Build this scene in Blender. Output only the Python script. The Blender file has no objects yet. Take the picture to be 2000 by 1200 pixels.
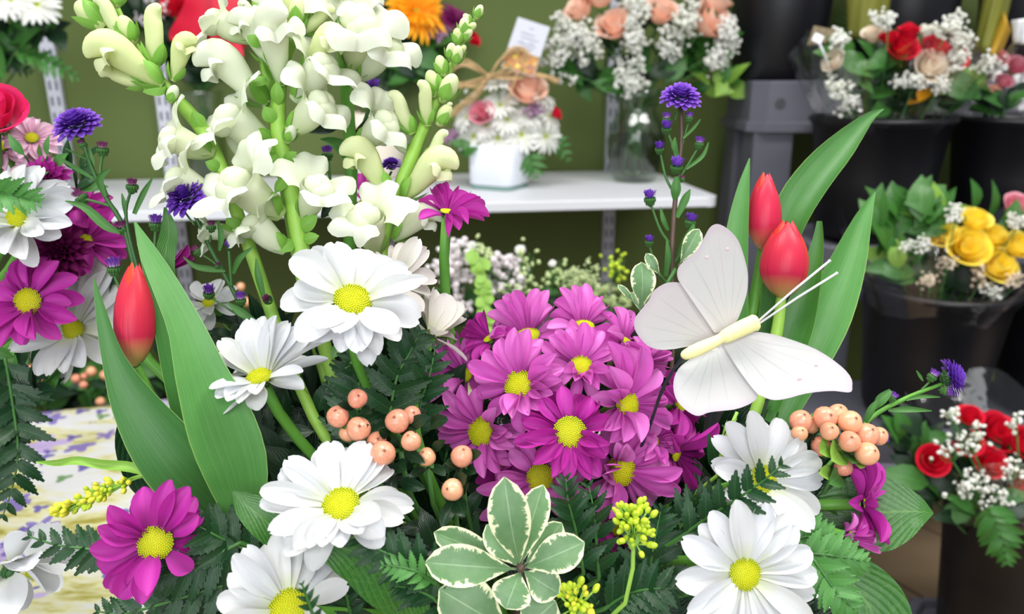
import bpy, bmesh, math, random
from mathutils import Vector, Matrix, noise
R = random.Random(7)
PI = math.pi
SC = bpy.context.scene
COL = SC.collection

# ---------------------------------------------------------------- camera
PITCH = math.radians(17.0)
CAMZ = 1.25
F = 1511.0
cam_d = bpy.data.cameras.new('camera')
cam_d.sensor_width = 36.0
cam_d.lens = 36.0 * F / 2000.0
cam_d.clip_start = 0.02
cam_d.dof.use_dof = True
cam_d.dof.focus_distance = 0.43
cam_d.dof.aperture_fstop = 8.0
cam = bpy.data.objects.new('camera', cam_d)
COL.objects.link(cam)
cam.location = (0, 0, CAMZ)
cam.rotation_euler = (PI / 2 - PITCH, 0, 0)
SC.camera = cam
# ---------------------------------------------------------------- colour management
SC.view_settings.view_transform = 'Standard'
SC.view_settings.look = 'None'
SC.view_settings.gamma = 1.0
SC.view_settings.use_curve_mapping = False
SC.view_settings.exposure = -0.06
# ---------------------------------------------------------------- light
wd = bpy.data.worlds.new('shop_daylight'); SC.world = wd
wd.use_nodes = True
wd.node_tree.nodes['Background'].inputs[0].default_value = (0.86, 0.92, 1.0, 1)
wd.node_tree.nodes['Background'].inputs[1].default_value = 0.36

def area(name, loc, rot, sx, sy, power, col=(1, 1, 1)):
    l = bpy.data.lights.new(name, 'AREA'); l.shape = 'RECTANGLE'
    l.size = sx; l.size_y = sy; l.energy = power; l.color = col
    o = bpy.data.objects.new(name, l); COL.objects.link(o)
    o.location = loc; o.rotation_euler = rot
    return o
area('ceiling_light', (-0.5, 0.5, 2.75), (0, 0, 0), 1.2, 0.6, 36, (1, 0.98, 0.95))
area('ceiling_light.001', (1.2, 0.5, 2.75), (0, 0, 0), 1.2, 0.6, 44, (1, 0.98, 0.95))
area('added_fill_light', (0.5, -1.6, 2.75), (0, 0, 0), 1.2, 0.6, 40, (1, 0.98, 0.95))  # extra overhead lamp, added to brighten the right side
area('shop_window_light', (-0.6, -2.2, 1.9), (math.radians(78), 0, math.radians(-12)), 2.6, 1.8, 68, (0.93, 0.97, 1.0))

# ---------------------------------------------------------------- frames
CR = Vector((1, 0, 0))
CU = Vector((0, math.sin(PITCH), math.cos(PITCH)))
CB = Vector((0, -math.cos(PITCH), math.sin(PITCH)))      # towards the camera
C0 = Vector((0, 0, CAMZ))
def P(px, py, d):
    return C0 + CR * ((px - 1000) / F * d) + CU * (-(py - 600) / F * d) - CB * d
def D(x, y, z):
    """a direction: right, up, towards the viewer's side"""
    return (CR * x + CU * y + CB * z).normalized()
def PZ(px, py, z):
    r = P(px, py, 1) - C0
    return C0 + r * ((z - CAMZ) / r.z)
def PY(px, py, y):
    r = P(px, py, 1) - C0
    return C0 + r * (y / r.y)

# ---------------------------------------------------------------- materials
def lin(h):
    h = h.lstrip('#')
    o = []
    for i in (0, 2, 4):
        v = int(h[i:i + 2], 16) / 255
        o.append(v / 12.92 if v <= .04045 else ((v + .055) / 1.055) ** 2.4)
    return (*o, 1)
class NT:
    def __init__(s, name):
        s.m = bpy.data.materials.new(name); s.m.use_nodes = True
        s.t = s.m.node_tree; s.n = s.t.nodes; s.n.clear()
        s.out = s.n.new('ShaderNodeOutputMaterial')
    def add(s, typ, **kw):
        n = s.n.new(typ)
        for k, v in kw.items():
            if k.startswith('i_'):
                key = k[2:]
                key = int(key) if key.isdigit() else key.replace('_', ' ')
                s.put(n.inputs[key], v)
            else: setattr(n, k, v)
        return n
    def put(s, sock, v):
        if isinstance(v, bpy.types.NodeSocket): s.t.links.new(v, sock)
        elif isinstance(v, bpy.types.Node): s.t.links.new(v.outputs[0], sock)
        else: sock.default_value = v
    def mix(s, f, a, b, mode='MIX'):
        n = s.n.new('ShaderNodeMix'); n.data_type = 'RGBA'; n.blend_type = mode
        s.put(n.inputs[0], f); s.put(n.inputs[6], a); s.put(n.inputs[7], b)
        return n.outputs[2]
    def math(s, op, a, b=0.0, c=0.0, clamp=False):
        n = s.n.new('ShaderNodeMath'); n.operation = op; n.use_clamp = clamp
        s.put(n.inputs[0], a); s.put(n.inputs[1], b); s.put(n.inputs[2], c)
        return n.outputs[0]
    def ramp(s, f, stops):
        n = s.n.new('ShaderNodeValToRGB'); s.put(n.inputs[0], f)
        e = n.color_ramp.elements
        while len(e) < len(stops): e.new(0.5)
        for i, (p, c) in enumerate(stops):
            e[i].position = p; e[i].color = c
        return n.outputs[0]
    def noise(s, vec, scale, detail=2, rough=.5, dist=0):
        n = s.add('ShaderNodeTexNoise', i_Scale=scale, i_Detail=detail, i_Roughness=rough, i_Distortion=dist)
        if vec is not None: s.put(n.inputs['Vector'], vec)
        return n.outputs['Fac']
    def uv(s): return s.add('ShaderNodeTexCoord').outputs['UV']
    def obj(s): return s.add('ShaderNodeTexCoord').outputs['Object']
    def gen(s): return s.add('ShaderNodeTexCoord').outputs['Generated']
    def rnd(s): return s.add('ShaderNodeObjectInfo').outputs['Random']
    def sep(s, v):
        n = s.add('ShaderNodeSeparateXYZ'); s.put(n.inputs[0], v); return n.outputs
    def scaled(s, v, sc):
        n = s.add('ShaderNodeMapping'); s.put(n.inputs[0], v); n.inputs['Scale'].default_value = sc; return n.outputs[0]
    def bump(s, h, strength=.3, dist=.001):
        n = s.add('ShaderNodeBump', i_Strength=strength, i_Distance=dist); s.put(n.inputs['Height'], h); return n.outputs[0]
    def finish(s, col, rough=.5, trans=0.0, bump=None, spec=.5, tcol=None, metal=0.0, coat=0.0):
        p = s.add('ShaderNodeBsdfPrincipled'); s.put(p.inputs['Base Color'], col)
        s.put(p.inputs['Roughness'], rough); p.inputs['Specular IOR Level'].default_value = spec
        p.inputs['Metallic'].default_value = metal; p.inputs['Coat Weight'].default_value = coat
        if bump is not None: s.put(p.inputs['Normal'], bump)
        if trans > 0:
            t = s.add('ShaderNodeBsdfTranslucent'); s.put(t.inputs[0], tcol if tcol is not None else col)
            m = s.add('ShaderNodeMixShader'); s.put(m.inputs[0], trans)
            s.t.links.new(p.outputs[0], m.inputs[1]); s.t.links.new(t.outputs[0], m.inputs[2])
            s.t.links.new(m.outputs[0], s.out.inputs[0])
        else: s.t.links.new(p.outputs[0], s.out.inputs[0])
        return s.m
M = {}
def plain(key, h, rough=.5, **kw):
    n = NT(key); M[key] = n.finish(lin(h), rough, **kw); return M[key]
def petal_mat(key, base, mid, tip, alt, trans=.3, veins=.5, rough=.55, bs=.35):
    """colour runs base > mid > tip along the petal, with fine lengthwise veins"""
    n = NT(key); u = n.uv(); s = n.sep(u)
    c = n.ramp(s[0], [(0.0, lin(base)), (.3, lin(mid)), (1.0, lin(tip))])
    c = n.mix(n.math('MULTIPLY', n.rnd(), .8), c, lin(alt))
    v = n.noise(n.scaled(u, (1.2, 16, 1)), 1.0, 3, .6)
    vs = n.math('MULTIPLY', n.math('SUBTRACT', v, .5), veins)
    c2 = n.mix(n.math('ADD', vs, .12, clamp=True), c, n.mix(.5, c, lin(base), 'MULTIPLY'))
    M[key] = n.finish(c2, rough, trans, n.bump(v, bs, .0006), .3)
petal_mat('petal_white', '#cdd3a4', '#dcdddc', '#e2e2e3', '#dadce5', .26, .6)
petal_mat('petal_cream_back', '#cccfa8', '#dedcd2', '#e2dedb', '#d8d0ce', .3, .25)
petal_mat('petal_pink_purple', '#a83898', '#e07cce', '#ee96de', '#d054bc', .28, .3)
petal_mat('petal_magenta', '#7a1268', '#b8289e', '#c23aa6', '#c840b0', .25, .35)
petal_mat('petal_deep', '#4a0638', '#701050', '#7c155c', '#8a1a6a', .2, .5)
petal_mat('petal_pale_pink', '#c890b0', '#e8c4d8', '#eed2e2', '#e0b4cc', .3, .3)
petal_mat('petal_hot_pink', '#f2a6c4', '#ea4f86', '#dc1560', '#e63a78', .3, .3)
petal_mat('petal_violet', '#55289a', '#7a44c0', '#9a64da', '#6c36b2', .25, .15)
petal_mat('petal_violet_bud', '#e0cce4', '#9a60c0', '#6430a8', '#6c38a8', .15, .3)
petal_mat('petal_bud_dark', '#d0b0b8', '#94507c', '#6a2a5c', '#7a3468', .15, .4)
petal_mat('petal_snap', '#b4ce68', '#e4eac6', '#f2f4ec', '#eaeedc', .30, .3, bs=.2)
petal_mat('petal_snap_yellow', '#a8c85c', '#dfe6b4', '#edf0cc', '#dce6a2', .28, .3, bs=.2)
petal_mat('tulip_red', '#c6c06a', '#cc2a4c', '#dc3a44', '#d22a52', .2, .3, .38)
petal_mat('tulip_orange', '#d8a040', '#d8323c', '#f05030', '#e23c34', .2, .3, .38)
petal_mat('rose_peach', '#f6bfa0', '#fcd4bc', '#fee6d8', '#facab0', .3, .1)
petal_mat('rose_red', '#a00820', '#d81434', '#e61c3c', '#d01030', .15, .2)
petal_mat('rose_cream', '#f0d8b8', '#f6ead8', '#f8f0e2', '#f2e2cc', .3, .1)
petal_mat('rose_yellow', '#ffcc10', '#ffe838', '#fff47c', '#ffe020', .3, .1)
petal_mat('rose_pink', '#d86080', '#e890a4', '#f2b4c0', '#e87c96', .3, .1)
petal_mat('gerbera_orange', '#f08010', '#ffa818', '#ffc420', '#ffb41c', .25, .3)
petal_mat('carnation_lilac', '#b888b8', '#d0a4cc', '#dcb8d8', '#c898c4', .25, .3)
petal_mat('small_white', '#dfe6c8', '#f4f4ee', '#f8f8f8', '#f0f0ec', .3, .05)
petal_mat('small_blush', '#f0e6ea', '#faf4f6', '#fdf8fa', '#f6eef2', .3, .05)
petal_mat('small_lime', '#cfe0a0', '#dfeab8', '#e6efc8', '#d4e4a4', .3, .05)

def leaf_mat(key, c1, c2, alt, rough=.42, vein=.3, trans=.18, midrib='#9ab86a', streak=False, coat=0.0):
    n = NT(key); u = n.uv(); s = n.sep(u)
    a = n.noise(n.obj(), 60, 3, .6)
    c = n.mix(a, lin(c1), lin(c2))
    c = n.mix(n.math('MULTIPLY', n.rnd(), .7), c, lin(alt))
    vv = n.math('ABSOLUTE', n.math('SUBTRACT', s[1], .5))
    if streak:
        v = n.noise(n.scaled(u, (2.0, 42, 1)), 1.0, 3, .6)
        c = n.mix(n.math('MULTIPLY', n.math('SUBTRACT', v, .4, clamp=True), .9), c, lin(midrib))
        h = v
        e = n.math('GREATER_THAN', vv, .487)
        c = n.mix(n.math('MULTIPLY', e, .6), c, lin('#a8c86e'))
    else:
        w = n.add('ShaderNodeTexWave', wave_type='BANDS', i_Scale=1.0, i_Distortion=1.2, i_Detail=1.0)
        comb = n.add('ShaderNodeCombineXYZ')
        n.put(comb.inputs[0], n.math('ADD', n.math('MULTIPLY', s[0], 2.6), n.math('MULTIPLY', vv, -3.0)))
        n.put(w.inputs['Vector'], comb.outputs[0])
        h = w.outputs['Fac']
        line = n.math('POWER', h, 14.0)
        rib = n.math('LESS_THAN', vv, .018)
        f = n.math('MULTIPLY', n.math('MAXIMUM', line, n.math('MULTIPLY', rib, 1.6)), vein, clamp=True)
        c = n.mix(f, c, lin(midrib))
    if key == 'leaf_salal':
        vo = n.add('ShaderNodeTexVoronoi', feature='DISTANCE_TO_EDGE', i_Scale=1.0); n.put(vo.inputs['Vector'], n.scaled(u, (15, 9, 1)))
        net = n.math('LESS_THAN', vo.outputs['Distance'], .045)
        c = n.mix(n.math('MULTIPLY', net, .10), c, lin(midrib))
    M[key] = n.finish(c, rough, trans, n.bump(h, .25, .0006), .45, coat=coat)
leaf_mat('leaf_tulip', '#2c6420', '#448034', '#387434', .4, midrib='#6c9c50', streak=True)
leaf_mat('leaf_tulip_light', '#3f7c34', '#5c9a4a', '#549248', .4, midrib='#82b46c', streak=True)
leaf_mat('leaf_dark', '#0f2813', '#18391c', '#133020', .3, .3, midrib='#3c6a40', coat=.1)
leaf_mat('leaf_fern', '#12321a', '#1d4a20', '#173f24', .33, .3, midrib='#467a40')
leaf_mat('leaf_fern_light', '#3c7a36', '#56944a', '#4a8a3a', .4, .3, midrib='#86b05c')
leaf_mat('leaf_salal', '#2c6022', '#3f7a2c', '#346c28', .38, .16, midrib='#8cb85c', coat=.1)
leaf_mat('leaf_mid', '#356b2c', '#4a8438', '#3c7630', .45, .3, midrib='#86ae58')
leaf_mat('leaf_light', '#7cae3c', '#98c24e', '#88b848', .45, .3, midrib='#bcd880')
leaf_mat('leaf_sepal', '#6ea83c', '#8cc050', '#7cb444', .5, .25, midrib='#b0d478')
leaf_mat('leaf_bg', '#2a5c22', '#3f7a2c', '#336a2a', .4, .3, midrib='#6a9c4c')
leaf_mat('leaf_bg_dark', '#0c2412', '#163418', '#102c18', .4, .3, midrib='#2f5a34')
leaf_mat('leaf_bg_light', '#6e9a34', '#8cb444', '#7aa63c', .45, .3, midrib='#a8c470')
# stems
def stem_mat(key, a, b):
    n = NT(key); c = n.mix(n.noise(n.obj(), 90, 3), lin(a), lin(b)); M[key] = n.finish(c, .45, 0, n.bump(n.noise(n.scaled(n.obj(), (1, 1, .2)), 700, 2), .2, .0004), .4)
stem_mat('stem', '#2c5a24', '#447634')
stem_mat('stem_snap', '#7cb03c', '#a4cc5c')
stem_mat('stem_dark', '#244a22', '#3a6a30')
stem_mat('stem_green', '#4c8a2e', '#68a43e')
stem_mat('stem_brown', '#4a3a34', '#5e4a3e')
# variegated leaf: grey green heart, ragged cream margin
n = NT('leaf_variegated'); u = n.uv(); s = n.sep(u)
vv = n.math('MULTIPLY', n.math('ABSOLUTE', n.math('SUBTRACT', s[1], .5)), 2.0)
rag = n.noise(n.scaled(u, (26, 3, 1)), 1.0, 3, .7)
rag2 = n.noise(n.scaled(u, (6, 4, 1)), 1.0, 1)
edge = n.math('ADD', n.math('ADD', vv, n.math('MULTIPLY', n.math('SUBTRACT', rag, .5), .75)), n.math('MULTIPLY', n.math('SUBTRACT', rag2, .5), .9))
tipu = n.math('MULTIPLY', n.math('SUBTRACT', s[0], .82, clamp=True), 1.4)
e = n.math('ADD', edge, tipu)
mask = n.math('MULTIPLY', n.math('SUBTRACT', e, .76), 12.0, clamp=True)
g = n.mix(n.noise(n.scaled(u, (5, 3, 1)), 1.0, 4, .7), lin('#47743e'), lin('#7a9c70'))
g = n.mix(n.math('MULTIPLY', n.math('LESS_THAN', vv, .03), .5), g, lin('#a4c094'))
c = n.mix(mask, g, lin('#e9ebbf'))
M['leaf_variegated'] = n.finish(c, .35, .15, n.bump(n.noise(n.obj(), 300, 3), .12, .0005), .45)
# flower disc
n = NT('disc_yellow'); g = n.sep(n.uv())[0]
c = n.mix(n.noise(n.obj(), 8, 3), lin('#b2bc14'), lin('#d8d21c'))
c = n.mix(g, lin('#869c14'), c)
M['disc_yellow'] = n.finish(c, .55, 0, None, .3)
n = NT('disc_olive'); c = n.mix(n.noise(n.obj(), 8, 3), lin('#b0b012'), lin('#d8d020')); c = n.mix(n.sep(n.uv())[0], lin('#7c8410'), c)
M['disc_olive'] = n.finish(c, .55, 0, None, .3)
# hypericum berry
n = NT('berry'); s = n.sep(n.uv())
c = n.mix(n.rnd(), lin('#f0ac7c'), lin('#d86a60')); c = n.mix(n.noise(n.obj(), 5, 2), c, lin('#f2b690'))
c = n.mix(n.math('MULTIPLY', n.math('SUBTRACT', s[0], .93, clamp=True), 18, clamp=True), c, lin('#7c3a22'))
M['berry'] = n.finish(c, .3, .08, None, .5, coat=.2)
plain('bud_lime', '#b4cc2c', .5); plain('bud_yellow', '#d4d238', .5)
plain('bud_pale', '#dce8b4', .5)
# butterfly
n = NT('butterfly_wing'); u = n.uv(); s = n.sep(u)
c = n.mix(n.noise(n.obj(), 22, 3), lin('#eadce0'), lin('#dbe7e1')); 
comb = n.add('ShaderNodeCombineXYZ'); n.put(comb.inputs[0], n.math('MULTIPLY', s[1], 2.4)); n.put(comb.inputs[1], n.math('MULTIPLY', s[0], .35))
w = n.add('ShaderNodeTexWave', wave_type='BANDS', i_Scale=1.0, i_Distortion=5.0, i_Detail=3.0); n.put(w.inputs['Vector'], comb.outputs[0])
line = n.math('MULTIPLY', n.math('POWER', w.outputs['Fac'], 60.0), n.math('MULTIPLY', n.math('SUBTRACT', 1.0, s[0], clamp=True), .5))
c = n.mix(line, c, lin('#8a9496'))
c = n.mix(n.math('MULTIPLY', n.math('SUBTRACT', s[0], .9, clamp=True), 5.0, clamp=True), c, lin('#d8c6d6'))
v = n.add('ShaderNodeTexVoronoi', i_Scale=46.0); n.put(v.inputs['Vector'], n.obj())
M['butterfly_wing'] = n.finish(c, .6, .4, None, .2)
plain('butterfly_spot', '#dcc0cc', .6)
n = NT('butterfly_body'); M['butterfly_body'] = n.finish(lin('#efe9a8'), .8, 0, n.bump(n.noise(n.obj(), 260, 3), .6, .001), .2)
plain('antenna_white', '#d8d8dc', .4); plain('pick_black', '#20242e', .4)
# room
n = NT('wall_olive'); c = n.mix(n.noise(n.obj(), 3, 3), lin('#505e2e'), lin('#5a6936')); M['wall_olive'] = n.finish(c, .7, 0, n.bump(n.noise(n.obj(), 350, 3), .15, .001), .3)
n = NT('shelf_white'); M['shelf_white'] = n.finish(lin('#d4d6dc'), .4, 0, None, .5)
plain('standard_grey', '#b9bac4', .4, metal=.2); plain('slot_dark', '#4c4e58', .6)
n = NT('stand_grey'); M['stand_grey'] = n.finish(n.mix(n.noise(n.obj(), 6, 3), lin('#50505a'), lin('#60606b')), .55, 0, n.bump(n.noise(n.obj(), 900, 2), .3, .0006), .4)
plain('stand_hole', '#3c3c42', .6)
n = NT('bucket_black'); M['bucket_black'] = n.finish(n.mix(n.noise(n.scaled(n.obj(), (1, 1, .1)), 30, 2), lin('#0b0b0f'), lin('#121218')), .42, 0, None, .4)
plain('water_dark', '#15181a', .1)
n = NT('floor_tile'); c = n.mix(n.noise(n.obj(), 9, 4, .6), lin('#ccac88'), lin('#e2c4a2')); c = n.mix(n.math('MULTIPLY', n.rnd(), .5), c, lin('#a88a70')); M['floor_tile'] = n.finish(c, .45, 0, n.bump(n.noise(n.obj(), 60, 3), .1, .002), .4)
plain('grout', '#3a302a', .9)
plain('baseboard_dark', '#16161a', .5)
# glass
n = NT('vase_water'); g = n.add('ShaderNodeBsdfTransparent'); g.inputs[0].default_value = (.78, .80, .66, 1)
n.t.links.new(g.outputs[0], n.out.inputs[0]); M['vase_water'] = n.m
def cello(key, a, tint=(.95, .95, .95, 1)):
    n = NT(key); t = n.add('ShaderNodeBsdfTransparent'); t.inputs[0].default_value = tint
    g = n.add('ShaderNodeBsdfGlossy', i_Roughness=.12); g.inputs[0].default_value = (1, 1, 1, 1)
    fr = n.add('ShaderNodeLayerWeight', i_Blend=.25)
    b = n.bump(n.noise(n.obj(), 30, 3), .5, .006); n.put(g.inputs['Normal'], b)
    mx = n.add('ShaderNodeMixShader'); n.put(mx.inputs[0], n.math('ADD', n.math('MULTIPLY', fr.outputs['Facing'], .25), a))
    n.t.links.new(t.outputs[0], mx.inputs[1]); n.t.links.new(g.outputs[0], mx.inputs[2]); n.t.links.new(mx.outputs[0], n.out.inputs[0])
    M[key] = n.m
cello('cellophane', .05); cello('glass', .04, (.86, .9, .87, 1))
plain('ceramic_white', '#e8ecf4', .15, coat=.3); plain('ceramic_cream', '#e6dccb', .3); plain('gold', '#c89c50', .3, metal=.7)
plain('glass_green', '#8fb8ac', .1)
n = NT('raffia'); M['raffia'] = n.finish(n.mix(n.noise(n.scaled(n.obj(), (1, 1, 1)), 300, 3), lin('#b08c5c'), lin('#d8ba8c')), .7, .1)
n = NT('ribbon_red'); M['ribbon_red'] = n.finish(n.mix(n.noise(n.obj(), 20, 2), lin('#c4082c'), lin('#e41440')), .45, .15, None, .4)
plain('card_white', '#b4b6c2', .5); plain('ink_grey', '#74768a', .7); plain('paper_olive', '#6a6c20', .6); plain('paper_mustard', '#a8841c', .6)
plain('tag_white', '#f2f4fa', .4); plain('paper_kraft', '#8a7c60', .7, trans=.3)
plain('foam_green', '#20382a', .9); plain('pot_green', '#16241a', .4)
n = NT('card_picture'); c = n.ramp(n.noise(n.obj(), 90, 3), [(.35, lin('#4a5a20')), (.45, lin('#c8801c')), (.55, lin('#7a3c50')), (.65, lin('#e0c83c'))]); M['card_picture'] = n.finish(c, .5)
# printed tablecloth
n = NT('tablecloth_print'); o = n.obj()
wob = n.add('ShaderNodeTexNoise', i_Scale=30.0, i_Detail=3.0); n.put(wob.inputs['Vector'], o)
ow = n.add('ShaderNodeVectorMath', operation='MULTIPLY_ADD'); n.put(ow.inputs[0], wob.outputs['Color']); ow.inputs[1].default_value = (.012, .012, 0); n.put(ow.inputs[2], o)
def blobs(scale, thr, keep, petals, seedoff):
    mp = n.add('ShaderNodeMapping'); n.put(mp.inputs[0], ow.outputs[0]); mp.inputs['Location'].default_value = (seedoff, seedoff * 1.7, 0); mp.inputs['Scale'].default_value = (scale, scale, 0)
    v = n.add('ShaderNodeTexVoronoi', i_Scale=1.0, i_Randomness=.95); n.put(v.inputs['Vector'], mp.outputs[0])
    df = n.add('ShaderNodeVectorMath', operation='SUBTRACT'); n.put(df.inputs[0], mp.outputs[0]); n.put(df.inputs[1], v.outputs['Position'])
    s = n.sep(df.outputs[0]); ang = n.math('ARCTAN2', s[1], s[0])
    r = n.math('ADD', n.math('MULTIPLY', n.math('SINE', n.math('MULTIPLY', ang, petals)), thr * .28), thr)
    inside = n.math('LESS_THAN', v.outputs['Distance'], r)
    k = n.math('LESS_THAN', n.sep(v.outputs['Color'])[0], keep)
    core = n.math('GREATER_THAN', v.outputs['Distance'], thr * .22)
    return n.math('MULTIPLY', inside, k), core
st = n.noise(n.scaled(ow.outputs[0], (9, 26, 1)), 1.0, 4, .62)
c = n.ramp(st, [(.44, lin('#c4c4c4')), (.53, lin('#c0bd90')), (.62, lin('#968e3c')), (.74, lin('#6e7430'))])
for (a, b, kk, pp, so, hx) in ((13, .36, .40, 4, 3.1, '#ab98c8'), (19, .32, .50, 5, 7.7, '#6a58a2'), (30, .26, .45, 3, 1.3, '#4c3c92'), (26, .22, .16, 3, 5.3, '#4c7a38')):
    m_, core = blobs(a, b, kk, pp, so)
    c = n.mix(n.math('MULTIPLY', m_, .88), c, n.mix(core, lin('#8c9a50'), lin(hx)))
M['tablecloth_print'] = n.finish(c, .75, 0, n.bump(n.noise(o, 18, 3), .5, .01), .2)

# ---------------------------------------------------------------- mesh building
class MB:
    def __init__(s): s.v = []; s.f = []; s.uv = []
    def grid(s, fn, nu, nv, close_v=False):
        """fn(u, v) with u, v in 0..1"""
        b = len(s.v); m = nv if close_v else nv + 1
        for i in range(nu + 1):
            for j in range(m):
                s.v.append(tuple(fn(i / nu, j / nv))); s.uv.append((i / nu, j / nv))
        for i in range(nu):
            for j in range(nv):
                j2 = (j + 1) % m
                s.f.append((b + i * m + j, b + (i + 1) * m + j, b + (i + 1) * m + j2, b + i * m + j2))
        return s
    def tube(s, pts, rad, seg=8, cap=True):
        pts = [Vector(p) for p in pts]; b = len(s.v); n = len(pts)
        if not isinstance(rad, (list, tuple)): rad = [rad] * n
        up = Vector((.13, .21, .97))
        prev = None
        for i, p in enumerate(pts):
            t = (pts[min(i + 1, n - 1)] - pts[max(i - 1, 0)])
            t = t.normalized() if t.length > 1e-9 else Vector((0, 0, 1))
            if prev is None:
                a = t.cross(up)
                if a.length < .05: a = t.cross(Vector((1, 0, 0)))
                a.normalize()
            else:
                a = (prev - t * prev.dot(t)); a.normalize()
            prev = a; c = t.cross(a)
            for j in range(seg):
                th = 2 * PI * j / seg
                q = p + (a * math.cos(th) + c * math.sin(th)) * rad[i]
                s.v.append(tuple(q)); s.uv.append((i / max(n - 1, 1), j / seg))
        for i in range(n - 1):
            for j in range(seg):
                k = (j + 1) % seg
                s.f.append((b + i * seg + j, b + i * seg + k, b + (i + 1) * seg + k, b + (i + 1) * seg + j))
        if cap:
            s.f.append(tuple(b + j for j in reversed(range(seg))))
            s.f.append(tuple(b + (n - 1) * seg + j for j in range(seg)))
        return s
    def box(s, c, sz, rot=None):
        b = len(s.v); c = Vector(c)
        for x in (-.5, .5):
            for y in (-.5, .5):
                for z in (-.5, .5):
                    q = Vector((x * sz[0], y * sz[1], z * sz[2]))
                    if rot is not None: q = rot @ q
                    s.v.append(tuple(c + q)); s.uv.append((x + .5, y + .5))
        for f in ((0, 1, 3, 2), (4, 6, 7, 5), (0, 4, 5, 1), (2, 3, 7, 6), (0, 2, 6, 4), (1, 5, 7, 3)):
            s.f.append(tuple(b + i for i in f))
        return s
    def lathe(s, prof, seg=24, c=(0, 0, 0)):
        """prof: (r, z) pairs"""
        n = len(prof); c = Vector(c)
        def fn(u, v):
            i = min(int(round(u * (n - 1))), n - 1); r, z = prof[i]
            th = -2 * PI * v
            return c + Vector((r * math.cos(th), r * math.sin(th), z))
        return s.grid(fn, n - 1, seg, True)
    ICO = None
    def ico(s, c, r, sub=1, sc=(1, 1, 1), rot=None):
        if MB.ICO is None: MB.ICO = {}
        if sub not in MB.ICO:
            bm = bmesh.new(); bmesh.ops.create_icosphere(bm, subdivisions=sub, radius=1)
            MB.ICO[sub] = ([v.co.copy() for v in bm.verts], [tuple(v.index for v in f.verts) for f in bm.faces]); bm.free()
        vs, fs = MB.ICO[sub]; b = len(s.v); c = Vector(c)
        for q in vs:
            w = Vector((q.x * sc[0], q.y * sc[1], q.z * sc[2])) * r
            if rot is not None: w = rot @ w
            s.v.append(tuple(c + w)); s.uv.append((.5 + q.z * .5, .5))
        for f in fs: s.f.append(tuple(b + i for i in f))
        return s
    def merge(s, me, mat4, su=None):
        """append another MB's geometry through a matrix"""
        b = len(s.v)
        for q in me.v: s.v.append(tuple(mat4 @ Vector(q)))
        s.uv += me.uv
        for f in me.f: s.f.append(tuple(b + i for i in f))
        return s
    def mesh(s, name, smooth=True, off=None):
        me = bpy.data.meshes.new(name)
        vs = s.v if off is None else [(a - off[0], b - off[1], c - off[2]) for a, b, c in s.v]
        me.from_pydata(vs, [], s.f)
        uvl = me.uv_layers.new(name='UVMap')
        li = [0] * len(me.loops); me.loops.foreach_get('vertex_index', li)
        flat = []
        for i in li: flat.extend(s.uv[i])
        uvl.data.foreach_set('uv', flat)
        if smooth: me.polygons.foreach_set('use_smooth', [True] * len(me.polygons))
        me.update()
        return me
def link(name, me, mat=None, parent=None):
    o = bpy.data.objects.new(name, me)
    if mat is not None and me is not None and len(me.materials) == 0: me.materials.append(M[mat])
    COL.objects.link(o)
    if parent is not None: o.parent = parent
    return o
def thing(name, label, cat, loc, group=None):
    o = bpy.data.objects.new(name, None); o.empty_display_size = .01; COL.objects.link(o)
    o.location = loc; o['label'] = label; o['category'] = cat
    if group: o['group'] = group
    return o
def off_of(o):
    """world offset of an object chain (translations only)"""
    v = Vector((0, 0, 0))
    while o is not None: v += o.location; o = o.parent
    return v
def part(name, mb, mat, parent, smooth=True, stuff=False, label=None):
    """mb holds world coordinates; parent chain is translation only"""
    me = mb.mesh(name, smooth, off_of(parent)); o = link(name, me, mat, parent)
    if stuff: o['kind'] = 'stuff'
    if label: o['label'] = label
    return o
def solo(name, mb, mat, label, cat, group=None, smooth=True, base=None, kind=None):
    c = Vector(base) if base is not None else Vector(mb.v[0])
    me = mb.mesh(name, smooth, c); o = link(name, me, mat); o.location = c
    if label: o['label'] = label
    if cat: o['category'] = cat
    if group: o['group'] = group
    if kind: o['kind'] = kind
    return o
MC = {}
def shared(key, mat):
    """a mesh datablock for proto `key` with material `mat`"""
    k = (key, mat)
    if k not in MC:
        me = PROTO[key].mesh(key.split(':')[0]); me.materials.append(M[mat]); MC[k] = me
    return MC[k]
def wm(o):
    m = o.matrix_basis.copy(); q = o.parent
    while q is not None: m = q.matrix_basis @ m; q = q.parent
    return m
def inst(name, key, mat, parent, mw):
    """mw: world matrix; parent chain translations only (or already transformed: then pass local=True)"""
    o = bpy.data.objects.new(name, shared(key, mat)); COL.objects.link(o)
    o.parent = parent
    o.matrix_basis = wm(parent).inverted() @ mw
    return o
def frame(pos, x, z, sc=(1, 1, 1)):
    x = Vector(x).normalized(); z = Vector(z); z = z - x * z.dot(x)
    if z.length < 1e-4: z = x.orthogonal()
    z.normalize(); y = z.cross(x)
    m = Matrix((x, y, z)).transposed().to_4x4()
    m.translation = pos
    return m @ Matrix.Diagonal((sc[0], sc[1], sc[2], 1))
def frameZ(pos, z, sc=(1, 1, 1), spin=0.0):
    z = Vector(z).normalized(); x = z.orthogonal().normalized(); x = Matrix.Rotation(spin, 3, z) @ x
    return frame(pos, x, z, sc)
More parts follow.
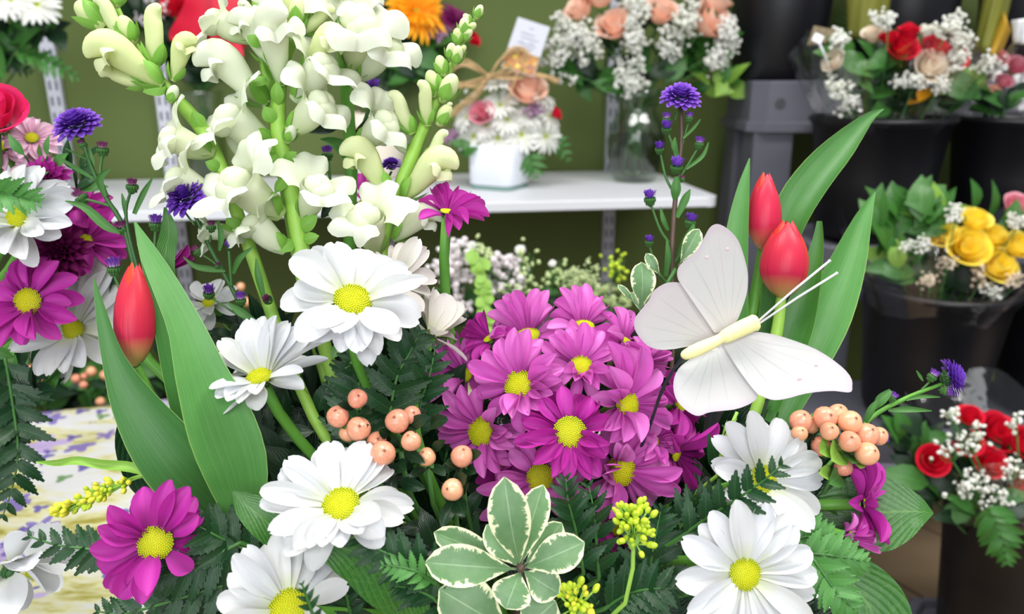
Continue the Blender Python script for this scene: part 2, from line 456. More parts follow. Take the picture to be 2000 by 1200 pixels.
def crom(pts, n):
    """Catmull-Rom through tuples of any length"""
    out = []; m = len(pts)
    for k in range(n + 1):
        t = k / n * (m - 1); i = min(int(t), m - 2); f = t - i
        p0, p1, p2, p3 = pts[max(i - 1, 0)], pts[i], pts[i + 1], pts[min(i + 2, m - 1)]
        out.append(tuple(.5 * ((2 * b) + (c - a) * f + (2 * a - 5 * b + 4 * c - d) * f * f + (3 * b - a - 3 * c + d) * f ** 3) for a, b, c, d in zip(p0, p1, p2, p3)))
    return out

# ---------------------------------------------------------------- prototype shapes (unit length along +X, face +Z)
PROTO = {}
def petal_proto(key, W, widest=.62, bend=.12, cup=.25, ridge=.02, notch=.06, nu=9, nv=6, tipr=.5, seed=0):
    rr = random.Random(seed); tw = rr.uniform(-.15, .15); side = rr.uniform(-.05, .05); ph = rr.uniform(0, 6)
    def prof(u):
        if u < widest:
            k = u / widest; return .28 + .72 * math.sin(k * PI / 2) ** 1.2
        k = (u - widest) / (1 - widest); return max(1 - k ** 2.4, 0) ** tipr
    def fn(u, v):
        s = v * 2 - 1; u = 1 - (1 - u) ** 1.35
        uu = u
        w = W * .5 * max(prof(min(u, .992)), .02)
        x = uu - notch * (1 - abs(s)) * max(u - .8, 0) * 2 * (1 if abs(s) < .5 else 0)
        y = s * w + side * math.sin(u * PI)
        z = bend * math.sin(u * PI * .95) * 1.0 - bend * .35 * u * u + cup * w * s * s - ridge * math.cos(s * 3 * PI) * w * 2 * math.sin(min(u * 1.3, 1) * PI * .5)
        z += tw * s * w * u + .012 * math.sin(u * 7 + ph) * s
        return (x, y, z)
    m = MB().grid(fn, nu, nv); PROTO[key] = m
for i in range(5):
    petal_proto('petal:w%d' % i, 1.0, .60, R.uniform(.04, .12), R.uniform(.1, .3), .016, R.choice((.0, .0, .1)), seed=i, tipr=.5)
for i in range(5):
    petal_proto('petal:p%d' % i, 1.0, .62, R.uniform(.03, .12), R.uniform(.25, .6), .03, .0, seed=10 + i, tipr=.6)
for i in range(2):
    petal_proto('petal:s%d' % i, 1.0, .55, .08, .2, 0, 0, nu=4, nv=2, seed=30 + i)
petal_proto('petal:narrow', 1.0, .5, .2, .9, 0, 0, nu=6, nv=4, seed=41)
# disc
m = MB(); N = 210
m.grid(lambda u, v: ((u) * math.cos(2 * PI * v), u * math.sin(2 * PI * v), .20 * (1 - u * u) - .02), 4, 16, True)
for i in range(N):
    r = math.sqrt((i + .5) / N); a = i * 2.39996
    m.ico((r * math.cos(a), r * math.sin(a), (.20 * (1 - r * r))), .052 + .012 * r, 1, (1, 1, 1.3 if r < .8 else 1.7))
for k in range(len(m.uv)): 
    z = m.v[k][2]; m.uv[k] = (min(max((z - .0) / .14, 0), 1), .5)
PROTO['disc:full'] = m
m = MB(); m.grid(lambda u, v: ((u) * math.cos(2 * PI * v), u * math.sin(2 * PI * v), .35 * (1 - u * u)), 3, 10, True)
PROTO['disc:simple'] = m
# calyx under a flower (opens towards +Z, apex at -Z)
m = MB(); m.lathe([(.12, -.9), (.3, -.8), (.7, -.45), (.95, -.1), (.9, 0.02)], 12)
for k in range(14):
    a = k * 2 * PI / 14
    for rr_, zz in ((.62, -.5), (.85, -.2)):
        a2 = a + (.2 if rr_ > .7 else 0)
        m.ico((rr_ * math.cos(a2), rr_ * math.sin(a2), zz), .2, 1, (.7, .7, 1.3))
PROTO['calyx:bumpy'] = m
# leaves
def leaf_proto(key, W, widest=.45, bend=.1, fold=.25, teeth=0, tdepth=.0, point=1.0, nu=10, nv=4, stalk=.0, tip_sharp=1.4):
    def prof(u):
        if u < stalk: return .05
        k = (u - stalk) / (1 - stalk)
        w_ = math.sin(PI * k ** (math.log(.5) / math.log(widest)))
        return max(w_, 0) ** point if k < widest else max(w_, 0) ** (point * tip_sharp * .75)
    def fn(u, v):
        s = v * 2 - 1; w = W * .5 * max(prof(u), .015)
        if teeth: w *= 1 - tdepth * (1 - ((u * teeth) % 1.0))
        return (u + (0.0 if not teeth else .02 * abs(s)), s * w, bend * math.sin(u * PI) - .3 * bend * u * u + fold * abs(s) * w)
    PROTO[key] = MB().grid(fn, nu, nv)
leaf_proto('leaf:plain', .42, .45, .08, .25)
leaf_proto('leaf:round', .72, .5, .06, .2, point=.7, nu=9, tip_sharp=1.1)
leaf_proto('leaf:lance', .2, .4, .12, .4)
leaf_proto('leaf:vari', .5, .62, .1, .18, point=.75, stalk=.06, nu=12, nv=6, tip_sharp=1.0)
leaf_proto('leaf:bg', .5, .45, .1, .25, nu=5, nv=2)
leaf_proto('sepal:a', .75, .45, .14, -.3, point=.75, nu=6, nv=4)
# toothed fern leaflet
def pinna(key, teeth, W, nu_per=2):
    m = MB(); nu = teeth * nu_per
    def fn(u, v):
        s = v * 2 - 1; k = (u * teeth) % 1.0 if u < 1 else 0
        env = (1 - u ** 2.2) ** .9 * (.72 + .35 * math.sin(u * PI)) + .02
        w = W * .5 * env * (.80 + .20 * (1 if (int(round(u * nu)) % nu_per) else 0))
        return (u + .07 * abs(s) * (1 if (int(round(u * nu)) % nu_per) else 0), s * w, .06 * math.sin(u * PI) + .2 * abs(s) * w)
    PROTO[key] = m.grid(fn, nu, 4)
pinna('leaflet:a', 7, .46); pinna('leaflet:b', 6, .52)
# snapdragon pieces
m = MB()
def tubef(u, v):
    th = 2 * PI * v; r = .095 + .125 * u ** .8 + .03 * math.sin(u * PI)
    return (.62 * u, r * math.cos(th) * .88, r * math.sin(th) - .03 * math.sin(u * PI))
m.grid(tubef, 6, 14, True); m.uv = [(u * .45, v) for u, v in m.uv]
PROTO['floret:tube'] = m
def lip(key, up, l0, lobes, span, curl, seed):
    rr = random.Random(seed); ph = rr.uniform(0, 6)
    def fn(u, v):
        a = v * 2 - 1
        th = (PI / 2 if up else -PI / 2) + a * math.radians(span)
        if lobes == 2: f = 1 - .5 * math.exp(-(a / .13) ** 2) - .45 * abs(a) ** 5
        else: f = .58 + .42 * abs(math.cos(1.5 * PI * a * .92)) - .3 * abs(a) ** 6
        l = l0 * f; t = u
        r = .215 + l * (t ** 1.15) * (1.0 if curl < 1.2 else .9)
        x = .58 + l * math.sin(t * curl) * .62 - l * .25 * t * t
        x += (.05 * math.sin(7 * a + ph) + .035 * math.sin(15 * a + 2 * ph)) * t * t; r += .02 * math.sin(12 * a + ph) * t * t
        return (x, r * math.cos(th) * 1.08, r * math.sin(th))
    m = MB().grid(fn, 9, 28); m.uv = [(.4 + .6 * u, v) for u, v in m.uv]
    PROTO[key] = m
lip('upper_lip:a', True, .50, 2, 72, 1.3, 1); lip('upper_lip:b', True, .46, 2, 66, 2.1, 2)
lip('lower_lip:a', False, .46, 3, 84, 1.8, 3); lip('lower_lip:b', False, .40, 3, 80, 2.4, 4)
m = MB(); m.ico((.68, .07, -.04), .155, 2, (1.0, .85, 1.15)); m.ico((.68, -.07, -.04), .155, 2, (1.0, .85, 1.15)); m.ico((.66, 0, -.16), .16, 2, (.9, 1.3, 1))
m.uv = [(.45, .5)] * len(m.v); PROTO['palate:a'] = m
# hooded half-open floret and closed bud
def swept(pts, seg=14, squash=.85, uvr=(0, 1)):
    m = MB(); c = crom(pts, 18)
    def fn(u, v):
        i = int(round(u * 18)); x, z, r, an = c[i]
        th = 2 * PI * v; ca, sa = math.cos(an), math.sin(an)
        ry = r * math.cos(th) * squash; rz = r * math.sin(th)
        rz *= 1.0
        return (x - rz * sa, ry, z + rz * ca)
    m.grid(fn, 18, seg, True); m.uv = [(uvr[0] + (uvr[1] - uvr[0]) * u, v) for u, v in m.uv]
    return m
PROTO['hood:a'] = swept([(0, 0, .07, 0), (.2, 0, .13, 0), (.45, .02, .18, .1), (.68, .05, .23, -.15), (.86, .03, .24, -.7), (.97, -.08, .18, -1.3), (.99, -.22, .09, -1.7), (.98, -.28, .02, -1.8)])
PROTO['hood:b'] = swept([(0, 0, .09, 0), (.2, 0, .15, 0), (.5, .0, .16, 0), (.75, .02, .17, -.2), (.92, .0, .16, -.8), (1.0, -.09, .10, -1.4), (1.0, -.15, .02, -1.6)])
PROTO['bud:green'] = swept([(0, 0, .12, 0), (.2, 0, .26, 0), (.5, 0, .31, 0), (.8, 0, .24, 0), (.95, 0, .13, 0), (1.0, 0, .02, 0)], 12, .95)
# hypericum berry
m = MB(); nb = 14
def bf(u, v):
    ph = -PI / 2 + PI * u; th = 2 * PI * v; r = math.cos(ph) * (1 + .025 * math.cos(3 * th)); z = math.sin(ph)
    if u > .93: z += .10 * (u - .93) / .07
    return (r * math.cos(th), r * math.sin(th), z * .98)
m.grid(bf, nb, 18, True); PROTO['berry:a'] = m
# aster head: a hemisphere of small rays
m = MB(); rp = random.Random(4)
pe = PROTO['petal:s0']
for i in range(110):
    k = (i + .5) / 110; el = math.radians(88 - 100 * k ** .8); az = i * 2.39996
    d = Vector((math.cos(el) * math.cos(az), math.cos(el) * math.sin(az), math.sin(el)))
    nrm = Vector((-math.sin(el) * math.cos(az), -math.sin(el) * math.sin(az), math.cos(el)))
    L = .46 + .16 * k + rp.uniform(-.05, .08)
    m.merge(pe, frame(d * (.30 + .08 * k) * Vector((1, 1, .8)).length / 1.6, d + Vector((rp.uniform(-.12, .12), rp.uniform(-.12, .12), 0)), nrm, (L, .34, .5)))
PROTO['ray_florets:a'] = m
# aster bud tuft
m = MB()
for i in range(34):
    k = (i + .5) / 34; r = .62 * math.sqrt(k); az = i * 2.39996
    d = Vector((r * .5 * math.cos(az), r * .5 * math.sin(az), 1)); b = Vector((r * .75 * math.cos(az), r * .75 * math.sin(az), 0))
    m.merge(PROTO['petal:s1'], frame(b, d, Vector((-math.cos(az), -math.sin(az), .3)), (.62 + rp.uniform(-.1, .1), .2, .5)))
PROTO['tuft:a'] = m
# rose petal: wraps the axis +Z; unit flower radius ~1
def rose_petal(key, ang, hgt, lip_, seed):
    def fn(u, v):
        a = (v * 2 - 1); th = a * math.radians(ang)
        r = .25 + .75 * math.sin(min(u, 1) * PI * .5) ** .8
        z = -.75 + hgt * u * (1 - .16 * a * a)
        r += lip_ * max(u - .72, 0) * 2.2
        z -= lip_ * max(u - .8, 0) ** 2 * 7
        r *= 1 - .06 * a * a
        return (r * math.cos(th), r * math.sin(th), z)
    PROTO[key] = MB().grid(fn, 7, 8)
rose_petal('petal:ro', 62, 1.35, .38, 1); rose_petal('petal:rm', 70, 1.5, .18, 2); rose_petal('petal:ri', 95, 1.62, .03, 3)
# tulip petal: wraps the axis, height 1 (z), radius ~.3
def tulip_petal(key, ang, fat):
    def fn(u, v):
        a = v * 2 - 1; th = a * math.radians(ang)
        r = .03 + fat * (math.sin(min(u / .40, 1) * PI / 2) ** .7 if u < .40 else 1 - .84 * ((u - .40) / .60) ** 2.3)
        wtip = 1 - (max(u - .75, 0) / .25) ** 3 * .45
        return (r * math.cos(th * max(wtip, .05)), r * math.sin(th * max(wtip, .05)), u - .05 * a * a * u - .07 * abs(a) ** 3 * u ** 8)
    m = MB().grid(fn, 14, 8); PROTO[key] = m
tulip_petal('petal:tu', 72, .245); tulip_petal('petal:ti', 68, .222)

# ================================================================ plant builders
FOAM = Vector((0.0, .43, .885)); FOAM_L = Vector((-.57, .60, .885))
def curve_pts(a, b, ta, n=12, sag=.0):
    """from a (leaving along ta) to b"""
    a = Vector(a); b = Vector(b); L = (b - a).length
    c1 = a + Vector(ta) * L * .35; c2 = b + Vector((0, 0, L * .3))
    return [a * (1 - t) ** 3 + c1 * 3 * t * (1 - t) ** 2 + c2 * 3 * t * t * (1 - t) + b * t ** 3 for t in [i / n for i in range(n + 1)]]
def stem_to(root, a, ta, foam, rad, mat='stem', n=12, spread=.02):
    b = foam + Vector((R.uniform(-spread, spread), R.uniform(-spread, spread), -.02))
    return part('stem', MB().tube(curve_pts(a, b, ta, n), rad, 7), mat, root)

def daisy(label, px, py, d, n, rpx, tips, L=None, W=.42, pet='petal_white', keys='w', disc='disc_yellow', fill=7, foam=FOAM,
          stem_r=.0032, stemmat='stem_green', cat='flower', group=None, name='daisy', disc_key='disc:full', thick=1.0, fillL=.86, calyx=True, stem=True, zoff=0.0, sj=.04, discsc=1.0):
    C = P(px, py, d); nn = D(*n); k = d / F; r = rpx * k
    t = thing(name, label, cat, C - nn * .012, group)
    nc = Vector(n).normalized()
    offs = []
    for tp in tips:
        o = Vector(((tp[0] - px) * k, -(tp[1] - py) * k, 0)); offs.append((o, tp[2] if len(tp) > 2 else 0))
    mx = max([o.length for o, _ in offs] + [0])
    LL = (L * k) if L else mx * 1.03
    def put(o, dz, wsc, back=0.0):
        tip = CR * o.x + CU * o.y + CB * dz
        inpl = tip - nn * tip.dot(nn)
        if inpl.length < 1e-5: inpl = CR.copy()
        base = C + inpl.normalized() * r * .72 - nn * (r * .12 + back)
        v = C + tip - base; ln = v.length
        nz = nn + CB * .25
        key = 'petal:%s%d' % (keys, R.randrange(5 if keys in 'wp' else 2))
        w = LL * W * wsc * thick * .86
        inst('petal', key, pet, t, frame(base, v, nz, (ln, w, ln)))
    for o, ws in offs:
        dzp = -(o.x * nc.x + o.y * nc.y) / max(nc.z, .25)
        lim = math.sqrt(max(LL * LL - o.length_squared, 0))
        sg = 1 if dzp >= 0 else -1
        dz = sg * min(lim, max(abs(dzp), .8 * lim)) if o.length < .93 * LL else sg * min(abs(dzp), lim)
        put(o, dz + zoff, (ws if ws else 1) * R.uniform(1 - sj, 1 + sj), R.uniform(0, .0012))
    x = nn.orthogonal().normalized(); ph = R.uniform(0, 6)
    for i in range(fill):
        a = ph + i * 2 * PI / max(fill, 1) + R.uniform(-.2, .2)
        v = (Matrix.Rotation(a, 3, nn) @ x) * LL * fillL * R.uniform(.88, 1.04) - nn * R.uniform(.04, .2) * LL
        o = Vector((v.dot(CR), v.dot(CU), 0)); put(o, v.dot(CB), R.uniform(.9, 1.05), .0022)
    inst('disc', disc_key, disc, t, frameZ(C - nn * r * .08, nn, (r * discsc, r * discsc, r * discsc), R.uniform(0, 6)))
    if calyx: inst('calyx', 'calyx:bumpy', 'stem_dark', t, frameZ(C - nn * (r * .12 + .002), nn, (r * .85, r * .85, r * .75)))
    if stem: stem_to(t, C - nn * (r * .7), -nn, foam, stem_r, stemmat)
    return t

def blade(root, pts, mat, cup=.0, n=18, nv=6, name='leaf', wave=0.0, teeth=0, tdepth=.1, tilt=0.0, label=None, facing=None, shift=0.0):
    """leaf along a spine of (px, py, depth, width in px)"""
    c = crom(pts, n); Q = [P(a, b, d) for a, b, d, w in c]; Wd = [max(w, .6) * d / F for a, b, d, w in c]
    sides = []; norms = []
    for i in range(n + 1):
        t = (Q[min(i + 1, n)] - Q[max(i - 1, 0)]).normalized()
        vd = facing if facing is not None else (C0 - Q[i]).normalized()
        s = t.cross(vd).normalized(); nr = s.cross(t)
        if nr.dot(vd) < 0: nr = -nr
        if tilt:
            rm = Matrix.Rotation(tilt, 3, t); s = rm @ s; nr = rm @ nr
        sides.append(s); norms.append(nr)
    def fn(u, v):
        f = u * n; i = min(int(f), n - 1); a = f - i
        q = Q[i].lerp(Q[i + 1], a); w = Wd[i] * (1 - a) + Wd[i + 1] * a
        s = v * 2 - 1
        if teeth: w *= 1 - tdepth * (1 - ((u * teeth) % 1.0)) * (1 if 0.02 < u < .98 else 0)
        z = cup * w * (s * s - .3) + wave * w * math.sin(u * 19 + s * 1.2) * s * s
        return q + sides[i] * s * w * .5 * math.cos(tilt * 0) + norms[i] * z
    nn_ = n if not teeth else max(n, teeth * 2)
    return part(name, MB().grid(fn, nn_, nv), mat, root, label=label)

def px_stem(root, pts, mat='stem_green', n=14, seg=8, name='stem', end=None, label=None):
    """stem along (px, py, depth, width px); optionally on to a world point"""
    c = crom(pts, n); Q = [P(a, b, d) for a, b, d, w in c]; rr = [w * d / F * .5 for a, b, d, w in c]
    if end is not None:
        t = (Q[-1] - Q[-2]).normalized(); m = 6; a = Q[-1]; L = (end - a).length
        for k in range(1, m + 1):
            f = k / m; Q.append(a * (1 - f) ** 2 + (a + t * L * .4) * 2 * f * (1 - f) + end * f * f); rr.append(rr[-1] * .98)
    return part(name, MB().tube(Q, rr, seg), mat, root, label=label)

def floret(root, bx, by, tx, ty, d, kz=.3, kind='open', mat='petal_snap', up=None, sz=1.0, roll=0.0, dt=0.0):
    """one snapdragon floret, base to mouth"""
    k = d / F; v = CR * ((tx - bx) * k) + CU * (-(ty - by) * k); l0 = v.length
    v = v + CB * l0 * kz; L = v.length * sz; b = P(bx, by, d + dt); ax = v.normalized()
    if up is None:
        side = 1 if tx >= bx else -1
        u = CU + CR * (-side) * 2.2 * max(0, ax.dot(CU) - .35) - CB * .8 * max(0, ax.dot(CU) - .6)
    else: u = CR * up[0] + CU * up[1] + CB * (up[2] if len(up) > 2 else 0)
    fr = frame(b, ax, u, (1, 1, 1))
    if roll: fr = fr @ Matrix.Rotation(roll, 4, 'X')
    def sub(key, m_, parent, loc):
        o = bpy.data.objects.new(key.split(':')[0], shared(key, m_)); COL.objects.link(o); o.parent = parent; o.matrix_local = loc; return o
    if kind == 'open':
        f = inst('floret', 'floret:tube', mat, root, fr @ Matrix.Scale(L, 4))
        ab = R.choice('ab')
        sub('upper_lip:' + ab, mat, f, Matrix.Rotation(R.uniform(-.12, .12), 4, 'X')); sub('lower_lip:' + R.choice('ab'), mat, f, Matrix.Rotation(R.uniform(-.12, .12), 4, 'X'))
        sub('palate:a', mat, f, Matrix.Identity(4))
        rb = .12
    else:
        key = {'hood': 'hood:a', 'bud': 'hood:b', 'green': 'bud:green'}[kind]
        f = inst('floret' if kind == 'hood' else 'bud', key, mat, root, fr @ Matrix.Scale(L, 4))
        rb = .15 if kind != 'green' else .26
        if kind == 'hood':
            sub('lower_lip:b', mat, f, Matrix.Translation((.12, 0, .05)) @ Matrix.Diagonal((.95, .75, .7, 1)))
    ns = 3 if kind != 'green' else 4
    sl = {'open': .38, 'hood': .44, 'bud': .48, 'green': .85}[kind]
    for i in range(ns):
        a = i * 2 * PI / ns + R.uniform(-.2, .2) + .5
        y, z = math.cos(a), math.sin(a)
        m = frame(Vector((-.02, y * rb * .25, z * rb * .25)), Vector((1, y * .5, z * .5)), Vector((-.3, y, z)), (sl, sl * (.8 if kind != 'green' else .75), sl))
        sub('sepal:a', 'leaf_sepal', f, m)
    return f

def tulip(root, bx, by, tx, ty, wpx, d, mats=('tulip_red', 'tulip_red', 'tulip_red'), spin=.4, lean=0.0):
    b = P(bx, by, d); k = d / F; v = CR * ((tx - bx) * k) - CU * ((ty - by) * k) + CB * lean; H = v.length
    fat = wpx * k / H / .27
    for ring, (key, off, sc) in enumerate((('petal:ti', PI / 3, .93), ('petal:tu', 0, 1.0))):
        for i in range(3):
            z = v.normalized(); x = Matrix.Rotation(spin + off + i * 2 * PI / 3, 3, z) @ (CB - z * CB.dot(z)).normalized()
            inst('petal', key, mats[(i + ring) % 3], root, frame(b, x, z, (H * fat * sc, H * fat * sc, H * (.97 if ring else 1.0))))

def frond(label, pts, lpx, n=12, mat='leaf_fern', key='leaflet:a', foam=FOAM, ang=62, group=None, name='fern_frond', d_end=None, side_f=None, curl=0.0, minf=.22, tail=True, cat='fern'):
    """rachis (px, py, depth) from tip to base; leaflets in two rows"""
    c = crom([tuple(p) for p in pts], 40); Q = [P(*p) for p in c]
    t = thing(name, label, cat, Q[-1], group)
    rr = [.0004 + .0008 * i / 40 for i in range(41)]
    QQ = list(Q)
    if tail:
        m = 6
        for kx in range(1, m + 1): QQ.append(Q[-1].lerp(foam, kx / m)); rr.append(.0014)
    part('stem', MB().tube(QQ, rr, 6), 'stem', t)
    n = max(4, int(round(n * .85)))
    for i in range(n):
        f = (i + .25) / n; j = int(f * 40); q = Q[j]; tg = (Q[max(j - 2, 0)] - Q[min(j + 2, 40)]).normalized()
        vd = (C0 - q).normalized()
        L = lpx * pts[0][2] / F * (minf + (1 - minf) * math.sin(min(f * 1.25, 1) * PI * .5) ** .9)
        for sgn in (-1, 1):
            if side_f and side_f == sgn: pass
            ax = Matrix.Rotation(sgn * math.radians(ang - 18 * (1 - f)) + R.uniform(-.08, .08), 3, vd) @ tg
            ax = (ax + vd * R.uniform(-.25, .15)).normalized()
            nz = vd + tg * R.uniform(-.2, .2) + ax.cross(vd) * R.uniform(-.35, .35)
            inst('leaflet', key, mat, t, frame(q, ax, nz, (L * R.uniform(.92, 1.06), L * .95, L)))
    return t

def leafy(label, base, leaves, mat, key='leaf:plain', name='leaf_sprig', cat='foliage', group=None, foam=None, stemmat='stem', stem_w=.0015):
    """leaves: (bx, by, tx, ty, d, width ratio)"""
    t = thing(name, label, cat, base, group)
    mb = MB()
    for lf in leaves:
        bx, by, tx, ty, d = lf[:5]; wr = lf[5] if len(lf) > 5 else 1
        b = P(bx, by, d); e = P(tx, ty, d + (lf[6] if len(lf) > 6 else -.008)); v = e - b; L = v.length
        inst('leaf', key, mat, t, frame(b, v, CB + CU * .5 + CR * R.uniform(-.4, .4), (L, L * wr, L)))
        mb.tube([b, base.lerp(b, .5) + Vector((0, 0, -.003)), base], [.0008, .001, .0012], 5)
    if foam is not None: mb.tube(curve_pts(base, foam, Vector((0, 0, -1)), 6), stem_w, 6)
    part('stem', mb, stemmat, t)
    return t

# ================================================================ room
# back wall is turned a little from the camera: along-direction WD, facing normal WN
ang = math.radians(8.5); WD = Vector((math.cos(ang), math.sin(ang), 0)); WN = Vector((math.sin(ang), -math.cos(ang), 0))
WO = Vector((0, 1.97, 0))          # a point of the wall
WR = Matrix.Rotation(ang, 3, 'Z')
def wallpt(px, py, off=0.0):
    """where a pixel's ray meets the plane `off` in front of the wall"""
    r = P(px, py, 1) - C0; o = WO + WN * off
    return C0 + r * ((o - C0).dot(WN) / r.dot(WN))
m = MB().box(WO + WN * -.05 + Vector((0, 0, 1.4)) + WD * .1, (5.2, .1, 2.8), WR)
o = solo('wall_back', m, 'wall_olive', None, None, smooth=False, kind='structure')
m = MB().box(WO + WD * .2 + WN * .012 + Vector((0, 0, .05)), (5.0, .02, .1), WR)
solo('baseboard_back', m, 'baseboard_dark', None, None, smooth=False, kind='structure')
fl = solo('floor', MB().box((0.2, .6, -.03), (5.4, 4.4, .044)), 'grout', None, None, smooth=False, kind='structure')
fl.location = fl.location
_a = PZ(1852, 1192, 0); _b = PZ(1722, 1118, 0)
tang = math.atan2(_b.y - _a.y, _b.x - _a.x); TR = Matrix.Rotation(tang, 3, 'Z'); ts = .30
TC = _a
tm = MB(); g = .007; a = ts / 2 - g
tm.v = [(-a, -a, -.008), (a, -a, -.008), (a, a, -.008), (-a, a, -.008), (-a + .003, -a + .003, .0), (a - .003, -a + .003, 0), (a - .003, a - .003, 0), (-a + .003, a - .003, 0)]
tm.f = [(4, 5, 6, 7), (0, 1, 5, 4), (1, 2, 6, 5), (2, 3, 7, 6), (3, 0, 4, 7)]; tm.uv = [(0, 0)] * 8
tme = tm.mesh('tile', False); tme.materials.append(M['floor_tile'])
for i in range(-7, 8):
    for j in range(-7, 8):
        c = TC + TR @ Vector(((i + .5) * ts, (j + .5) * ts, 0))
        if -2.2 < c.x < 2.6 and -1.2 < c.y < 2.0 + c.x * .15:
            o = bpy.data.objects.new('tile', tme); COL.objects.link(o); o.parent = fl
            o.matrix_local = Matrix.Translation(Vector((c.x, c.y, 0)) - fl.location) @ TR.to_4x4()

# shelf
SHZ = 1.005
fa = PZ(240, 425, SHZ); fb = PZ(1408, 385, SHZ)
SF = fa.lerp(fb, .5)
def shelf(z, name, label, x1, depth, front):
    """front: world point on the front edge; runs along WD to x1"""
    m = MB(); r = .03
    s0 = front - WD * 2.0; L = (x1 - s0).dot(WD)
    back = depth
    def loc(u, w): q = s0 + WD * u - WN * w; return (q.x, q.y)
    out = [(0, 0)] + [(L - r + r * math.sin(t), r - r * math.cos(t)) for t in [k * PI / 16 for k in range(9)]] + [(L, back), (0, back)]
    n = len(out)
    for dz, ins in ((0, .002), (-.002, 0), (-.018, 0), (-.020, .002)):
        for (u, w) in out:
            x, y = loc(min(max(u, 0), L - ins if u > L - 1e-6 else u), w + (ins if w < 1e-6 else 0)); m.v.append((x, y, z + dz)); m.uv.append((u, w))
    for k in range(3):
        for i in range(n):
            j = (i + 1) % n; m.f.append((k * n + i, (k + 1) * n + i, (k + 1) * n + j, k * n + j))
    m.f.append(tuple(range(n))); m.f.append(tuple(3 * n + i for i in reversed(range(n))))
    t = thing(name, label, 'shelf', m.v[0]); part('board', m, 'shelf_white', t, False)
    return t
depth = (WO - fb).dot(-WN)
sh = shelf(SHZ, 'display_shelf', 'long white display shelf on slotted wall uprights, holding vases and bouquets', fb, depth - .012, fb)
up = shelf(1.76, 'display_shelf', 'white upper shelf on the olive wall, above the lower white shelf', fb, .30, WO + WD * (fb - WO).dot(WD) + WN * .312)
# slotted uprights on the wall
uprights = [((112, 200), 'slotted grey wall upright at the left, behind the drooping fern leaf'), ((321, 210), 'slotted grey wall upright behind the slim left snapdragon stem'),
            ((745, 190), 'slotted grey wall upright between the orange gerbera and the raffia bow'), ((1196, 220), 'slotted grey wall upright behind the tall clear glass vase')]
for (px, py), lb in uprights:
    c = wallpt(px, py, .012)
    t = thing('shelf_upright', lb, 'upright', Vector((c.x, c.y, .25)), 'slotted uprights on the olive wall')
    m = MB(); zc = 1.15; m.box(Vector((c.x, c.y, zc)), (.030, .016, 1.9), WR)
    part('rail', m, 'standard_grey', t, False)
    m = MB()
    for k in range(52):
        for s in (-1, 1):
            m.box(Vector((c.x, c.y, .3 + k * .034)) + WN * .0078 + WD * (.007 * s), (.005, .0012, .020), WR)
    part('slot', m, 'slot_dark', t, False, stuff=True)
    for z in (SHZ - .021, 1.76 - .021):
        m = MB(); L = (depth if z < 1.3 else .3) * .86; b = Vector((c.x, c.y, z))
        q = [(0.008, 0), (L, 0), (L, -.012), (.012, -.055), (.008, -.055)]
        for s in (-1, 1):
            for (w, h) in q: v = b + WN * w + WD * (.003 * s) + Vector((0, 0, h)); m.v.append(tuple(v)); m.uv.append((0, 0))
        m.f = [tuple(range(5)), tuple(reversed(range(5, 10)))] + [(i, i + 5, (i + 1) % 5 + 5, (i + 1) % 5) for i in range(5)]
        part('bracket', m, 'standard_grey', sh if z < 1.3 else up, False)

# table with printed cloth
TZ = .78
lb_ = PZ(45, 806, TZ); rb_ = PZ(238, 786, TZ)
e = (rb_ - lb_); e.z = 0; e.normalize(); pe_ = Vector((e.y, -e.x, 0))
corner = PZ(1742, 1165, TZ)
# table outline in its own frame
s_r = (corner - rb_).dot(e) ; left = rb_ - e * 1.15
def cloth(u, v):
    """top sheet that drops over its four edges"""
    Lx = (corner - left).dot(e); Ly = .93; dr = .22
    tot = Lx + 2 * dr; a = u * tot - dr; ty = Ly + 2 * dr; b = v * ty - dr
    q = left + e * min(max(a, 0), Lx) + pe_ * min(max(b, 0), Ly)
    over = max(-a, 0, a - Lx) + max(-b, 0, b - Ly)
    z = TZ - over
    o_ = .02 * (1 - math.exp(-over * 30)) + .012 * math.sin((a + b) * 26) * min(over * 6, 1)
    dx = (-1 if a < 0 else (1 if a > Lx else 0)); dy = (-1 if b < 0 else (1 if b > Ly else 0))
    q = q + e * o_ * dx + pe_ * o_ * dy
    if over == 0: z += .0012 * math.sin(a * 31 + 2 * math.sin(b * 9)) + .0010 * math.sin(b * 55 + a * 11)
    return (q.x, q.y, z)
m = MB().grid(cloth, 110, 90)
solo('tablecloth', m, 'tablecloth_print', 'cream tablecloth printed with violet flowers and yellow green brush strokes', 'tablecloth', base=left + Vector((0, 0, TZ)))
t = thing('table', 'rectangular table hidden under the violet flowered cloth', 'table', Vector((0, .5, 0)))
Lx = (corner - left).dot(e)
RT = Matrix((e, pe_ * -1, Vector((0, 0, 1)))).transposed()
cc = left + e * Lx / 2 + pe_ * .465; cc.z = TZ - .016
part('tabletop', MB().box(cc, (Lx - .006, .924, .024), RT), 'ceramic_cream', t, False)
for a_ in (.06, Lx - .06):
    for b_ in (.06, .87):
        q = left + e * a_ + pe_ * b_
        part('leg', MB().box(Vector((q.x, q.y, (TZ - .03) / 2)), (.04, .04, TZ - .03), RT), 'standard_grey', t, False)
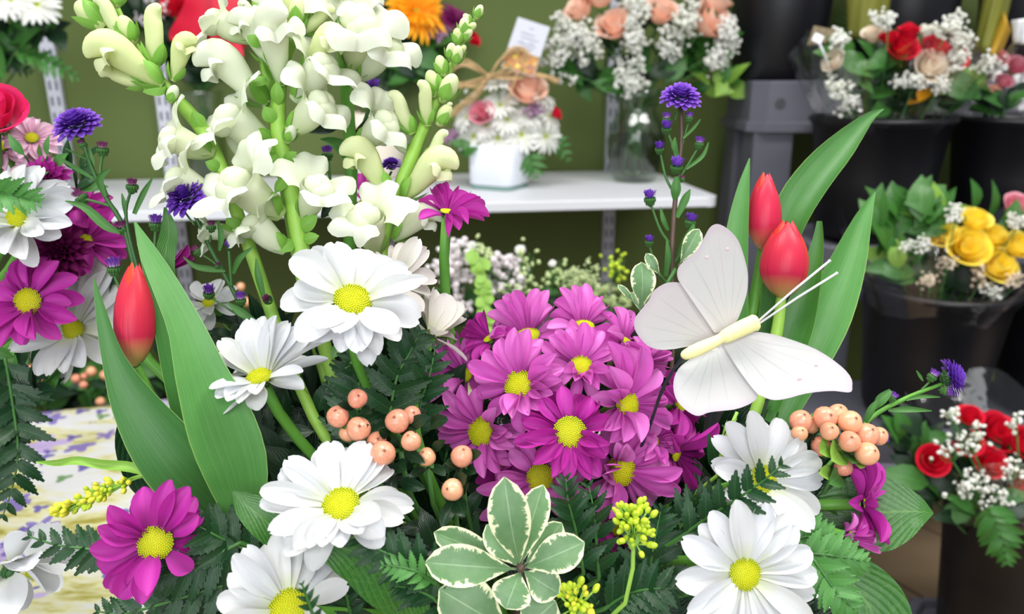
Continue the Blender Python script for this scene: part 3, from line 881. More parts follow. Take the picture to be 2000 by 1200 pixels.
# pots for the two table arrangements
def pot(c, r, h, label, mat='pot_green', z0=TZ + .002):
    t = thing('flower_pot', label, 'flower pot', Vector((c.x, c.y, z0)))
    m = MB().lathe([(.01, 0), (r * .78, 0), (r * .8, .003), (r, h), (r * 1.03, h), (r * 1.03, h + .006), (r * .94, h + .006), (r * .9, h - .01), (.01, h - .012)], 28, (c.x, c.y, z0))
    part('bowl', m, mat, t)
    m = MB().lathe([(r * .88, h - .03), (r * .88, h - .006), (r * .6, h + .006), (.002, h + .010)], 24, (c.x, c.y, z0))
    part('floral_foam', m, 'foam_green', t)
pot(FOAM, .085, .09, 'dark green bowl buried under the foliage of the main table arrangement')
pot(FOAM_L, .08, .09, 'dark green bowl under the pink and purple arrangement at the left')

# ---------------------------------------------------------------- grey tiered stand on the right
def tier(root, x0, x1, y0, y1, z, lip_=.085, leg_to=0.0):
    """a moulded step: tray with a deep lip, lower bead, corner legs and side panels"""
    m = MB(); cx, cy = (x0 + x1) / 2, (y0 + y1) / 2; sx, sy = x1 - x0, y1 - y0
    def ring(ins, zz, ch=.03):
        a, b, c_, d_ = x0 + ins, x1 - ins, y0 + ins, y1 - ins
        return [(a + ch, c_, zz), (b - ch, c_, zz), (b, c_ + ch, zz), (b, d_ - ch, zz), (b - ch, d_, zz), (a + ch, d_, zz), (a, d_ - ch, zz), (a, c_ + ch, zz)]
    lv = [ring(.018, z - .012), ring(.014, z), ring(0.004, z), ring(0, z - .004), ring(0, z - lip_), ring(-.008, z - lip_ - .004), ring(-.008, z - lip_ - .022), ring(.006, z - lip_ - .026)]
    for r_ in lv: m.v += r_; m.uv += [(0, 0)] * 8
    for k in range(len(lv) - 1):
        for i in range(8): j = (i + 1) % 8; m.f.append((k * 8 + i, (k + 1) * 8 + i, (k + 1) * 8 + j, k * 8 + j))
    m.f.append(tuple(range(8))); part('tray', m, 'stand_grey', root, False)
    h = z - lip_ - .02 - leg_to
    for (lx, ly) in ((x0 + .05, y0 + .05), (x1 - .05, y0 + .05), (x0 + .05, y1 - .05), (x1 - .05, y1 - .05)):
        mm = MB(); tw, bw = .042, .055
        for zz, w in ((leg_to + h, tw), (leg_to, bw)):
            for (a, b) in ((-w, -w), (w, -w), (w, w), (-w, w)): mm.v.append((lx + a, ly + b, zz)); mm.uv.append((0, 0))
        mm.f = [(0, 1, 5, 4), (1, 2, 6, 5), (2, 3, 7, 6), (3, 0, 4, 7), (3, 2, 1, 0), (4, 5, 6, 7)]
        part('leg', mm, 'stand_grey', root, False)
    part('hole', MB().tube([Vector((x0 + .055, y0 - .002, z - lip_ * .55)), Vector((x0 + .055, y0 + .004, z - lip_ * .55))], .011, 14), 'stand_hole', root, False)
st1 = thing('display_stand', 'grey plastic display riser, tallest, under the black buckets beside the wall', 'stand', (0.9, 1.85, 0), 'grey plastic step stands')
zt = 1.231; pf = PY(1478, 158, 1.72)
TX0 = pf.x; zt = PY(1478, 158, 1.72).z
tier(st1, TX0, TX0 + 1.3, 1.72, 1.97, zt)
st2 = thing('display_stand', 'grey plastic display riser, middle height, under the upper wrapped rose bouquet', 'stand', (.9, 1.5, 0), 'grey plastic step stands')
z2 = .885
q2 = PY(1668, 482, 1.46); z2 = q2.z
tier(st2, TX0 + .06, TX0 + 1.36, 1.46, 1.705, z2)
st3 = thing('display_stand', 'grey plastic display riser, lowest, under the wrapped yellow rose bouquet', 'stand', (.9, 1.3, 0), 'grey plastic step stands')
q3 = PY(1524, 800, 1.21); z3 = PY(1700, 845, 1.21).z
tier(st3, q3.x, q3.x + 1.2, 1.21, 1.445, z3, .06)

def bucket(label, c, rt, h, z0, group='black flower buckets'):
    rb = rt * .80
    t = thing('bucket', label, 'bucket', Vector((c[0], c[1], z0)), group)
    m = MB().lathe([(.005, .0), (rb - .004, 0), (rb, .004), (rb + (rt - rb) * .5, h * .5), (rt, h - .018), (rt + .004, h - .016), (rt + .006, h - .004), (rt + .004, h), (rt - .004, h - .001), (rt - .006, h - .02), (rb + (rt - rb) * .5 - .004, h * .5), (rb - .004, .008), (.004, .008)], 48, (c[0], c[1], z0))
    part('shell', m, 'bucket_black', t)
    m = MB().lathe([(rt * 1.0, h - .012), (rt + .009, h - .010), (rt + .010, h - .003), (rt + .003, h + .002), (rt - .003, h)], 48, (c[0], c[1], z0))
    part('rim', m, 'bucket_black', t)
    m = MB().lathe([(rb + (rt - rb) * .6 - .006, h * .62), (.003, h * .62)], 32, (c[0], c[1], z0))
    part('water', m, 'water_dark', t)
    return t

# ================================================================ main arrangement: tulips
t = thing('tulip', 'red tulip at the left, half wrapped by its own broad green leaves', 'flower', FOAM, 'red tulips in the main arrangement')
tulip(t, 264, 716, 262, 513, 37, .425, ('tulip_red', 'tulip_red', 'tulip_orange'), 1.0)
px_stem(t, [(264, 714, .428, 20), (300, 780, .432, 20), (360, 880, .435, 19), (440, 990, .44, 18)], 'stem_green', end=FOAM)
blade(t, [(262, 434, .445, 3), (292, 500, .442, 38), (322, 580, .440, 62), (345, 680, .438, 76), (375, 790, .438, 90), (415, 900, .438, 100), (458, 1010, .438, 90)], 'leaf_tulip', cup=.12, tilt=-.35)
blade(t, [(184, 545, .415, 3), (199, 615, .412, 22), (222, 700, .41, 42), (262, 785, .41, 84), (320, 870, .412, 122), (385, 945, .418, 130), (450, 1005, .424, 95)], 'leaf_tulip', cup=.14, tilt=.3)
blade(t, [(264, 434, .402, 3), (288, 490, .400, 32), (322, 556, .398, 50), (362, 640, .398, 66), (392, 730, .398, 96), (430, 830, .402, 128), (462, 920, .408, 118), (480, 1010, .418, 70)], 'leaf_tulip_light', cup=.10, tilt=-.15, wave=.015)
blade(t, [(322, 405, .455, 4), (330, 450, .455, 30), (322, 510, .45, 36), (330, 590, .45, 30)], 'leaf_mid', cup=.1)
t = thing('tulip', 'taller red tulip at the right, rising behind the butterfly', 'flower', FOAM, 'red tulips in the main arrangement')
tulip(t, 1491, 490, 1495, 337, 32, .505, ('tulip_red', 'tulip_red', 'tulip_orange'), .15)
px_stem(t, [(1490, 488, .507, 20), (1470, 600, .505, 22), (1450, 700, .50, 22), (1430, 850, .49, 20)], end=FOAM)
blade(t, [(1464, 309, .50, 2), (1452, 370, .498, 24), (1441, 450, .497, 42), (1436, 540, .497, 50), (1440, 640, .495, 46), (1450, 760, .49, 36)], 'leaf_tulip_light', cup=.15, tilt=.2)
blade(t, [(1726, 213, .52, 2), (1695, 232, .52, 22), (1640, 292, .518, 58), (1590, 350, .517, 72), (1552, 410, .516, 74), (1528, 480, .515, 58), (1510, 560, .512, 40), (1490, 700, .50, 34)], 'leaf_tulip', cup=.22, tilt=.3)
t = thing('tulip', 'lower red tulip with an orange petal, behind the butterfly antennae', 'flower', FOAM, 'red tulips in the main arrangement')
tulip(t, 1526, 582, 1538, 431, 45, .485, ('tulip_red', 'tulip_red', 'tulip_orange'), -.2)
px_stem(t, [(1526, 580, .487, 20), (1515, 660, .486, 24), (1480, 790, .482, 24), (1440, 900, .475, 22)], 'stem_snap', end=FOAM)
blade(t, [(1709, 375, .502, 2), (1684, 430, .50, 34), (1652, 520, .498, 70), (1615, 610, .495, 92), (1580, 690, .492, 84), (1540, 780, .488, 60), (1490, 880, .48, 40)], 'leaf_tulip_light', cup=.18, tilt=-.25)
blade(t, [(1601, 432, .49, 10), (1597, 480, .49, 24), (1580, 560, .488, 46), (1555, 640, .486, 68), (1530, 710, .484, 62), (1500, 800, .48, 44)], 'leaf_tulip', cup=.2, tilt=.25)
blade(t, [(1500, 520, .515, 30), (1495, 580, .512, 50), (1480, 660, .51, 56), (1470, 760, .50, 56), (1490, 810, .49, 60), (1450, 900, .48, 40)], 'leaf_mid', cup=.15)

# ================================================================ butterfly
t = thing('butterfly', 'white feather butterfly decoration with a pale yellow body, on a wire pick', 'butterfly', P(1400, 665, .40))
def wing(name, root_px, outline, d0, dfun, lb=None):
    k = len(outline); m = MB(); nu = 8
    def fn(u, v):
        i = v * (k - 1); a = min(int(i), k - 2); f = i - a
        ox = outline[a][0] * (1 - f) + outline[a + 1][0] * f; oy = outline[a][1] * (1 - f) + outline[a + 1][1] * f
        x = root_px[0] * (1 - u) + ox * u; y = root_px[1] * (1 - u) + oy * u
        return P(x, y, dfun(x, y) + .0005 * math.sin(u * PI))
    o1 = crom(outline, 40); outline = o1; k = len(outline)
    m.grid(fn, nu, 40)
    o = part(name, m, 'butterfly_wing', t, smooth=False, label=lb)
    md = o.modifiers.new('thickness', 'SOLIDIFY'); md.thickness = .0004
    return o
bx0, by0, bx1, by1 = 1331, 698, 1479, 629
def side(x, y):   # signed distance from the body line, px, + = above
    dx, dy = bx1 - bx0, by1 - by0; L = math.hypot(dx, dy); return ((x - bx0) * dy - (y - by0) * dx) / L
df = lambda x, y: .402 + abs(side(x, y)) / 200 * -.012 + (.004 if side(x, y) > 0 else 0)
wing('wing', (1425, 650), [(1441, 622), (1457, 580), (1461, 548), (1459, 524), (1451, 494), (1440, 467), (1421, 447), (1402, 438), (1387, 445), (1376, 464), (1361, 490), (1339, 509), (1325, 524), (1324, 544), (1340, 570), (1395, 650)], .4, lambda x, y: df(x, y) - .001)
wing('wing', (1395, 665), [(1440, 625), (1400, 600), (1350, 565), (1329, 553), (1301, 554), (1277, 569), (1268, 587), (1254, 604), (1241, 622), (1239, 640), (1249, 659), (1267, 677), (1294, 684), (1327, 679), (1350, 676), (1370, 672)], .4, lambda x, y: df(x, y) + .0015)
wing('wing', (1425, 656), [(1459, 649), (1492, 650), (1537, 661), (1594, 683), (1639, 713), (1661, 737), (1664, 756), (1659, 767), (1624, 764), (1575, 769), (1537, 779), (1511, 782), (1489, 775), (1474, 765), (1440, 720), (1410, 672)], .4, lambda x, y: df(x, y) - .001)
wing('wing', (1395, 668), [(1450, 655), (1470, 710), (1479, 769), (1470, 786), (1440, 799), (1410, 803), (1385, 806), (1362, 813), (1339, 801), (1320, 779), (1315, 749), (1324, 722), (1346, 703), (1362, 690)], .4, lambda x, y: df(x, y) + .0015)
for (x, y, r) in ((1421, 487, 3.2), (1381, 503, 3.4), (1594, 714, 3.4), (1562, 741, 4.4)):
    m = MB(); m.ico(P(x, y, df(x, y) - .0012), r * .4 / F, 2, (1, .25, 1), None); part('spot', m, 'butterfly_spot', t)
m = MB(); c = crom([(1331, 698, 3), (1338, 694, 10), (1365, 682, 13), (1398, 667, 11), (1408, 661, 10), (1418, 657, 14), (1450, 641, 16), (1468, 633, 16), (1474, 631, 17), (1480, 629, 13)], 30)
m.tube([P(x, y, .396) for x, y, r in c], [r * .396 / F for x, y, r in c], 16); part('body', m, 'butterfly_body', t)
for a, b in (((1476, 632), (1620, 510)), ((1480, 634), (1634, 534))):
    m = MB(); m.tube([P(*a, .395), P((a[0] + b[0]) / 2, (a[1] + b[1]) / 2 - 2, .392), P(*b, .390)], .0006, 8); m.ico(P(*b, .390), .0009, 1); part('antenna', m, 'antenna_white', t)
px_stem(t, [(1336, 696, .398, 6), (1312, 728, .404, 7), (1291, 768, .412, 7), (1270, 830, .43, 6)], 'pick_black', name='wire_pick', end=FOAM)

# ================================================================ white daisies
GW = 'white daisies of the main arrangement'
daisy('large white daisy facing up right, highest and most central of the open daisies', 689, 584, .40, (.28, .55, .78), 37,
      [(547, 594, 1.1), (569, 503, 1.25), (597, 484, .8), (638, 467, 1.15), (697, 481, 1.15), (757, 505, 1.1), (790, 522, 1.1), (812, 552, .9), (835, 545, .7), (819, 625, 1.25), (784, 648, 1.1), (748, 690, .8), (730, 712, .8), (717, 684, 1.0), (682, 683, .8), (682, 647, 1.0), (642, 637, 1.0), (602, 660, 1.15)], group=GW, W=.44, L=142)
daisy('white daisy cupped upward on a curved stem, just right of the left tulip', 507, 733, .415, (-.12, .80, .58), 27,
      [(409, 690), (417, 664), (452, 642), (477, 622, 1.1), (507, 618, 1.1), (540, 617), (565, 628), (588, 640), (606, 658), (637, 667, .8), (641, 702, .7), (605, 722, .8), (530, 760, .8), (500, 776, .9), (474, 773, .9), (452, 768, .9), (440, 752, .9), (428, 735, .9)], group=GW, W=.4, L=118, foam=FOAM + Vector((-.03, .0, 0)))
daisy('wide white daisy left of the orange berries, facing up', 665, 985, .372, (.0, .62, .78), 37,
      [(508, 958, .9), (507, 984, .8), (548, 1018, 1.0), (580, 1058, 1.0), (545, 905, 1.0), (533, 932, .9), (562, 935, 1.1), (602, 893, 1.0), (625, 876, 1.1), (668, 892, .9), (702, 878, 1.1), (732, 902, 1.0), (748, 935, 1.0), (758, 987, 1.1), (809, 988, .9), (797, 1000, .9), (763, 1022, 1.0), (727, 1010, .9), (690, 1034, .9), (655, 1032, .8), (630, 1035, .8), (603, 1040, .9)], group=GW, W=.40, L=152)
daisy('white daisy low at the bottom edge, a serrated fern tip over its yellow centre', 563, 1190, .365, (-.05, .42, .9), 40,
      [(500, 1083), (457, 1083), (437, 1128, 1.1), (418, 1178, 1.1), (524, 1055), (563, 1062), (600, 1076, 1.1), (634, 1108), (648, 1147, .9), (667, 1182, .9), (470, 1075), (425, 1225), (455, 1270), (520, 1300), (590, 1300), (650, 1280), (675, 1235)], group=GW, W=.38, L=150)
daisy('white daisy facing straight out, lowest of the two at bottom right', 1457, 1123, .375, (.02, .14, .99), 32,
      [(1440, 977, 1.1), (1502, 990, 1.1), (1545, 1010), (1563, 1035), (1588, 1078, 1.05), (1597, 1122), (1590, 1163), (1568, 1195), (1393, 1003, 1.05), (1333, 1056, 1.1), (1318, 1135, 1.15), (1333, 1175), (1352, 1205), (1395, 1245), (1450, 1262), (1505, 1255), (1550, 1232), (1410, 1030, .9), (1470, 1010, .9), (1370, 1100, .9)], group=GW, W=.36, L=146)
daisy('white daisy below the butterfly, a fern tip crossing its yellow centre', 1492, 936, .405, (.22, .3, .93), 28,
      [(1420, 825), (1467, 803, 1.05), (1506, 828, 1.05), (1537, 824), (1570, 852), (1591, 870), (1614, 900, 1.05), (1618, 947, 1.05), (1604, 1000, 1.05), (1566, 1022, 1.05), (1530, 1015), (1405, 862), (1383, 902, 1.05), (1396, 950, 1.0), (1430, 985), (1470, 1010)], group=GW, W=.38, L=132)
daisy('pale white daisy half hidden behind the large central daisy', 772, 548, .435, (.55, .6, .35), 24,
      [(786, 472, 1.2), (735, 492, 1.2), (760, 478), (815, 462), (831, 482, .9), (846, 541), (835, 570), (812, 520, 1.2), (745, 530)], pet='petal_cream_back', group=GW, W=.45, L=100)
daisy('white daisy seen from the side, between the central daisy and the purple mound', 848, 650, .448, (.45, .8, -.25), 14,
      [(846, 562, 1.2), (872, 574, 1.2), (895, 590, 1.1), (906, 602), (903, 622, .9), (868, 645, .8), (822, 565, 1.2), (815, 600, 1.1), (885, 665, .8)], pet='petal_cream_back', group=GW, W=.45, L=98, fill=4)
daisy('small white daisy with curling petals behind the left tulip leaves', 408, 590, .49, (-.1, .5, .85), 14,
      [(363, 552), (388, 552, 1.1), (414, 545), (450, 560, .9), (453, 585), (430, 615), (398, 638, 1.1), (372, 600), (440, 575)], group=GW, W=.42, L=70)
daisy('white daisy lying face down on the cloth at bottom left, green calyx showing', 20, 1108, .46, (-.45, .38, -.6), 22,
      [(138, 1108, 1.4), (127, 1140, 1.2), (84, 1168, 1.5), (30, 1200, 1.5), (75, 1070, 1.2), (-10, 1190, 1.3), (110, 1085, 1.2), (-60, 1150, 1.2)], group='white daisies on the cloth', W=.5, L=125, fill=5, stem=False)
daisy('white daisy resting on the printed cloth, partly behind the dark fern tip', 70, 1110, .52, (.0, .6, .5), 20,
      [(60, 1033, 1.3), (100, 1030, 1.3), (143, 1050, 1.2), (30, 1050, 1.2), (150, 1080, 1.2)], group='white daisies on the cloth', W=.5, L=90, fill=5, stem=False)

# ================================================================ purple mound
GP = 'pink purple daisies of the central mound'
def mound_d(px, py): return .425 + .085 * ((px - 1120) ** 2 + (py - 850) ** 2) / 300 ** 2
def mn(px, py, z=.8): return ((px - 1130) / 320, (810 - py) / 260, z)
def pm(label, px, py, rpx, tips, pet='petal_pink_purple', n=None, d=None, L=None, disc='disc_yellow', fill=9, **kw):
    kw.setdefault('discsc', 1.0)
    return daisy(label, px, py, d or mound_d(px, py), n or mn(px, py), rpx, tips, L=L, W=.34, pet=pet, keys='p', disc=disc, fill=fill, stemmat='stem_green', group=GP, stem_r=.002, **kw)
pm('pink purple daisy with the widest face, left of centre near the top of the mound', 1013, 753, 32, [(1033, 643, 1.1), (1060, 664), (1083, 690), (1093, 738), (1076, 762), (1063, 792), (1030, 800), (1000, 805), (975, 664, 1.1), (943, 690), (913, 712), (924, 735), (938, 748), (957, 780), (1005, 640), (1075, 715), (985, 800)], L=112)
pm('pink purple daisy with a small round centre, above the middle of the mound', 1135, 715, 23, [(1087, 647), (1112, 640), (1143, 630, 1.1), (1181, 648), (1202, 677), (1198, 702), (1185, 722), (1163, 755), (1147, 745), (1117, 738), (1096, 722), (1080, 697), (1074, 658), (1160, 640)], L=88)
pm('pink purple daisy turned right with an oval centre, just below the butterfly tail', 1227, 790, 27, [(1188, 667), (1217, 677), (1255, 675), (1250, 717), (1177, 757), (1185, 713), (1172, 828), (1183, 853), (1207, 850), (1317, 838, 1.1), (1312, 803, 1.1), (1305, 773), (1298, 728), (1240, 850), (1275, 850)], n=(.45, .15, .85), L=112)
pm('deep magenta daisy facing out at the very centre of the mound', 1113, 846, 33, [(1182, 857), (1175, 882), (1167, 922, 1.15), (1148, 928), (1105, 930), (1075, 920), (1040, 897), (1003, 864), (1020, 848), (1020, 820), (1053, 806), (1077, 781), (1100, 770), (1124, 778), (1150, 780), (1168, 785), (1180, 815)], pet='petal_magenta', n=(0, .15, 1), L=108, d=.418)
pm('pink purple daisy with a tall oval centre at the left of the mound', 940, 844, 30, [(848, 803), (853, 860), (867, 758), (900, 752), (937, 766), (970, 790), (947, 924), (978, 918), (1000, 900), (1004, 862), (990, 830), (915, 910), (880, 890), (1000, 840), (850, 830)], n=(-.35, .05, .9), L=100)
pm('pink purple daisy in profile at the far left edge of the mound', 908, 733, 15, [(853, 663), (850, 684), (828, 717), (818, 737), (823, 755), (830, 787), (887, 648), (930, 650), (850, 770), (875, 780), (940, 690), (835, 700)], n=(-.35, .3, .7), L=92)
pm('pink purple daisy with tall upright petals at the top left of the mound', 1032, 652, 22, [(1003, 568, 1.1), (1030, 580), (1050, 563), (1073, 567), (1083, 600), (1067, 633), (983, 577), (965, 590), (950, 613), (960, 640), (990, 690)], n=(-.05, .75, .6), L=96)
pm('pink purple daisy at the very top of the mound, centre seen low', 1141, 634, 20, [(1094, 562), (1120, 557), (1147, 553, 1.1), (1177, 580), (1192, 600), (1085, 590), (1075, 620), (1185, 630), (1105, 650)], n=(.1, .8, .5), L=86)
pm('pink purple daisy at the top right of the mound beside the grey green leaves', 1222, 665, 14, [(1233, 606), (1242, 628), (1205, 600), (1180, 610), (1250, 660), (1260, 690), (1180, 645), (1200, 700), (1235, 700)], n=(.4, .7, .4), L=78)
pm('dark eyed purple daisy in the lower right front of the mound', 1213, 922, 32, [(1172, 892), (1168, 910), (1197, 853), (1215, 856), (1247, 846), (1277, 843), (1313, 907, 1.05), (1333, 918), (1307, 963, 1.1), (1330, 960), (1287, 990, 1.05), (1257, 997), (1213, 998, 1.05), (1183, 996), (1157, 983), (1160, 950)], disc='disc_olive', n=(.25, -.05, .95), L=112)
pm('shaded purple daisy low in the mound, above the variegated leaves', 1057, 937, 30, [(1000, 885), (1012, 915), (1037, 896), (1097, 884), (1133, 900), (1143, 920), (1145, 958), (1130, 975), (1100, 972), (937, 1015), (930, 957), (967, 940), (985, 985), (1010, 1010)], disc='disc_olive', n=(-.1, .1, .95), L=100)
pm('magenta daisy in profile at the far right of the mound', 1322, 885, 17, [(1403, 827), (1384, 858), (1388, 887), (1380, 913), (1380, 950), (1370, 965), (1335, 830), (1350, 990), (1400, 845), (1360, 830), (1300, 840)], pet='petal_magenta', n=(.7, 0, .6), disc='disc_olive', L=95)
pm('pink purple daisy tucked beneath the tail of the butterfly', 1262, 706, 14, [(1313, 687), (1320, 700), (1290, 735), (1310, 720), (1280, 650), (1240, 690), (1300, 665)], n=(.5, .4, .6), L=72)
pm('magenta daisy hidden under the lower wing of the butterfly', 1330, 790, 15, [(1290, 750), (1370, 800), (1375, 830), (1350, 850), (1310, 850), (1290, 820), (1340, 740), (1385, 815)], pet='petal_magenta', n=(.6, .2, .7), L=85)
pm('deep purple daisy peeping out beneath the mound beside the lime buds', 1205, 1035, 14, [(1175, 1085), (1190, 1100), (1225, 1095), (1160, 1040), (1180, 1010), (1225, 1010)], pet='petal_magenta', n=(0, .1, .9), L=75, d=.445)
pm('small dark pink daisy at the back left of the mound', 955, 660, 12, [(905, 640), (920, 630), (895, 660), (940, 610), (985, 650), (900, 690)], pet='petal_magenta', n=(-.4, .7, .4), L=72, d=.475)
pm('small pink purple daisy filling the lower left of the mound', 975, 905, 14, [(930, 880), (920, 920), (935, 955), (960, 960), (1000, 955), (1010, 890)], pet='petal_magenta', n=(-.4, 0, .8), L=75, d=.455)
pm('pink purple daisy filling the gap above the dark eyed daisy', 1275, 862, 14, [(1240, 840), (1300, 830), (1320, 870), (1290, 900), (1250, 890), (1320, 850)], n=(.3, .2, .8), L=75, d=.452)
# loose purple daisies
GB = 'loose purple daisies'
daisy('magenta daisy standing alone at bottom left over the cloth', 302, 1062, .385, (.25, .12, .96), 34,
      [(232, 979), (222, 1013, .9), (278, 953, 1.2), (334, 938), (370, 952, 1.1), (202, 1057), (193, 1110), (212, 1152), (247, 1160, 1.1), (300, 1160), (320, 1138), (363, 1080, .9), (366, 1022, .8), (360, 985)], pet='petal_magenta', keys='p', W=.44, group=GB, L=118, fill=5, foam=FOAM + Vector((-.04, 0, 0)))
daisy('magenta daisy held high on its own stem, beside the right snapdragon', 874, 412, .462, (.15, .85, .4), 14,
      [(838, 360, 1.1), (850, 355), (880, 362, 1.1), (913, 367, 1.1), (945, 395), (956, 422, 1.1), (917, 443, .8), (881, 469, .6), (825, 395), (815, 385), (935, 380)], pet='petal_magenta', keys='p', W=.34, group=GB, L=88, fill=5)
daisy('magenta daisy mostly hidden behind the thick central snapdragon stem', 712, 395, .53, (0, .6, .6), 12,
      [(700, 335), (722, 345), (735, 370), (690, 370), (740, 405), (695, 420)], pet='petal_magenta', keys='p', W=.4, group=GB, L=65, fill=4)
daisy('magenta daisy in profile at the right edge, above the broad toothed leaf', 1690, 985, .415, (.8, .12, .5), 11,
      [(1700, 900), (1722, 905), (1735, 930), (1738, 955), (1742, 985), (1743, 1012), (1740, 1045), (1731, 1072), (1672, 940, 1.1), (1680, 915, 1.0), (1712, 1050, 1.0), (1690, 1040)], pet='petal_magenta', keys='p', W=.4, group=GB, L=98, fill=8)
daisy('half opened purple daisy with narrow petals, below the profile daisy at right', 1657, 1052, .40, (.85, -.3, .3), 15,
      [(1690, 1018, .7), (1705, 1040, .7), (1722, 1050, .7), (1730, 1064, .7), (1731, 1082, .7), (1712, 1086, .7), (1695, 1084, .7), (1715, 1070, .7), (1715, 1028, .7)], pet='petal_pink_purple', keys='p', W=.26, group=GB, L=85, fill=5, fillL=.6)
daisy('small purple daisy in profile behind the left tulip leaf', 330, 528, .47, (.8, .5, -.1), 9,
      [(358, 477), (350, 490), (358, 500), (340, 485)], pet='petal_magenta', keys='p', W=.3, group=GB, L=62, fill=5, fillL=.6)

# ================================================================ snapdragons
GS = 'white snapdragons of the main arrangement'
s1 = thing('snapdragon', 'leftmost white snapdragon, its stem leaning far to the left', 'flower', FOAM, GS)
px_stem(s1, [(205, -45, .47, 12), (238, 40, .47, 15), (285, 125, .468, 20), (340, 188, .467, 26), (393, 250, .466, 30), (430, 322, .466, 28), (468, 430, .467, 27), (500, 520, .47, 27), (530, 610, .47, 26), (570, 720, .465, 24)], 'stem_snap', n=26, end=FOAM)
D1 = .466
for a in ((207, 55, 153, 8, .1, 'green'), (243, 82, 208, 8, .3, 'bud'), (262, 88, 247, 38, .4, 'green'), (200, 10, 178, -30, .2, 'green'), (225, 15, 240, -25, .2, 'green'),
          (302, 132, 308, 34, .15, 'bud', 1.1), (338, 158, 372, 80, .2, 'hood', 1.0), (318, 166, 232, 108, .45, 'hood', 1.15), (288, 168, 203, 140, .1, 'bud', .95)):
    floret(s1, *a[:4], D1, a[4], a[5], 'petal_snap_yellow', sz=a[6] if len(a) > 6 else 1, dt=-.004)
for a in ((418, 300, 318, 262, .55, 'open', 1.0), (425, 385, 335, 335, .5, 'open', 1.05), (460, 450, 378, 452, .3, 'open', .95), (330, 200, 352, 168, .4, 'green', .9)):
    floret(s1, *a[:4], D1, a[4], a[5], 'petal_snap', sz=a[6], dt=-.003)
s2 = thing('snapdragon', 'white snapdragon second from the left, in front of the red ribbon', 'flower', FOAM, GS)
px_stem(s2, [(500, -45, .478, 20), (503, 10, .478, 22), (512, 80, .478, 22), (522, 150, .479, 22), (533, 220, .48, 22), (548, 310, .482, 22), (562, 400, .484, 22), (580, 500, .485, 22), (610, 650, .48, 20)], 'stem_snap', n=22, end=FOAM)
for a in ((538, 330, 505, 290, .3, 'hood', .9), (495, 78, 412, 35, .35, 'open', 1.15), (528, 125, 488, 52, .35, 'hood', 1.15), (520, 205, 440, 128, .3, 'hood', 1.2), (535, 290, 448, 222, .6, 'open', 1.15), (470, 305, 455, 225, .3, 'open', .9), (515, -10, 480, -30, .3, 'hood', 1), (500, 25, 470, 5, .2, 'hood', .9)):
    floret(s2, *a[:4], .478, a[4], a[5], 'petal_snap', sz=a[6], dt=-.005)
s3 = thing('snapdragon', 'tallest central white snapdragon with pale green stem and yellow tinted upper buds', 'flower', FOAM, GS)
px_stem(s3, [(618, -45, .472, 16), (600, 20, .472, 20), (577, 62, .47, 22), (555, 125, .469, 24), (545, 200, .468, 28), (545, 262, .467, 32), (562, 340, .466, 34), (575, 410, .466, 34), (586, 470, .466, 34), (605, 560, .466, 32), (640, 700, .462, 28)], 'stem_snap', n=26, end=FOAM)
for a in ((552, 100, 532, 8, .4, 'hood', 1.0, 0), (548, 165, 556, 75, .75, 'hood', 1.25, 0), (570, 55, 562, -8, .3, 'bud', 1, 1), (580, 55, 586, 4, .4, 'green', 1, 1), (590, 66, 645, 28, .3, 'bud', 1.1, 1), (596, 140, 652, 84, .4, 'hood', 1.2, 1),
          (575, 195, 655, 115, .35, 'open', 1.15, 0), (566, 258, 652, 190, .4, 'open', 1.15, 0), (548, 420, 472, 345, .85, 'open', 1.15, 0), (560, 490, 486, 418, .3, 'open', 1.1, 0), (592, 425, 640, 350, .7, 'open', 1.15, 0), (625, 20, 660, -12, .3, 'hood', 1.2, 1), (600, 8, 585, -30, .3, 'green', 1, 1), (612, 30, 632, 12, .5, 'green', 1, 1), (560, 280, 585, 235, .4, 'green', .7, 0)):
    floret(s3, *a[:4], .469, a[4], a[5], 'petal_snap_yellow' if a[7] else 'petal_snap', sz=a[6], dt=-.006 if a[2] < 600 else -.002)
for (st, lst) in ((s3, ((543, 205, 540, 165, 22), (552, 320, 575, 300, 20), (548, 300, 520, 330, 22), (562, 345, 540, 372, 20), (585, 450, 615, 425, 26), (575, 470, 548, 488, 24), (590, 470, 618, 462, 20), (580, 120, 600, 165, 18))), (s2, ((520, 150, 500, 165, 20), (510, 90, 486, 72, 20), (535, 240, 518, 212, 24), (540, 300, 512, 285, 18))), (s1, ((398, 252, 378, 222, 24), (330, 172, 285, 178, 22), (432, 330, 405, 318, 20), (440, 360, 420, 395, 20), (470, 450, 445, 430, 24)))):
    for (a, b, c, e_, w) in lst: 
        q = P(a, b, .463); v = P(c, e_, .458) - q; l = v.length * 1.15; inst('bract', 'sepal:a', 'leaf_sepal', st, frame(q, v, CB, (l, w * .463 / F / .75 * 1.2, l)))
s4 = thing('snapdragon', 'white snapdragon with a thick dark green stem and large double bloom at the top', 'flower', FOAM, GS)
px_stem(s4, [(664, 20, .50, 24), (672, 120, .50, 25), (680, 220, .50, 25), (686, 320, .50, 25), (684, 420, .50, 24), (682, 520, .495, 23), (690, 680, .48, 22), (720, 800, .47, 20)], 'stem_green', n=22, end=FOAM)
for a in ((690, 132, 716, 62, 1.3, 'open', 1.35), (705, 150, 770, 85, .7, 'open', 1.25), (690, 30, 700, -25, .8, 'open', 1.2), (655, 140, 625, 135, .5, 'open', .9), (700, 285, 772, 232, .55, 'open', 1.2), (668, 100, 645, 60, .2, 'green', .9)):
    floret(s4, *a[:4], .497, a[4], a[5], 'petal_snap', sz=a[6], dt=-.006)
blade(s4, [(625, 272, .498, 2), (650, 277, .496, 18), (672, 292, .496, 28), (684, 320, .498, 10)], 'leaf_mid', cup=.2)
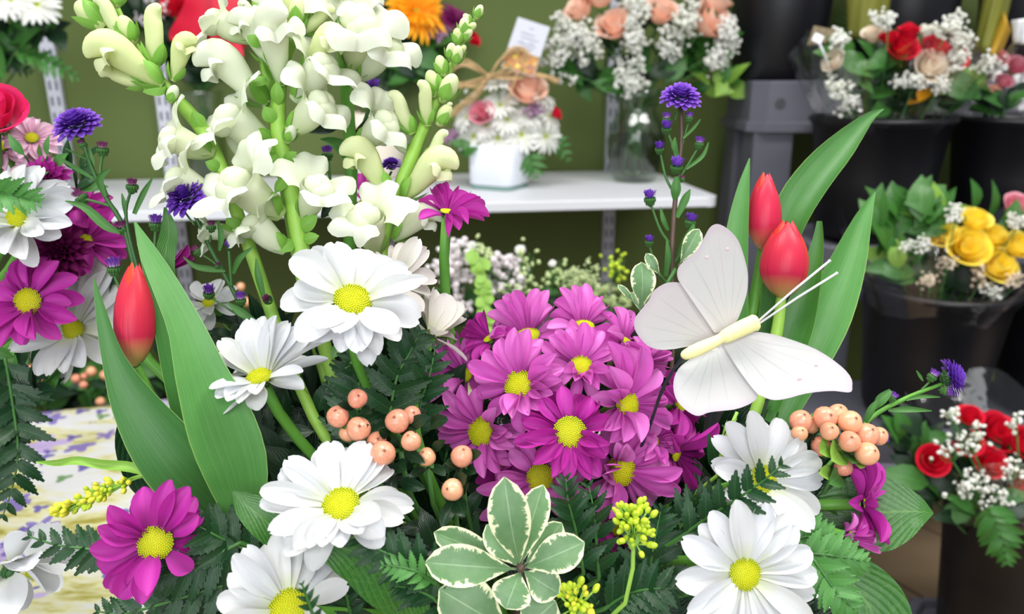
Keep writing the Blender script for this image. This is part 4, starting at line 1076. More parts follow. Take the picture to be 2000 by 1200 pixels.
blade(s4, [(762, 215, .51, 2), (735, 235, .508, 26), (708, 262, .506, 30), (686, 290, .503, 10)], 'leaf_dark', cup=.2)
blade(s4, [(600, 258, .51, 3), (640, 250, .51, 22), (672, 230, .505, 14)], 'leaf_dark', cup=.2)
blade(s4, [(628, 425, .50, 4), (645, 408, .50, 30), (668, 420, .50, 34), (684, 450, .50, 10)], 'leaf_dark', cup=.2)
s5 = thing('snapdragon', 'rightmost white snapdragon, a leaning stalk ending in small green buds', 'flower', FOAM, GS)
px_stem(s5, [(938, 22, .49, 6), (915, 58, .49, 9), (893, 105, .49, 12), (868, 160, .488, 15), (848, 210, .487, 20), (822, 262, .486, 25), (800, 318, .486, 27), (780, 365, .486, 24), (765, 410, .485, 20), (750, 480, .48, 20), (735, 600, .475, 18)], 'stem_snap', n=26, end=FOAM)
for (bx, by, tx, ty, z) in ((928, 38, 941, 12, .2), (922, 48, 906, 30, .3), (912, 60, 930, 52, .8), (906, 74, 908, 38, .3), (902, 80, 922, 62, .5), (896, 90, 893, 60, .5), (893, 108, 910, 92, .4), (888, 128, 898, 96, .6), (880, 120, 884, 90, .6), (868, 150, 858, 112, .3), (858, 185, 838, 142, .3), (852, 190, 826, 168, .2), (862, 200, 890, 152, .4), (855, 245, 880, 208, .3)):
    floret(s5, bx, by, tx, ty, .487, z, 'green', 'petal_snap_yellow', sz=1.0, dt=-.003)
for a in ((806, 262, 776, 196, .25, 'bud', 1.1), (836, 246, 830, 176, .4, 'bud', 1.05), (862, 232, 880, 205, .3, 'bud', 1.0), (832, 318, 868, 262, .2, 'bud', 1.0), (758, 378, 708, 305, .35, 'hood', 1.2), (786, 388, 862, 320, .25, 'hood', 1.15)):
    floret(s5, *a[:4], .486, a[4], a[5], 'petal_snap_yellow', sz=a[6], dt=-.004)
for a in ((738, 492, 728, 395, 1.0, 'open', 1.0), (768, 468, 848, 412, .2, 'hood', 1.0), (800, 300, 760, 250, .2, 'open', 1.0)):
    floret(s5, *a[:4], .484, a[4], a[5], 'petal_snap', sz=a[6], dt=-.006 if a[0] < 780 and a[1] > 400 else .008)

# ================================================================ asters
def aster(label, heads, buds, stems, leaves, foam=FOAM, end_from=0, group='violet asters', stemmat='stem_dark'):
    t = thing('aster', label, 'flower', foam, group)
    for k, st in enumerate(stems):
        px_stem(t, st, stemmat if k == 0 else 'stem', n=14, seg=6, name='stem' if k == 0 else 'side_stem', end=foam if k == end_from else None)
    for (px, py, r, n, d) in heads:
        rr = r * d / F; c = P(px, py, d); nn = D(*n)
        fh = inst('flower_head', 'ray_florets:a', 'petal_violet', t, frameZ(c - nn * rr * .25, nn, (rr * 1.1, rr * 1.1, rr * .95), R.uniform(0, 6))); fh['kind'] = 'stuff'
        inst('calyx', 'calyx:bumpy', 'stem_dark', t, frameZ(c - nn * rr * .3, nn, (rr * .45, rr * .45, rr * .5)))
    for (px, py, r, n, d, kind) in buds:
        rr = r * d / F; c = P(px, py, d); nn = D(*n)
        bd = inst('bud', 'calyx:bumpy', 'stem', t, frameZ(c - nn * rr * .1, nn, (rr * .72, rr * .72, rr * 1.2)))
        inst('bud_tuft', 'tuft:a', {'v': 'petal_violet_bud', 'd': 'petal_bud_dark', 'o': 'petal_violet'}[kind], bd, frameZ(c, nn, (rr * (1.3 if kind != 'd' else 1.1), rr * (1.3 if kind != 'd' else 1.1), rr * (1.25 if kind != 'd' else 1.0))))
    for lf in leaves: blade(t, lf, 'leaf_mid', cup=.2, n=10, nv=4)
    return t
A = .485
aster('violet aster in full bloom at the left, tallest head with dark buds below', [(147, 237, 44, (-.1, .75, .65), A)],
      [(200, 288, 17, (.1, .9, .3), A, 'd'), (155, 382, 18, (-.5, .7, .3), A, 'd'), (160, 280, 12, (-.3, .8, .3), A, 'd')],
      [[(160, 270, A, 7), (180, 330, A, 8), (208, 388, A, 9), (240, 440, A, 9), (262, 520, A, 9), (300, 640, .48, 8)], [(200, 300, A, 6), (196, 345, A, 7), (210, 385, A, 7)], [(162, 388, A, 5), (200, 398, A, 6), (222, 405, A, 6)], [(128, 290, A, 4), (170, 312, A, 4)]],
      [[(127, 393, .48, 2), (165, 405, .48, 14), (205, 440, .48, 18), (235, 455, .483, 6)], [(215, 330, .48, 3), (195, 350, .48, 14), (205, 385, .483, 6)], [(110, 305, A, 2), (150, 330, A, 9), (185, 350, A, 4)], [(175, 290, A, 2), (178, 315, A, 12), (178, 340, A, 4)]])
aster('closed maroon aster buds on a forked stem above the left tulip', [],
      [(258, 360, 17, (.1, .95, .3), A, 'd'), (238, 442, 18, (-.05, .85, .5), A, 'd'), (304, 434, 18, (.1, .95, .25), A, 'v'), (223, 520, 20, (0, .95, .3), A, 'v')],
      [[(255, 375, A, 6), (246, 420, A, 7), (262, 500, A, 8), (300, 620, A, 8)], [(304, 450, A, 6), (300, 500, A, 7), (290, 560, A, 7)], [(222, 535, A, 6), (250, 600, A, 7), (290, 660, A, 7)]],
      [[(300, 345, A, 2), (280, 378, A, 11), (262, 418, A, 8)], [(238, 378, A, 2), (243, 400, A, 9), (246, 425, A, 4)]])
aster('violet aster in full bloom in front of the snapdragons, just right of the tulip leaf', [(362, 381, 42, (-.25, .65, .7), .45)],
      [(405, 385, 15, (.4, .85, .2), .452, 'd'), (447, 480, 10, (.1, .6, .8), .455, 'o'), (383, 488, 13, (-.6, .7, .3), .455, 'd'), (408, 570, 16, (.2, .8, .5), .455, 'v'), (470, 583, 15, (0, .9, .3), .455, 'v'), (522, 585, 14, (0, .3, .95), .45, 'd'), (412, 440, 14, (0, .98, .1), .455, 'd'), (425, 518, 8, (.2, .9, .2), .455, 'd')],
      [[(372, 405, .452, 6), (390, 440, .454, 8), (408, 480, .456, 8), (435, 530, .458, 9), (470, 600, .46, 9), (500, 700, .46, 9)], [(405, 395, .454, 6), (396, 425, .455, 6), (395, 445, .455, 6)], [(412, 452, .456, 6), (410, 470, .456, 6)], [(447, 490, .456, 6), (450, 530, .457, 6), (452, 560, .458, 6)], [(390, 495, .456, 4), (420, 515, .457, 4), (440, 540, .458, 5)], [(350, 400, .453, 4), (380, 440, .455, 4)], [(410, 580, .457, 4), (440, 600, .458, 4), (480, 625, .46, 5)]],
      [[(358, 502, .452, 2), (380, 520, .453, 10), (410, 526, .454, 12), (440, 530, .456, 4)], [(495, 482, .452, 2), (468, 505, .452, 12), (455, 535, .455, 6)], [(500, 505, .452, 2), (505, 540, .452, 14), (515, 580, .455, 8)], [(443, 590, .452, 2), (470, 610, .452, 16), (500, 628, .455, 6)], [(425, 430, .453, 3), (432, 460, .453, 12), (428, 490, .455, 5)]])
aster('violet aster with the highest bloom at right, in front of the clear glass vase', [(1330, 184, 37, (0, .75, .6), .50)],
      [(1302, 230, 12, (-.1, .9, .3), .50, 'v'), (1302, 248, 14, (-.1, .75, .6), .496, 'o'), (1346, 228, 11, (.1, .95, .2), .50, 'v'), (1288, 288, 13, (-.1, .8, .5), .50, 'o'), (1366, 278, 13, (.1, .9, .3), .50, 'v'), (1322, 322, 18, (0, .8, .5), .497, 'o'), (1269, 385, 17, (-.1, .9, .3), .50, 'o'), (1349, 430, 16, (.15, .9, .3), .50, 'o'), (1268, 470, 12, (0, .9, .3), .50, 'o'), (1272, 548, 12, (0, .8, .5), .495, 'o'), (1333, 348, 8, (.2, .9, .2), .50, 'd')],
      [[(1330, 205, .502, 7), (1331, 270, .502, 8), (1325, 340, .502, 9), (1318, 400, .502, 10), (1313, 480, .50, 10), (1312, 560, .50, 10), (1315, 680, .49, 9)], [(1303, 255, .50, 5), (1318, 300, .50, 6), (1322, 330, .50, 6)], [(1290, 300, .502, 5), (1300, 345, .502, 6), (1315, 375, .502, 6)], [(1346, 235, .502, 4), (1338, 262, .502, 4), (1331, 290, .502, 4)], [(1364, 288, .502, 4), (1345, 320, .502, 5), (1326, 350, .502, 5)], [(1270, 395, .502, 5), (1290, 450, .502, 6), (1312, 480, .502, 6)], [(1348, 440, .502, 5), (1340, 480, .502, 6), (1316, 515, .502, 6)], [(1268, 480, .502, 5), (1285, 530, .502, 6), (1308, 560, .502, 6)], [(1328, 205, .503, 4), (1318, 235, .503, 4)]],
      [[(1368, 233, .50, 2), (1355, 250, .50, 6), (1334, 270, .50, 5)], [(1384, 278, .50, 2), (1372, 305, .50, 8), (1340, 330, .50, 5)], [(1319, 268, .498, 2), (1317, 285, .498, 12), (1325, 305, .50, 4)], [(1348, 370, .498, 2), (1338, 390, .498, 16), (1322, 425, .50, 8)], [(1355, 438, .495, 4), (1345, 470, .495, 24), (1326, 500, .498, 10)], [(1322, 345, .497, 8), (1320, 370, .497, 20), (1318, 390, .50, 8)], [(1290, 405, .498, 2), (1296, 430, .498, 10), (1305, 450, .50, 5)], [(1302, 465, .498, 2), (1305, 500, .498, 12), (1300, 540, .50, 8)]], stemmat='stem_brown')
aster('violet aster blooming sideways at far right on a low leaning stem', [(1864, 736, 36, (.9, .25, .35), .44)],
      [(1823, 733, 14, (.5, .85, .2), .44, 'v'), (1850, 764, 13, (.85, -.1, .4), .438, 'v'), (1745, 775, 11, (.6, .8, .2), .44, 'v'), (1727, 858, 10, (.95, .1, .3), .44, 'v')],
      [[(1846, 748, .442, 7), (1800, 765, .442, 8), (1755, 785, .442, 9), (1710, 810, .442, 9), (1670, 850, .44, 8), (1600, 930, .435, 8)], [(1820, 742, .442, 4), (1800, 762, .442, 5)], [(1744, 780, .442, 4), (1735, 795, .442, 5)]],
      [[(1790, 724, .44, 2), (1797, 735, .44, 6), (1803, 745, .44, 2)], [(1740, 763, .438, 8), (1722, 780, .438, 20), (1708, 798, .44, 8)], [(1836, 776, .438, 2), (1800, 775, .438, 8), (1770, 782, .44, 3)], [(1820, 803, .438, 2), (1775, 800, .438, 12), (1735, 802, .44, 5)], [(1715, 780, .438, 2), (1702, 800, .438, 14), (1690, 825, .44, 8)]], stemmat='stem_green')
aster('violet aster heads hidden among the stems right of the thick snapdragon', [(765, 318, 20, (0, .85, .4), .52)],
      [(729, 170, 18, (0, .95, .2), .52, 'o'), (639, 298, 16, (0, .95, .2), .52, 'v')],
      [[(727, 185, .52, 7), (715, 230, .52, 8), (695, 290, .52, 9), (690, 420, .51, 9), (690, 560, .5, 8)], [(765, 335, .52, 5), (740, 380, .52, 6), (700, 450, .515, 6)], [(641, 310, .52, 6), (650, 380, .52, 6), (680, 450, .515, 6)]], [])

# ================================================================ hypericum berries
def hyper(label, berries, leaves, stem_at, d, group, foam=FOAM, mat='leaf_dark'):
    t = thing('berry_sprig', label, 'berries', P(*stem_at, d + .01), group)
    sa = P(*stem_at, d + .012); m = MB(); m.tube(curve_pts(sa, foam, Vector((0, 0, -1)), 8), .0014, 6)
    for b in berries:
        dd = d + (b[3] if len(b) > 3 else 0); c = P(b[0], b[1], dd); r = b[2] * dd / F
        nn = D(R.uniform(-.4, .3), .55 + R.uniform(-.3, .3), .8)
        be = inst('berry', 'berry:a', 'berry', t, frameZ(c, nn, (r, r, r * 1.02), R.uniform(0, 6)))
        m.tube([c - nn * r * .9, (c - nn * r * 1.6).lerp(sa, .35), sa], .0007, 5)
        for k in range(3):
            a = k * 2.1 + R.uniform(0, 1); x = Matrix.Rotation(a, 3, nn) @ nn.orthogonal().normalized()
            inst('sepal', 'leaf:round', 'leaf_mid', be, frame(c - nn * r * .95, x - nn * .1, nn, (r * .95, r * .8, r)))
    part('stem', m, 'stem', t)
    for lf in leaves:
        b = P(lf[0], lf[1], d + .006); e = P(lf[2], lf[3], d + (lf[5] if len(lf) > 5 else -.004)); v = e - b
        inst('leaf', 'leaf:round', mat if len(lf) < 7 else lf[6], t, frame(b, v, CB + CU * .4 + CR * R.uniform(-.5, .5), (v.length, v.length * lf[4], v.length)))
GH = 'peach berry sprigs of the main arrangement'
H = .395
hyper('four peach berries left of the cluster, above the wide white daisy', [(698, 779, 19.5), (660, 814, 22), (700, 838, 24), (680, 846, 18, .006)], [(705, 800, 726, 808, .6), (710, 860, 700, 885, .7), (690, 850, 720, 830, .5), (690, 800, 660, 790, .5)], (700, 830), H, GH)
hyper('largest group of peach berries, between the wide white daisy and the purple mound', [(776, 823, 24), (804, 812, 19, .006), (803, 862, 20, -.002), (748, 886, 25, -.004), (736, 863, 20, .005)], [(760, 850, 740, 840, .7), (780, 845, 812, 845, .5), (755, 910, 745, 945, .9), (775, 905, 792, 920, 1), (795, 840, 840, 815, .6), (790, 880, 830, 905, .5), (770, 930, 750, 975, .7), (780, 940, 830, 955, .55), (840, 830, 875, 820, .7)], (782, 880), H, GH)
hyper('single reddish peach berry between two larger ones on dark leaves', [(833, 893, 18.5)], [(830, 915, 800, 935, .6), (840, 910, 870, 930, .6), (845, 880, 870, 860, .5)], (835, 915), H + .004, GH)
hyper('peach berry beside the left edge of the purple mound', [(902, 892, 22)], [(900, 910, 870, 905, .8), (905, 915, 930, 925, .7), (890, 905, 865, 925, .8), (915, 895, 940, 885, .7)], (903, 920), H + .006, GH)
hyper('lowest peach berry, on a long dark leaf below the purple mound', [(884, 957, 22)], [(888, 975, 862, 1030, .6), (895, 975, 908, 1010, .9), (895, 945, 912, 930, .9), (905, 960, 915, 945, .8)], (888, 985), H, GH)
hyper('dense cluster of peach berries at the right, above the profile daisy', [(1612, 817, 23, .006), (1637, 809, 20, .010), (1660, 825, 23, .002), (1620, 843, 18, -.004), (1694, 850, 23), (1716, 852, 18, .006), (1659, 863, 21, -.006), (1693, 887, 23, -.006), (1647, 913, 18, .004), (1604, 872, 20, .008)], [(1620, 870, 1602, 885, .9, -.008, 'leaf_light'), (1640, 875, 1625, 900, 1, -.01, 'leaf_light'), (1650, 890, 1665, 905, 1, -.01, 'leaf_mid'), (1660, 900, 1680, 915, .8, -.01, 'leaf_light'), (1640, 925, 1620, 945, .7, -.01, 'leaf_mid'), (1625, 930, 1600, 925, .6, -.01, 'leaf_light')], (1650, 880), .41, GH)
hyper('small group of peach berries left of the dense right cluster', [(1564, 823, 22), (1582, 829, 19, .005), (1562, 846, 16, -.003)], [(1570, 850, 1590, 860, .6)], (1572, 850), .42, GH)

# ================================================================ variegated and plain foliage
def vleaf(t, bx, by, tx, ty, wpx, d, dt=0.0, mat='leaf_variegated', lean=.3, key='leaf:vari'):
    b = P(bx, by, d); e = P(tx, ty, d + dt); v = e - b; L = v.length; w = wpx * d / F / .5
    inst('leaf', key, mat, t, frame(b, v, CB + CU * lean + CR * R.uniform(-.25, .25), (L, w, L)))
t = thing('variegated_sprig', 'rosette of cream edged grey green leaves at the bottom centre', 'foliage', P(1017, 1112, .365), 'cream edged leaf sprigs')
V = .372
for a in ((1017, 1112, 984, 934, 82, -.01), (1018, 1108, 1060, 947, 62, .006), (1022, 1106, 1098, 1022, 56, .004), (1014, 1110, 950, 1026, 56, .0), (1020, 1112, 1141, 1060, 74, -.006), (1012, 1112, 830, 1100, 80, -.008), (1008, 1104, 846, 1040, 56, .01), (1018, 1114, 988, 1190, 78, -.008), (1020, 1114, 1092, 1160, 68, -.006)):
    vleaf(t, *a[:5], V, a[5])
part('stem', MB().tube(curve_pts(P(1017, 1112, V + .002), FOAM, Vector((0, 0, -1)), 8), .0018, 7), 'stem_brown', t)
part('leaf_bud', MB().ico(P(1017, 1110, V - .002), .0022, 2), 'stem_brown', t)
t = thing('variegated_sprig', 'large cream edged leaves cut by the bottom edge below the rosette', 'foliage', P(1000, 1250, .36), 'cream edged leaf sprigs')
for a in ((1000, 1235, 858, 1152, 110, -.004), (1010, 1240, 1085, 1175, 90, .0), (1000, 1250, 900, 1260, 80, -.01)): vleaf(t, *a[:5], .375, a[5])
part('stem', MB().tube(curve_pts(P(1005, 1240, .377), FOAM, Vector((0, 0, -1)), 8), .0018, 7), 'stem_brown', t)
t = thing('variegated_sprig', 'upright cream edged grey green leaves behind the left wing of the butterfly', 'foliage', P(1270, 640, .475), 'cream edged leaf sprigs')
for a in ((1250, 610, 1254, 512, 52, 0), (1252, 612, 1232, 570, 22, .01), (1240, 595, 1207, 556, 14, 0), (1290, 540, 1262, 495, 22, 0), (1325, 520, 1366, 447, 34, 0), (1335, 530, 1350, 470, 36, .004), (1255, 615, 1285, 575, 40, .006)): vleaf(t, *a[:5], .478, a[5], lean=.1)
part('stem', MB().tube([P(1320, 525, .48), P(1300, 560, .48), P(1262, 630, .48), P(1250, 700, .48), FOAM], .0014, 7), 'stem', t)
t = thing('leaf_sprig', 'slender yellow green leaves hanging between the mound and the white daisy', 'foliage', P(1420, 820, .44), None)
for a in ((1420, 850, 1400, 905, 14, 0), (1440, 815, 1415, 850, 16, 0), (1420, 820, 1405, 870, 10, 0)): vleaf(t, *a[:5], .44, a[5], 'leaf_light', key='leaf:lance')
part('stem', MB().tube([P(1440, 805, .44), P(1415, 860, .44), P(1400, 930, .44), FOAM], .001, 6), 'stem_snap', t)

def big_leaf(label, pts, mat='leaf_salal', cup=.1, tilt=0.0, teeth=0, group='broad green leaves of the main arrangement', foam=FOAM, wave=0.0, cat='leaf'):
    q = P(*pts[-1][:3]); t = thing('broad_leaf', label, cat, q, group)
    blade(t, pts, mat, cup=cup, n=20, nv=8, tilt=tilt, teeth=teeth, tdepth=.04, wave=wave, name='leaf_blade')
    part('stalk', MB().tube(curve_pts(q, foam, Vector((0, .2, -1)), 8), .0012, 6), 'stem', t)
big_leaf('broad glossy leaf with a curled tip, lying below the wide white daisy', [(592, 1065, .372, 3), (625, 1062, .372, 48), (670, 1072, .374, 88), (715, 1092, .377, 112), (755, 1125, .38, 118), (790, 1170, .385, 100), (815, 1230, .39, 50)], tilt=.25, cup=.12, wave=.02)
big_leaf('broad leaf between the base of the left tulip and the wide daisy', [(455, 960, .40, 4), (480, 985, .40, 50), (515, 1015, .40, 70), (550, 1050, .402, 60), (590, 1090, .405, 30)], cup=.12, teeth=22)
big_leaf('pointed broad leaf with fine teeth and netted veins, sticking out at the right', [(1823, 1003, .415, 3), (1795, 1000, .415, 66), (1760, 1000, .417, 118), (1715, 1002, .42, 150), (1660, 1005, .425, 140), (1600, 1000, .43, 60)], cup=.05, teeth=34)
big_leaf('broad plain leaf cut by the bottom edge, below the right ferns', [(1590, 1070, .41, 4), (1625, 1095, .408, 70), (1665, 1140, .405, 120), (1700, 1190, .402, 140), (1725, 1250, .40, 110), (1735, 1300, .40, 30)], cup=.08)
big_leaf('dark crinkled leaf behind the left tulip, against the printed cloth', [(250, 780, .46, 6), (262, 820, .46, 60), (275, 870, .46, 90), (300, 930, .46, 90), (350, 990, .455, 60)], 'leaf_dark', cup=.1, wave=.03)
big_leaf('dark rolled leaf behind the profile daisy at right', [(1695, 925, .44, 8), (1650, 935, .44, 36), (1600, 950, .44, 46), (1550, 970, .44, 40)], 'leaf_dark', cup=.3)
big_leaf('dark leaf beneath the dark rolled leaf at right', [(1680, 985, .445, 8), (1640, 985, .445, 50), (1590, 1000, .445, 70), (1540, 1020, .44, 50)], 'leaf_dark', cup=.2)
big_leaf('broad dark leaf with a pale edge at the lower right of the half opened daisy', [(1660, 1060, .43, 10), (1620, 1040, .43, 60), (1590, 1020, .43, 90), (1550, 1010, .43, 60)], 'leaf_salal', cup=.2)
big_leaf('long wavy yellow green leaf reaching left over the cloth', [(70, 903, .43, 3), (110, 905, .43, 12), (150, 900, .428, 16), (200, 908, .428, 18), (250, 912, .428, 20), (300, 925, .43, 16), (350, 935, .432, 8)], 'leaf_light', cup=.4, wave=.25)
# goldenrod tips
def goldenrod(label, pts, n, r, mat, mat2, d, spread, foam=FOAM, group='lime green bud sprigs', seed=1):
    rr = random.Random(seed); t = thing('bud_sprig', label, 'foliage', P(pts[-1][0], pts[-1][1], d), group)
    c = crom([(a, b) for a, b in pts], 20); m = MB(); m.tube([P(a, b, d) for a, b in c] + curve_pts(P(*c[-1], d), foam, (P(*c[-1], d) - P(*c[-3], d)).normalized(), 8)[1:], .0012, 6)
    bs = MB()
    for i in range(n):
        f = rr.random() ** 1.2; a, b = c[int(f * 14)]; sp = spread * (.35 + .65 * math.sin(min(f * 1.6 + .15, 1) * PI * .5))
        x = a + rr.uniform(-sp, sp); y = b + rr.uniform(-sp, sp); dd = d - rr.uniform(0, .008)
        v = P(x, y, dd) - P(a + (c[-1][0] - a) * .12, b + (c[-1][1] - b) * .12, d)
        m.tube([P(a + (c[-1][0] - a) * .12, b + (c[-1][1] - b) * .12, d), P(x, y, dd)], .0005, 4)
        q = v.to_track_quat('Z', 'Y').to_matrix(); s = r * d / F * rr.uniform(.75, 1.15)
        me = 'bud:small'
        inst('bud', me, mat if rr.random() < .6 else mat2, t, frame(P(x, y, dd), q.col[0], q.col[2], (s, s, s * 1.5)))
    for (lx, ly, tx, ty) in ((0, .75, 16, .35), (0, .8, -15, .45)):
        a = c[int(ly * 20)]; e2 = c[int(ty * 20)]; vleaf(t, a[0], a[1], e2[0] + tx, e2[1] + 8, 12, d - .003, 0, 'leaf_light', key='leaf:plain')
    part('stem', m, 'stem_snap', t)
    return t
PROTO['bud:small'] = MB().ico((0, 0, 0), 1, 2, (1, 1, 1))
goldenrod('spray of yellow green buds reaching left over the cloth, above the loose daisy', [(110, 997), (150, 985), (190, 965), (235, 945), (280, 930), (335, 928)], 75, 5.0, 'bud_yellow', 'bud_lime', .42, 17, seed=3)
goldenrod('upright tuft of lime green buds below the purple mound', [(1232, 1000), (1236, 1020), (1238, 1040), (1237, 1070), (1236, 1110)], 64, 6.0, 'bud_lime', 'bud_lime', .385, 40, seed=5)
goldenrod('lime green bud tuft at the bottom edge beside the cream edged rosette', [(1120, 1160), (1125, 1175), (1128, 1200), (1130, 1240)], 44, 6.5, 'bud_lime', 'bud_yellow', .375, 40, seed=6)

# ferns of the main arrangement
GF = 'leatherleaf fern fronds of the main arrangement'
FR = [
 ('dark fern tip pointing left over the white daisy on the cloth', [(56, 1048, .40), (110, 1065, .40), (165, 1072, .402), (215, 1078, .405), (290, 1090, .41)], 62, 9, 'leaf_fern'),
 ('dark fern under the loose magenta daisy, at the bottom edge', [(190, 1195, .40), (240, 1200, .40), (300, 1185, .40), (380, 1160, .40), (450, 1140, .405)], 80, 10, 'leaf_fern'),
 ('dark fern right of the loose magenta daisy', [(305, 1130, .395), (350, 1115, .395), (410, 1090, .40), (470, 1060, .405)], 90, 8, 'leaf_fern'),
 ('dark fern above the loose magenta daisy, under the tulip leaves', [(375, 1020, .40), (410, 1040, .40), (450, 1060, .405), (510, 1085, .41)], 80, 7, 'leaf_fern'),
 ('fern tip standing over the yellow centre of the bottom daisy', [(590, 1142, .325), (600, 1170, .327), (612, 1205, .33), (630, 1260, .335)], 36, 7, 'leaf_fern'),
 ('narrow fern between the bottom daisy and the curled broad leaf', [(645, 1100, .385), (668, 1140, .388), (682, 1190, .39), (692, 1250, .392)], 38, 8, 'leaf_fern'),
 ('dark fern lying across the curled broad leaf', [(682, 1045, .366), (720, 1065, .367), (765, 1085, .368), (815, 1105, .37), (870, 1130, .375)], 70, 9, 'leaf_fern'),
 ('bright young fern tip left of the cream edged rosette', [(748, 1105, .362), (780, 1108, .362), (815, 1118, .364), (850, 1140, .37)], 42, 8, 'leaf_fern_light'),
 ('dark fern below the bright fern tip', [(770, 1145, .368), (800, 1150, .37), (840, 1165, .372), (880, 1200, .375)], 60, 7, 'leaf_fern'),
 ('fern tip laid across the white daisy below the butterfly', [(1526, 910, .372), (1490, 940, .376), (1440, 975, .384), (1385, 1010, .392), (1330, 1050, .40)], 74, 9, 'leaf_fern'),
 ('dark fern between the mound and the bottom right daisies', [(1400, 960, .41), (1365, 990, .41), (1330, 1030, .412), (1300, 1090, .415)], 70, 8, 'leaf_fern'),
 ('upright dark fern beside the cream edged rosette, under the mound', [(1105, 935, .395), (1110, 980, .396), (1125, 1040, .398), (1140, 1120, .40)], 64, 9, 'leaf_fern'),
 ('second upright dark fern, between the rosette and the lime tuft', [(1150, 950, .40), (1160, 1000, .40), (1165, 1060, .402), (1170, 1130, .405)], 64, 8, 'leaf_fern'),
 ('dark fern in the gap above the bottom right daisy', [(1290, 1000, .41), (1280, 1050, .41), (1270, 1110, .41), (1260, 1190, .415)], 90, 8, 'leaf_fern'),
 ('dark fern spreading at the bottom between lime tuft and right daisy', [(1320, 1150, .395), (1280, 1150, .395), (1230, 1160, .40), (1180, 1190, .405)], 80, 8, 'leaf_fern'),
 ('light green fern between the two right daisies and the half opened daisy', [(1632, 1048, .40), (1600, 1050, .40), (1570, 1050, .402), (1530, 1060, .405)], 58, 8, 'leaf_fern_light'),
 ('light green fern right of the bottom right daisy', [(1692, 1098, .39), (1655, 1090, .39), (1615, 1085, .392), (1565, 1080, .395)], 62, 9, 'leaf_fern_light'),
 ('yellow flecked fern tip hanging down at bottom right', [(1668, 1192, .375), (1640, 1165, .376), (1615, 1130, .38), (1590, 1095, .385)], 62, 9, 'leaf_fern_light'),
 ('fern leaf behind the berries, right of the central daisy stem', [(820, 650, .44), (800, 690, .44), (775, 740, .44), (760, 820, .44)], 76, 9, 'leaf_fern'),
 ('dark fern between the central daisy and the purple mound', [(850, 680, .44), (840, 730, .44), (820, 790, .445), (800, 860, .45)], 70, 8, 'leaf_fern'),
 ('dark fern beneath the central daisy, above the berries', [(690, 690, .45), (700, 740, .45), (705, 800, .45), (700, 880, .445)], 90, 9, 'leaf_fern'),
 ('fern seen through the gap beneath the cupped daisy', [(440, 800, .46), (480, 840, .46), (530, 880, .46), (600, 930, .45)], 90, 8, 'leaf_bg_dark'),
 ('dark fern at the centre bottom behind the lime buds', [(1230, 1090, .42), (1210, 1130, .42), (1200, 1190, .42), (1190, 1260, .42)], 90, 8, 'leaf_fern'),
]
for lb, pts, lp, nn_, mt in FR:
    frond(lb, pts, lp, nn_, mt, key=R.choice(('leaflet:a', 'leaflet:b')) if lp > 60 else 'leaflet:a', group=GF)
# leafy fillers deep inside
def filler(label, cx, cy, d, n, sx, sy, L, mats, key='leaf:plain', seed=1, foam=FOAM, group='dark filler leaves of the main arrangement', name='leaf_sprig', wr=(.8, 1.15)):
    rr = random.Random(seed); t = thing(name, label, 'foliage', P(cx, cy, d), group); m = MB(); sa = P(cx, cy + sy * .6, d + .02)
    for i in range(n):
        x = cx + rr.uniform(-sx, sx); y = cy + rr.uniform(-sy, sy); dd = d + rr.uniform(-.012, .02)
        a = math.atan2(-(y - cy - sy * .8), (x - cx) * 1.2) + rr.uniform(-.5, .5)
        v = (CR * math.cos(a) + CU * math.sin(a) + CB * rr.uniform(-.1, .5)).normalized(); l = L * dd / F * rr.uniform(.75, 1.2)
        b = P(x, y, dd) - v * l * .5
        inst('leaf', key, rr.choice(mats), t, frame(b, v, CB + CU * rr.uniform(.1, .9) + CR * rr.uniform(-.7, .7), (l, l * rr.uniform(*wr), l)))
        m.tube([b, b.lerp(sa, .3) + Vector((0, 0, -.002)), sa], .0007, 4)
    if foam is not None: m.tube(curve_pts(sa, foam, Vector((0, 0, -1)), 6), .0018, 6)
    part('stem', m, 'stem_dark', t)
    return t
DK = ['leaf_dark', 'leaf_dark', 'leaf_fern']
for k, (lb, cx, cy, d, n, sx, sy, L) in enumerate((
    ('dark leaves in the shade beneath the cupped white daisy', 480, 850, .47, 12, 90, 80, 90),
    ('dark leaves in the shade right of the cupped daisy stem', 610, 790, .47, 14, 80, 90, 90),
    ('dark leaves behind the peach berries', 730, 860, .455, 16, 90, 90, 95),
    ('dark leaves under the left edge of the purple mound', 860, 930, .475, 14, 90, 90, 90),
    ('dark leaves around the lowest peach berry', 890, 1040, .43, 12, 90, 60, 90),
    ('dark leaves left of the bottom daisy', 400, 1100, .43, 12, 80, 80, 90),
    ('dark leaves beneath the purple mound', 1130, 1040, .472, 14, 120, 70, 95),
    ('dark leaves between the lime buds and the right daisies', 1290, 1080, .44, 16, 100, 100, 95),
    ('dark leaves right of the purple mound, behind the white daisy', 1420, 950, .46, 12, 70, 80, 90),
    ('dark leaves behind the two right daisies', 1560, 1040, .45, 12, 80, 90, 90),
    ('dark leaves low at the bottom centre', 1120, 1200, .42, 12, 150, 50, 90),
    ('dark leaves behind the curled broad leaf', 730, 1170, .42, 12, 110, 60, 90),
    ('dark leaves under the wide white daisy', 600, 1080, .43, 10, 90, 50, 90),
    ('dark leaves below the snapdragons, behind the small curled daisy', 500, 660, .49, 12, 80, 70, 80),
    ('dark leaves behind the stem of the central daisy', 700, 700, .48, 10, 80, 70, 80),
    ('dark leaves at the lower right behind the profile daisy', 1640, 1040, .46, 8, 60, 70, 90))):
    filler(lb, cx, cy, d, n, sx, sy, L, DK, seed=100 + k)
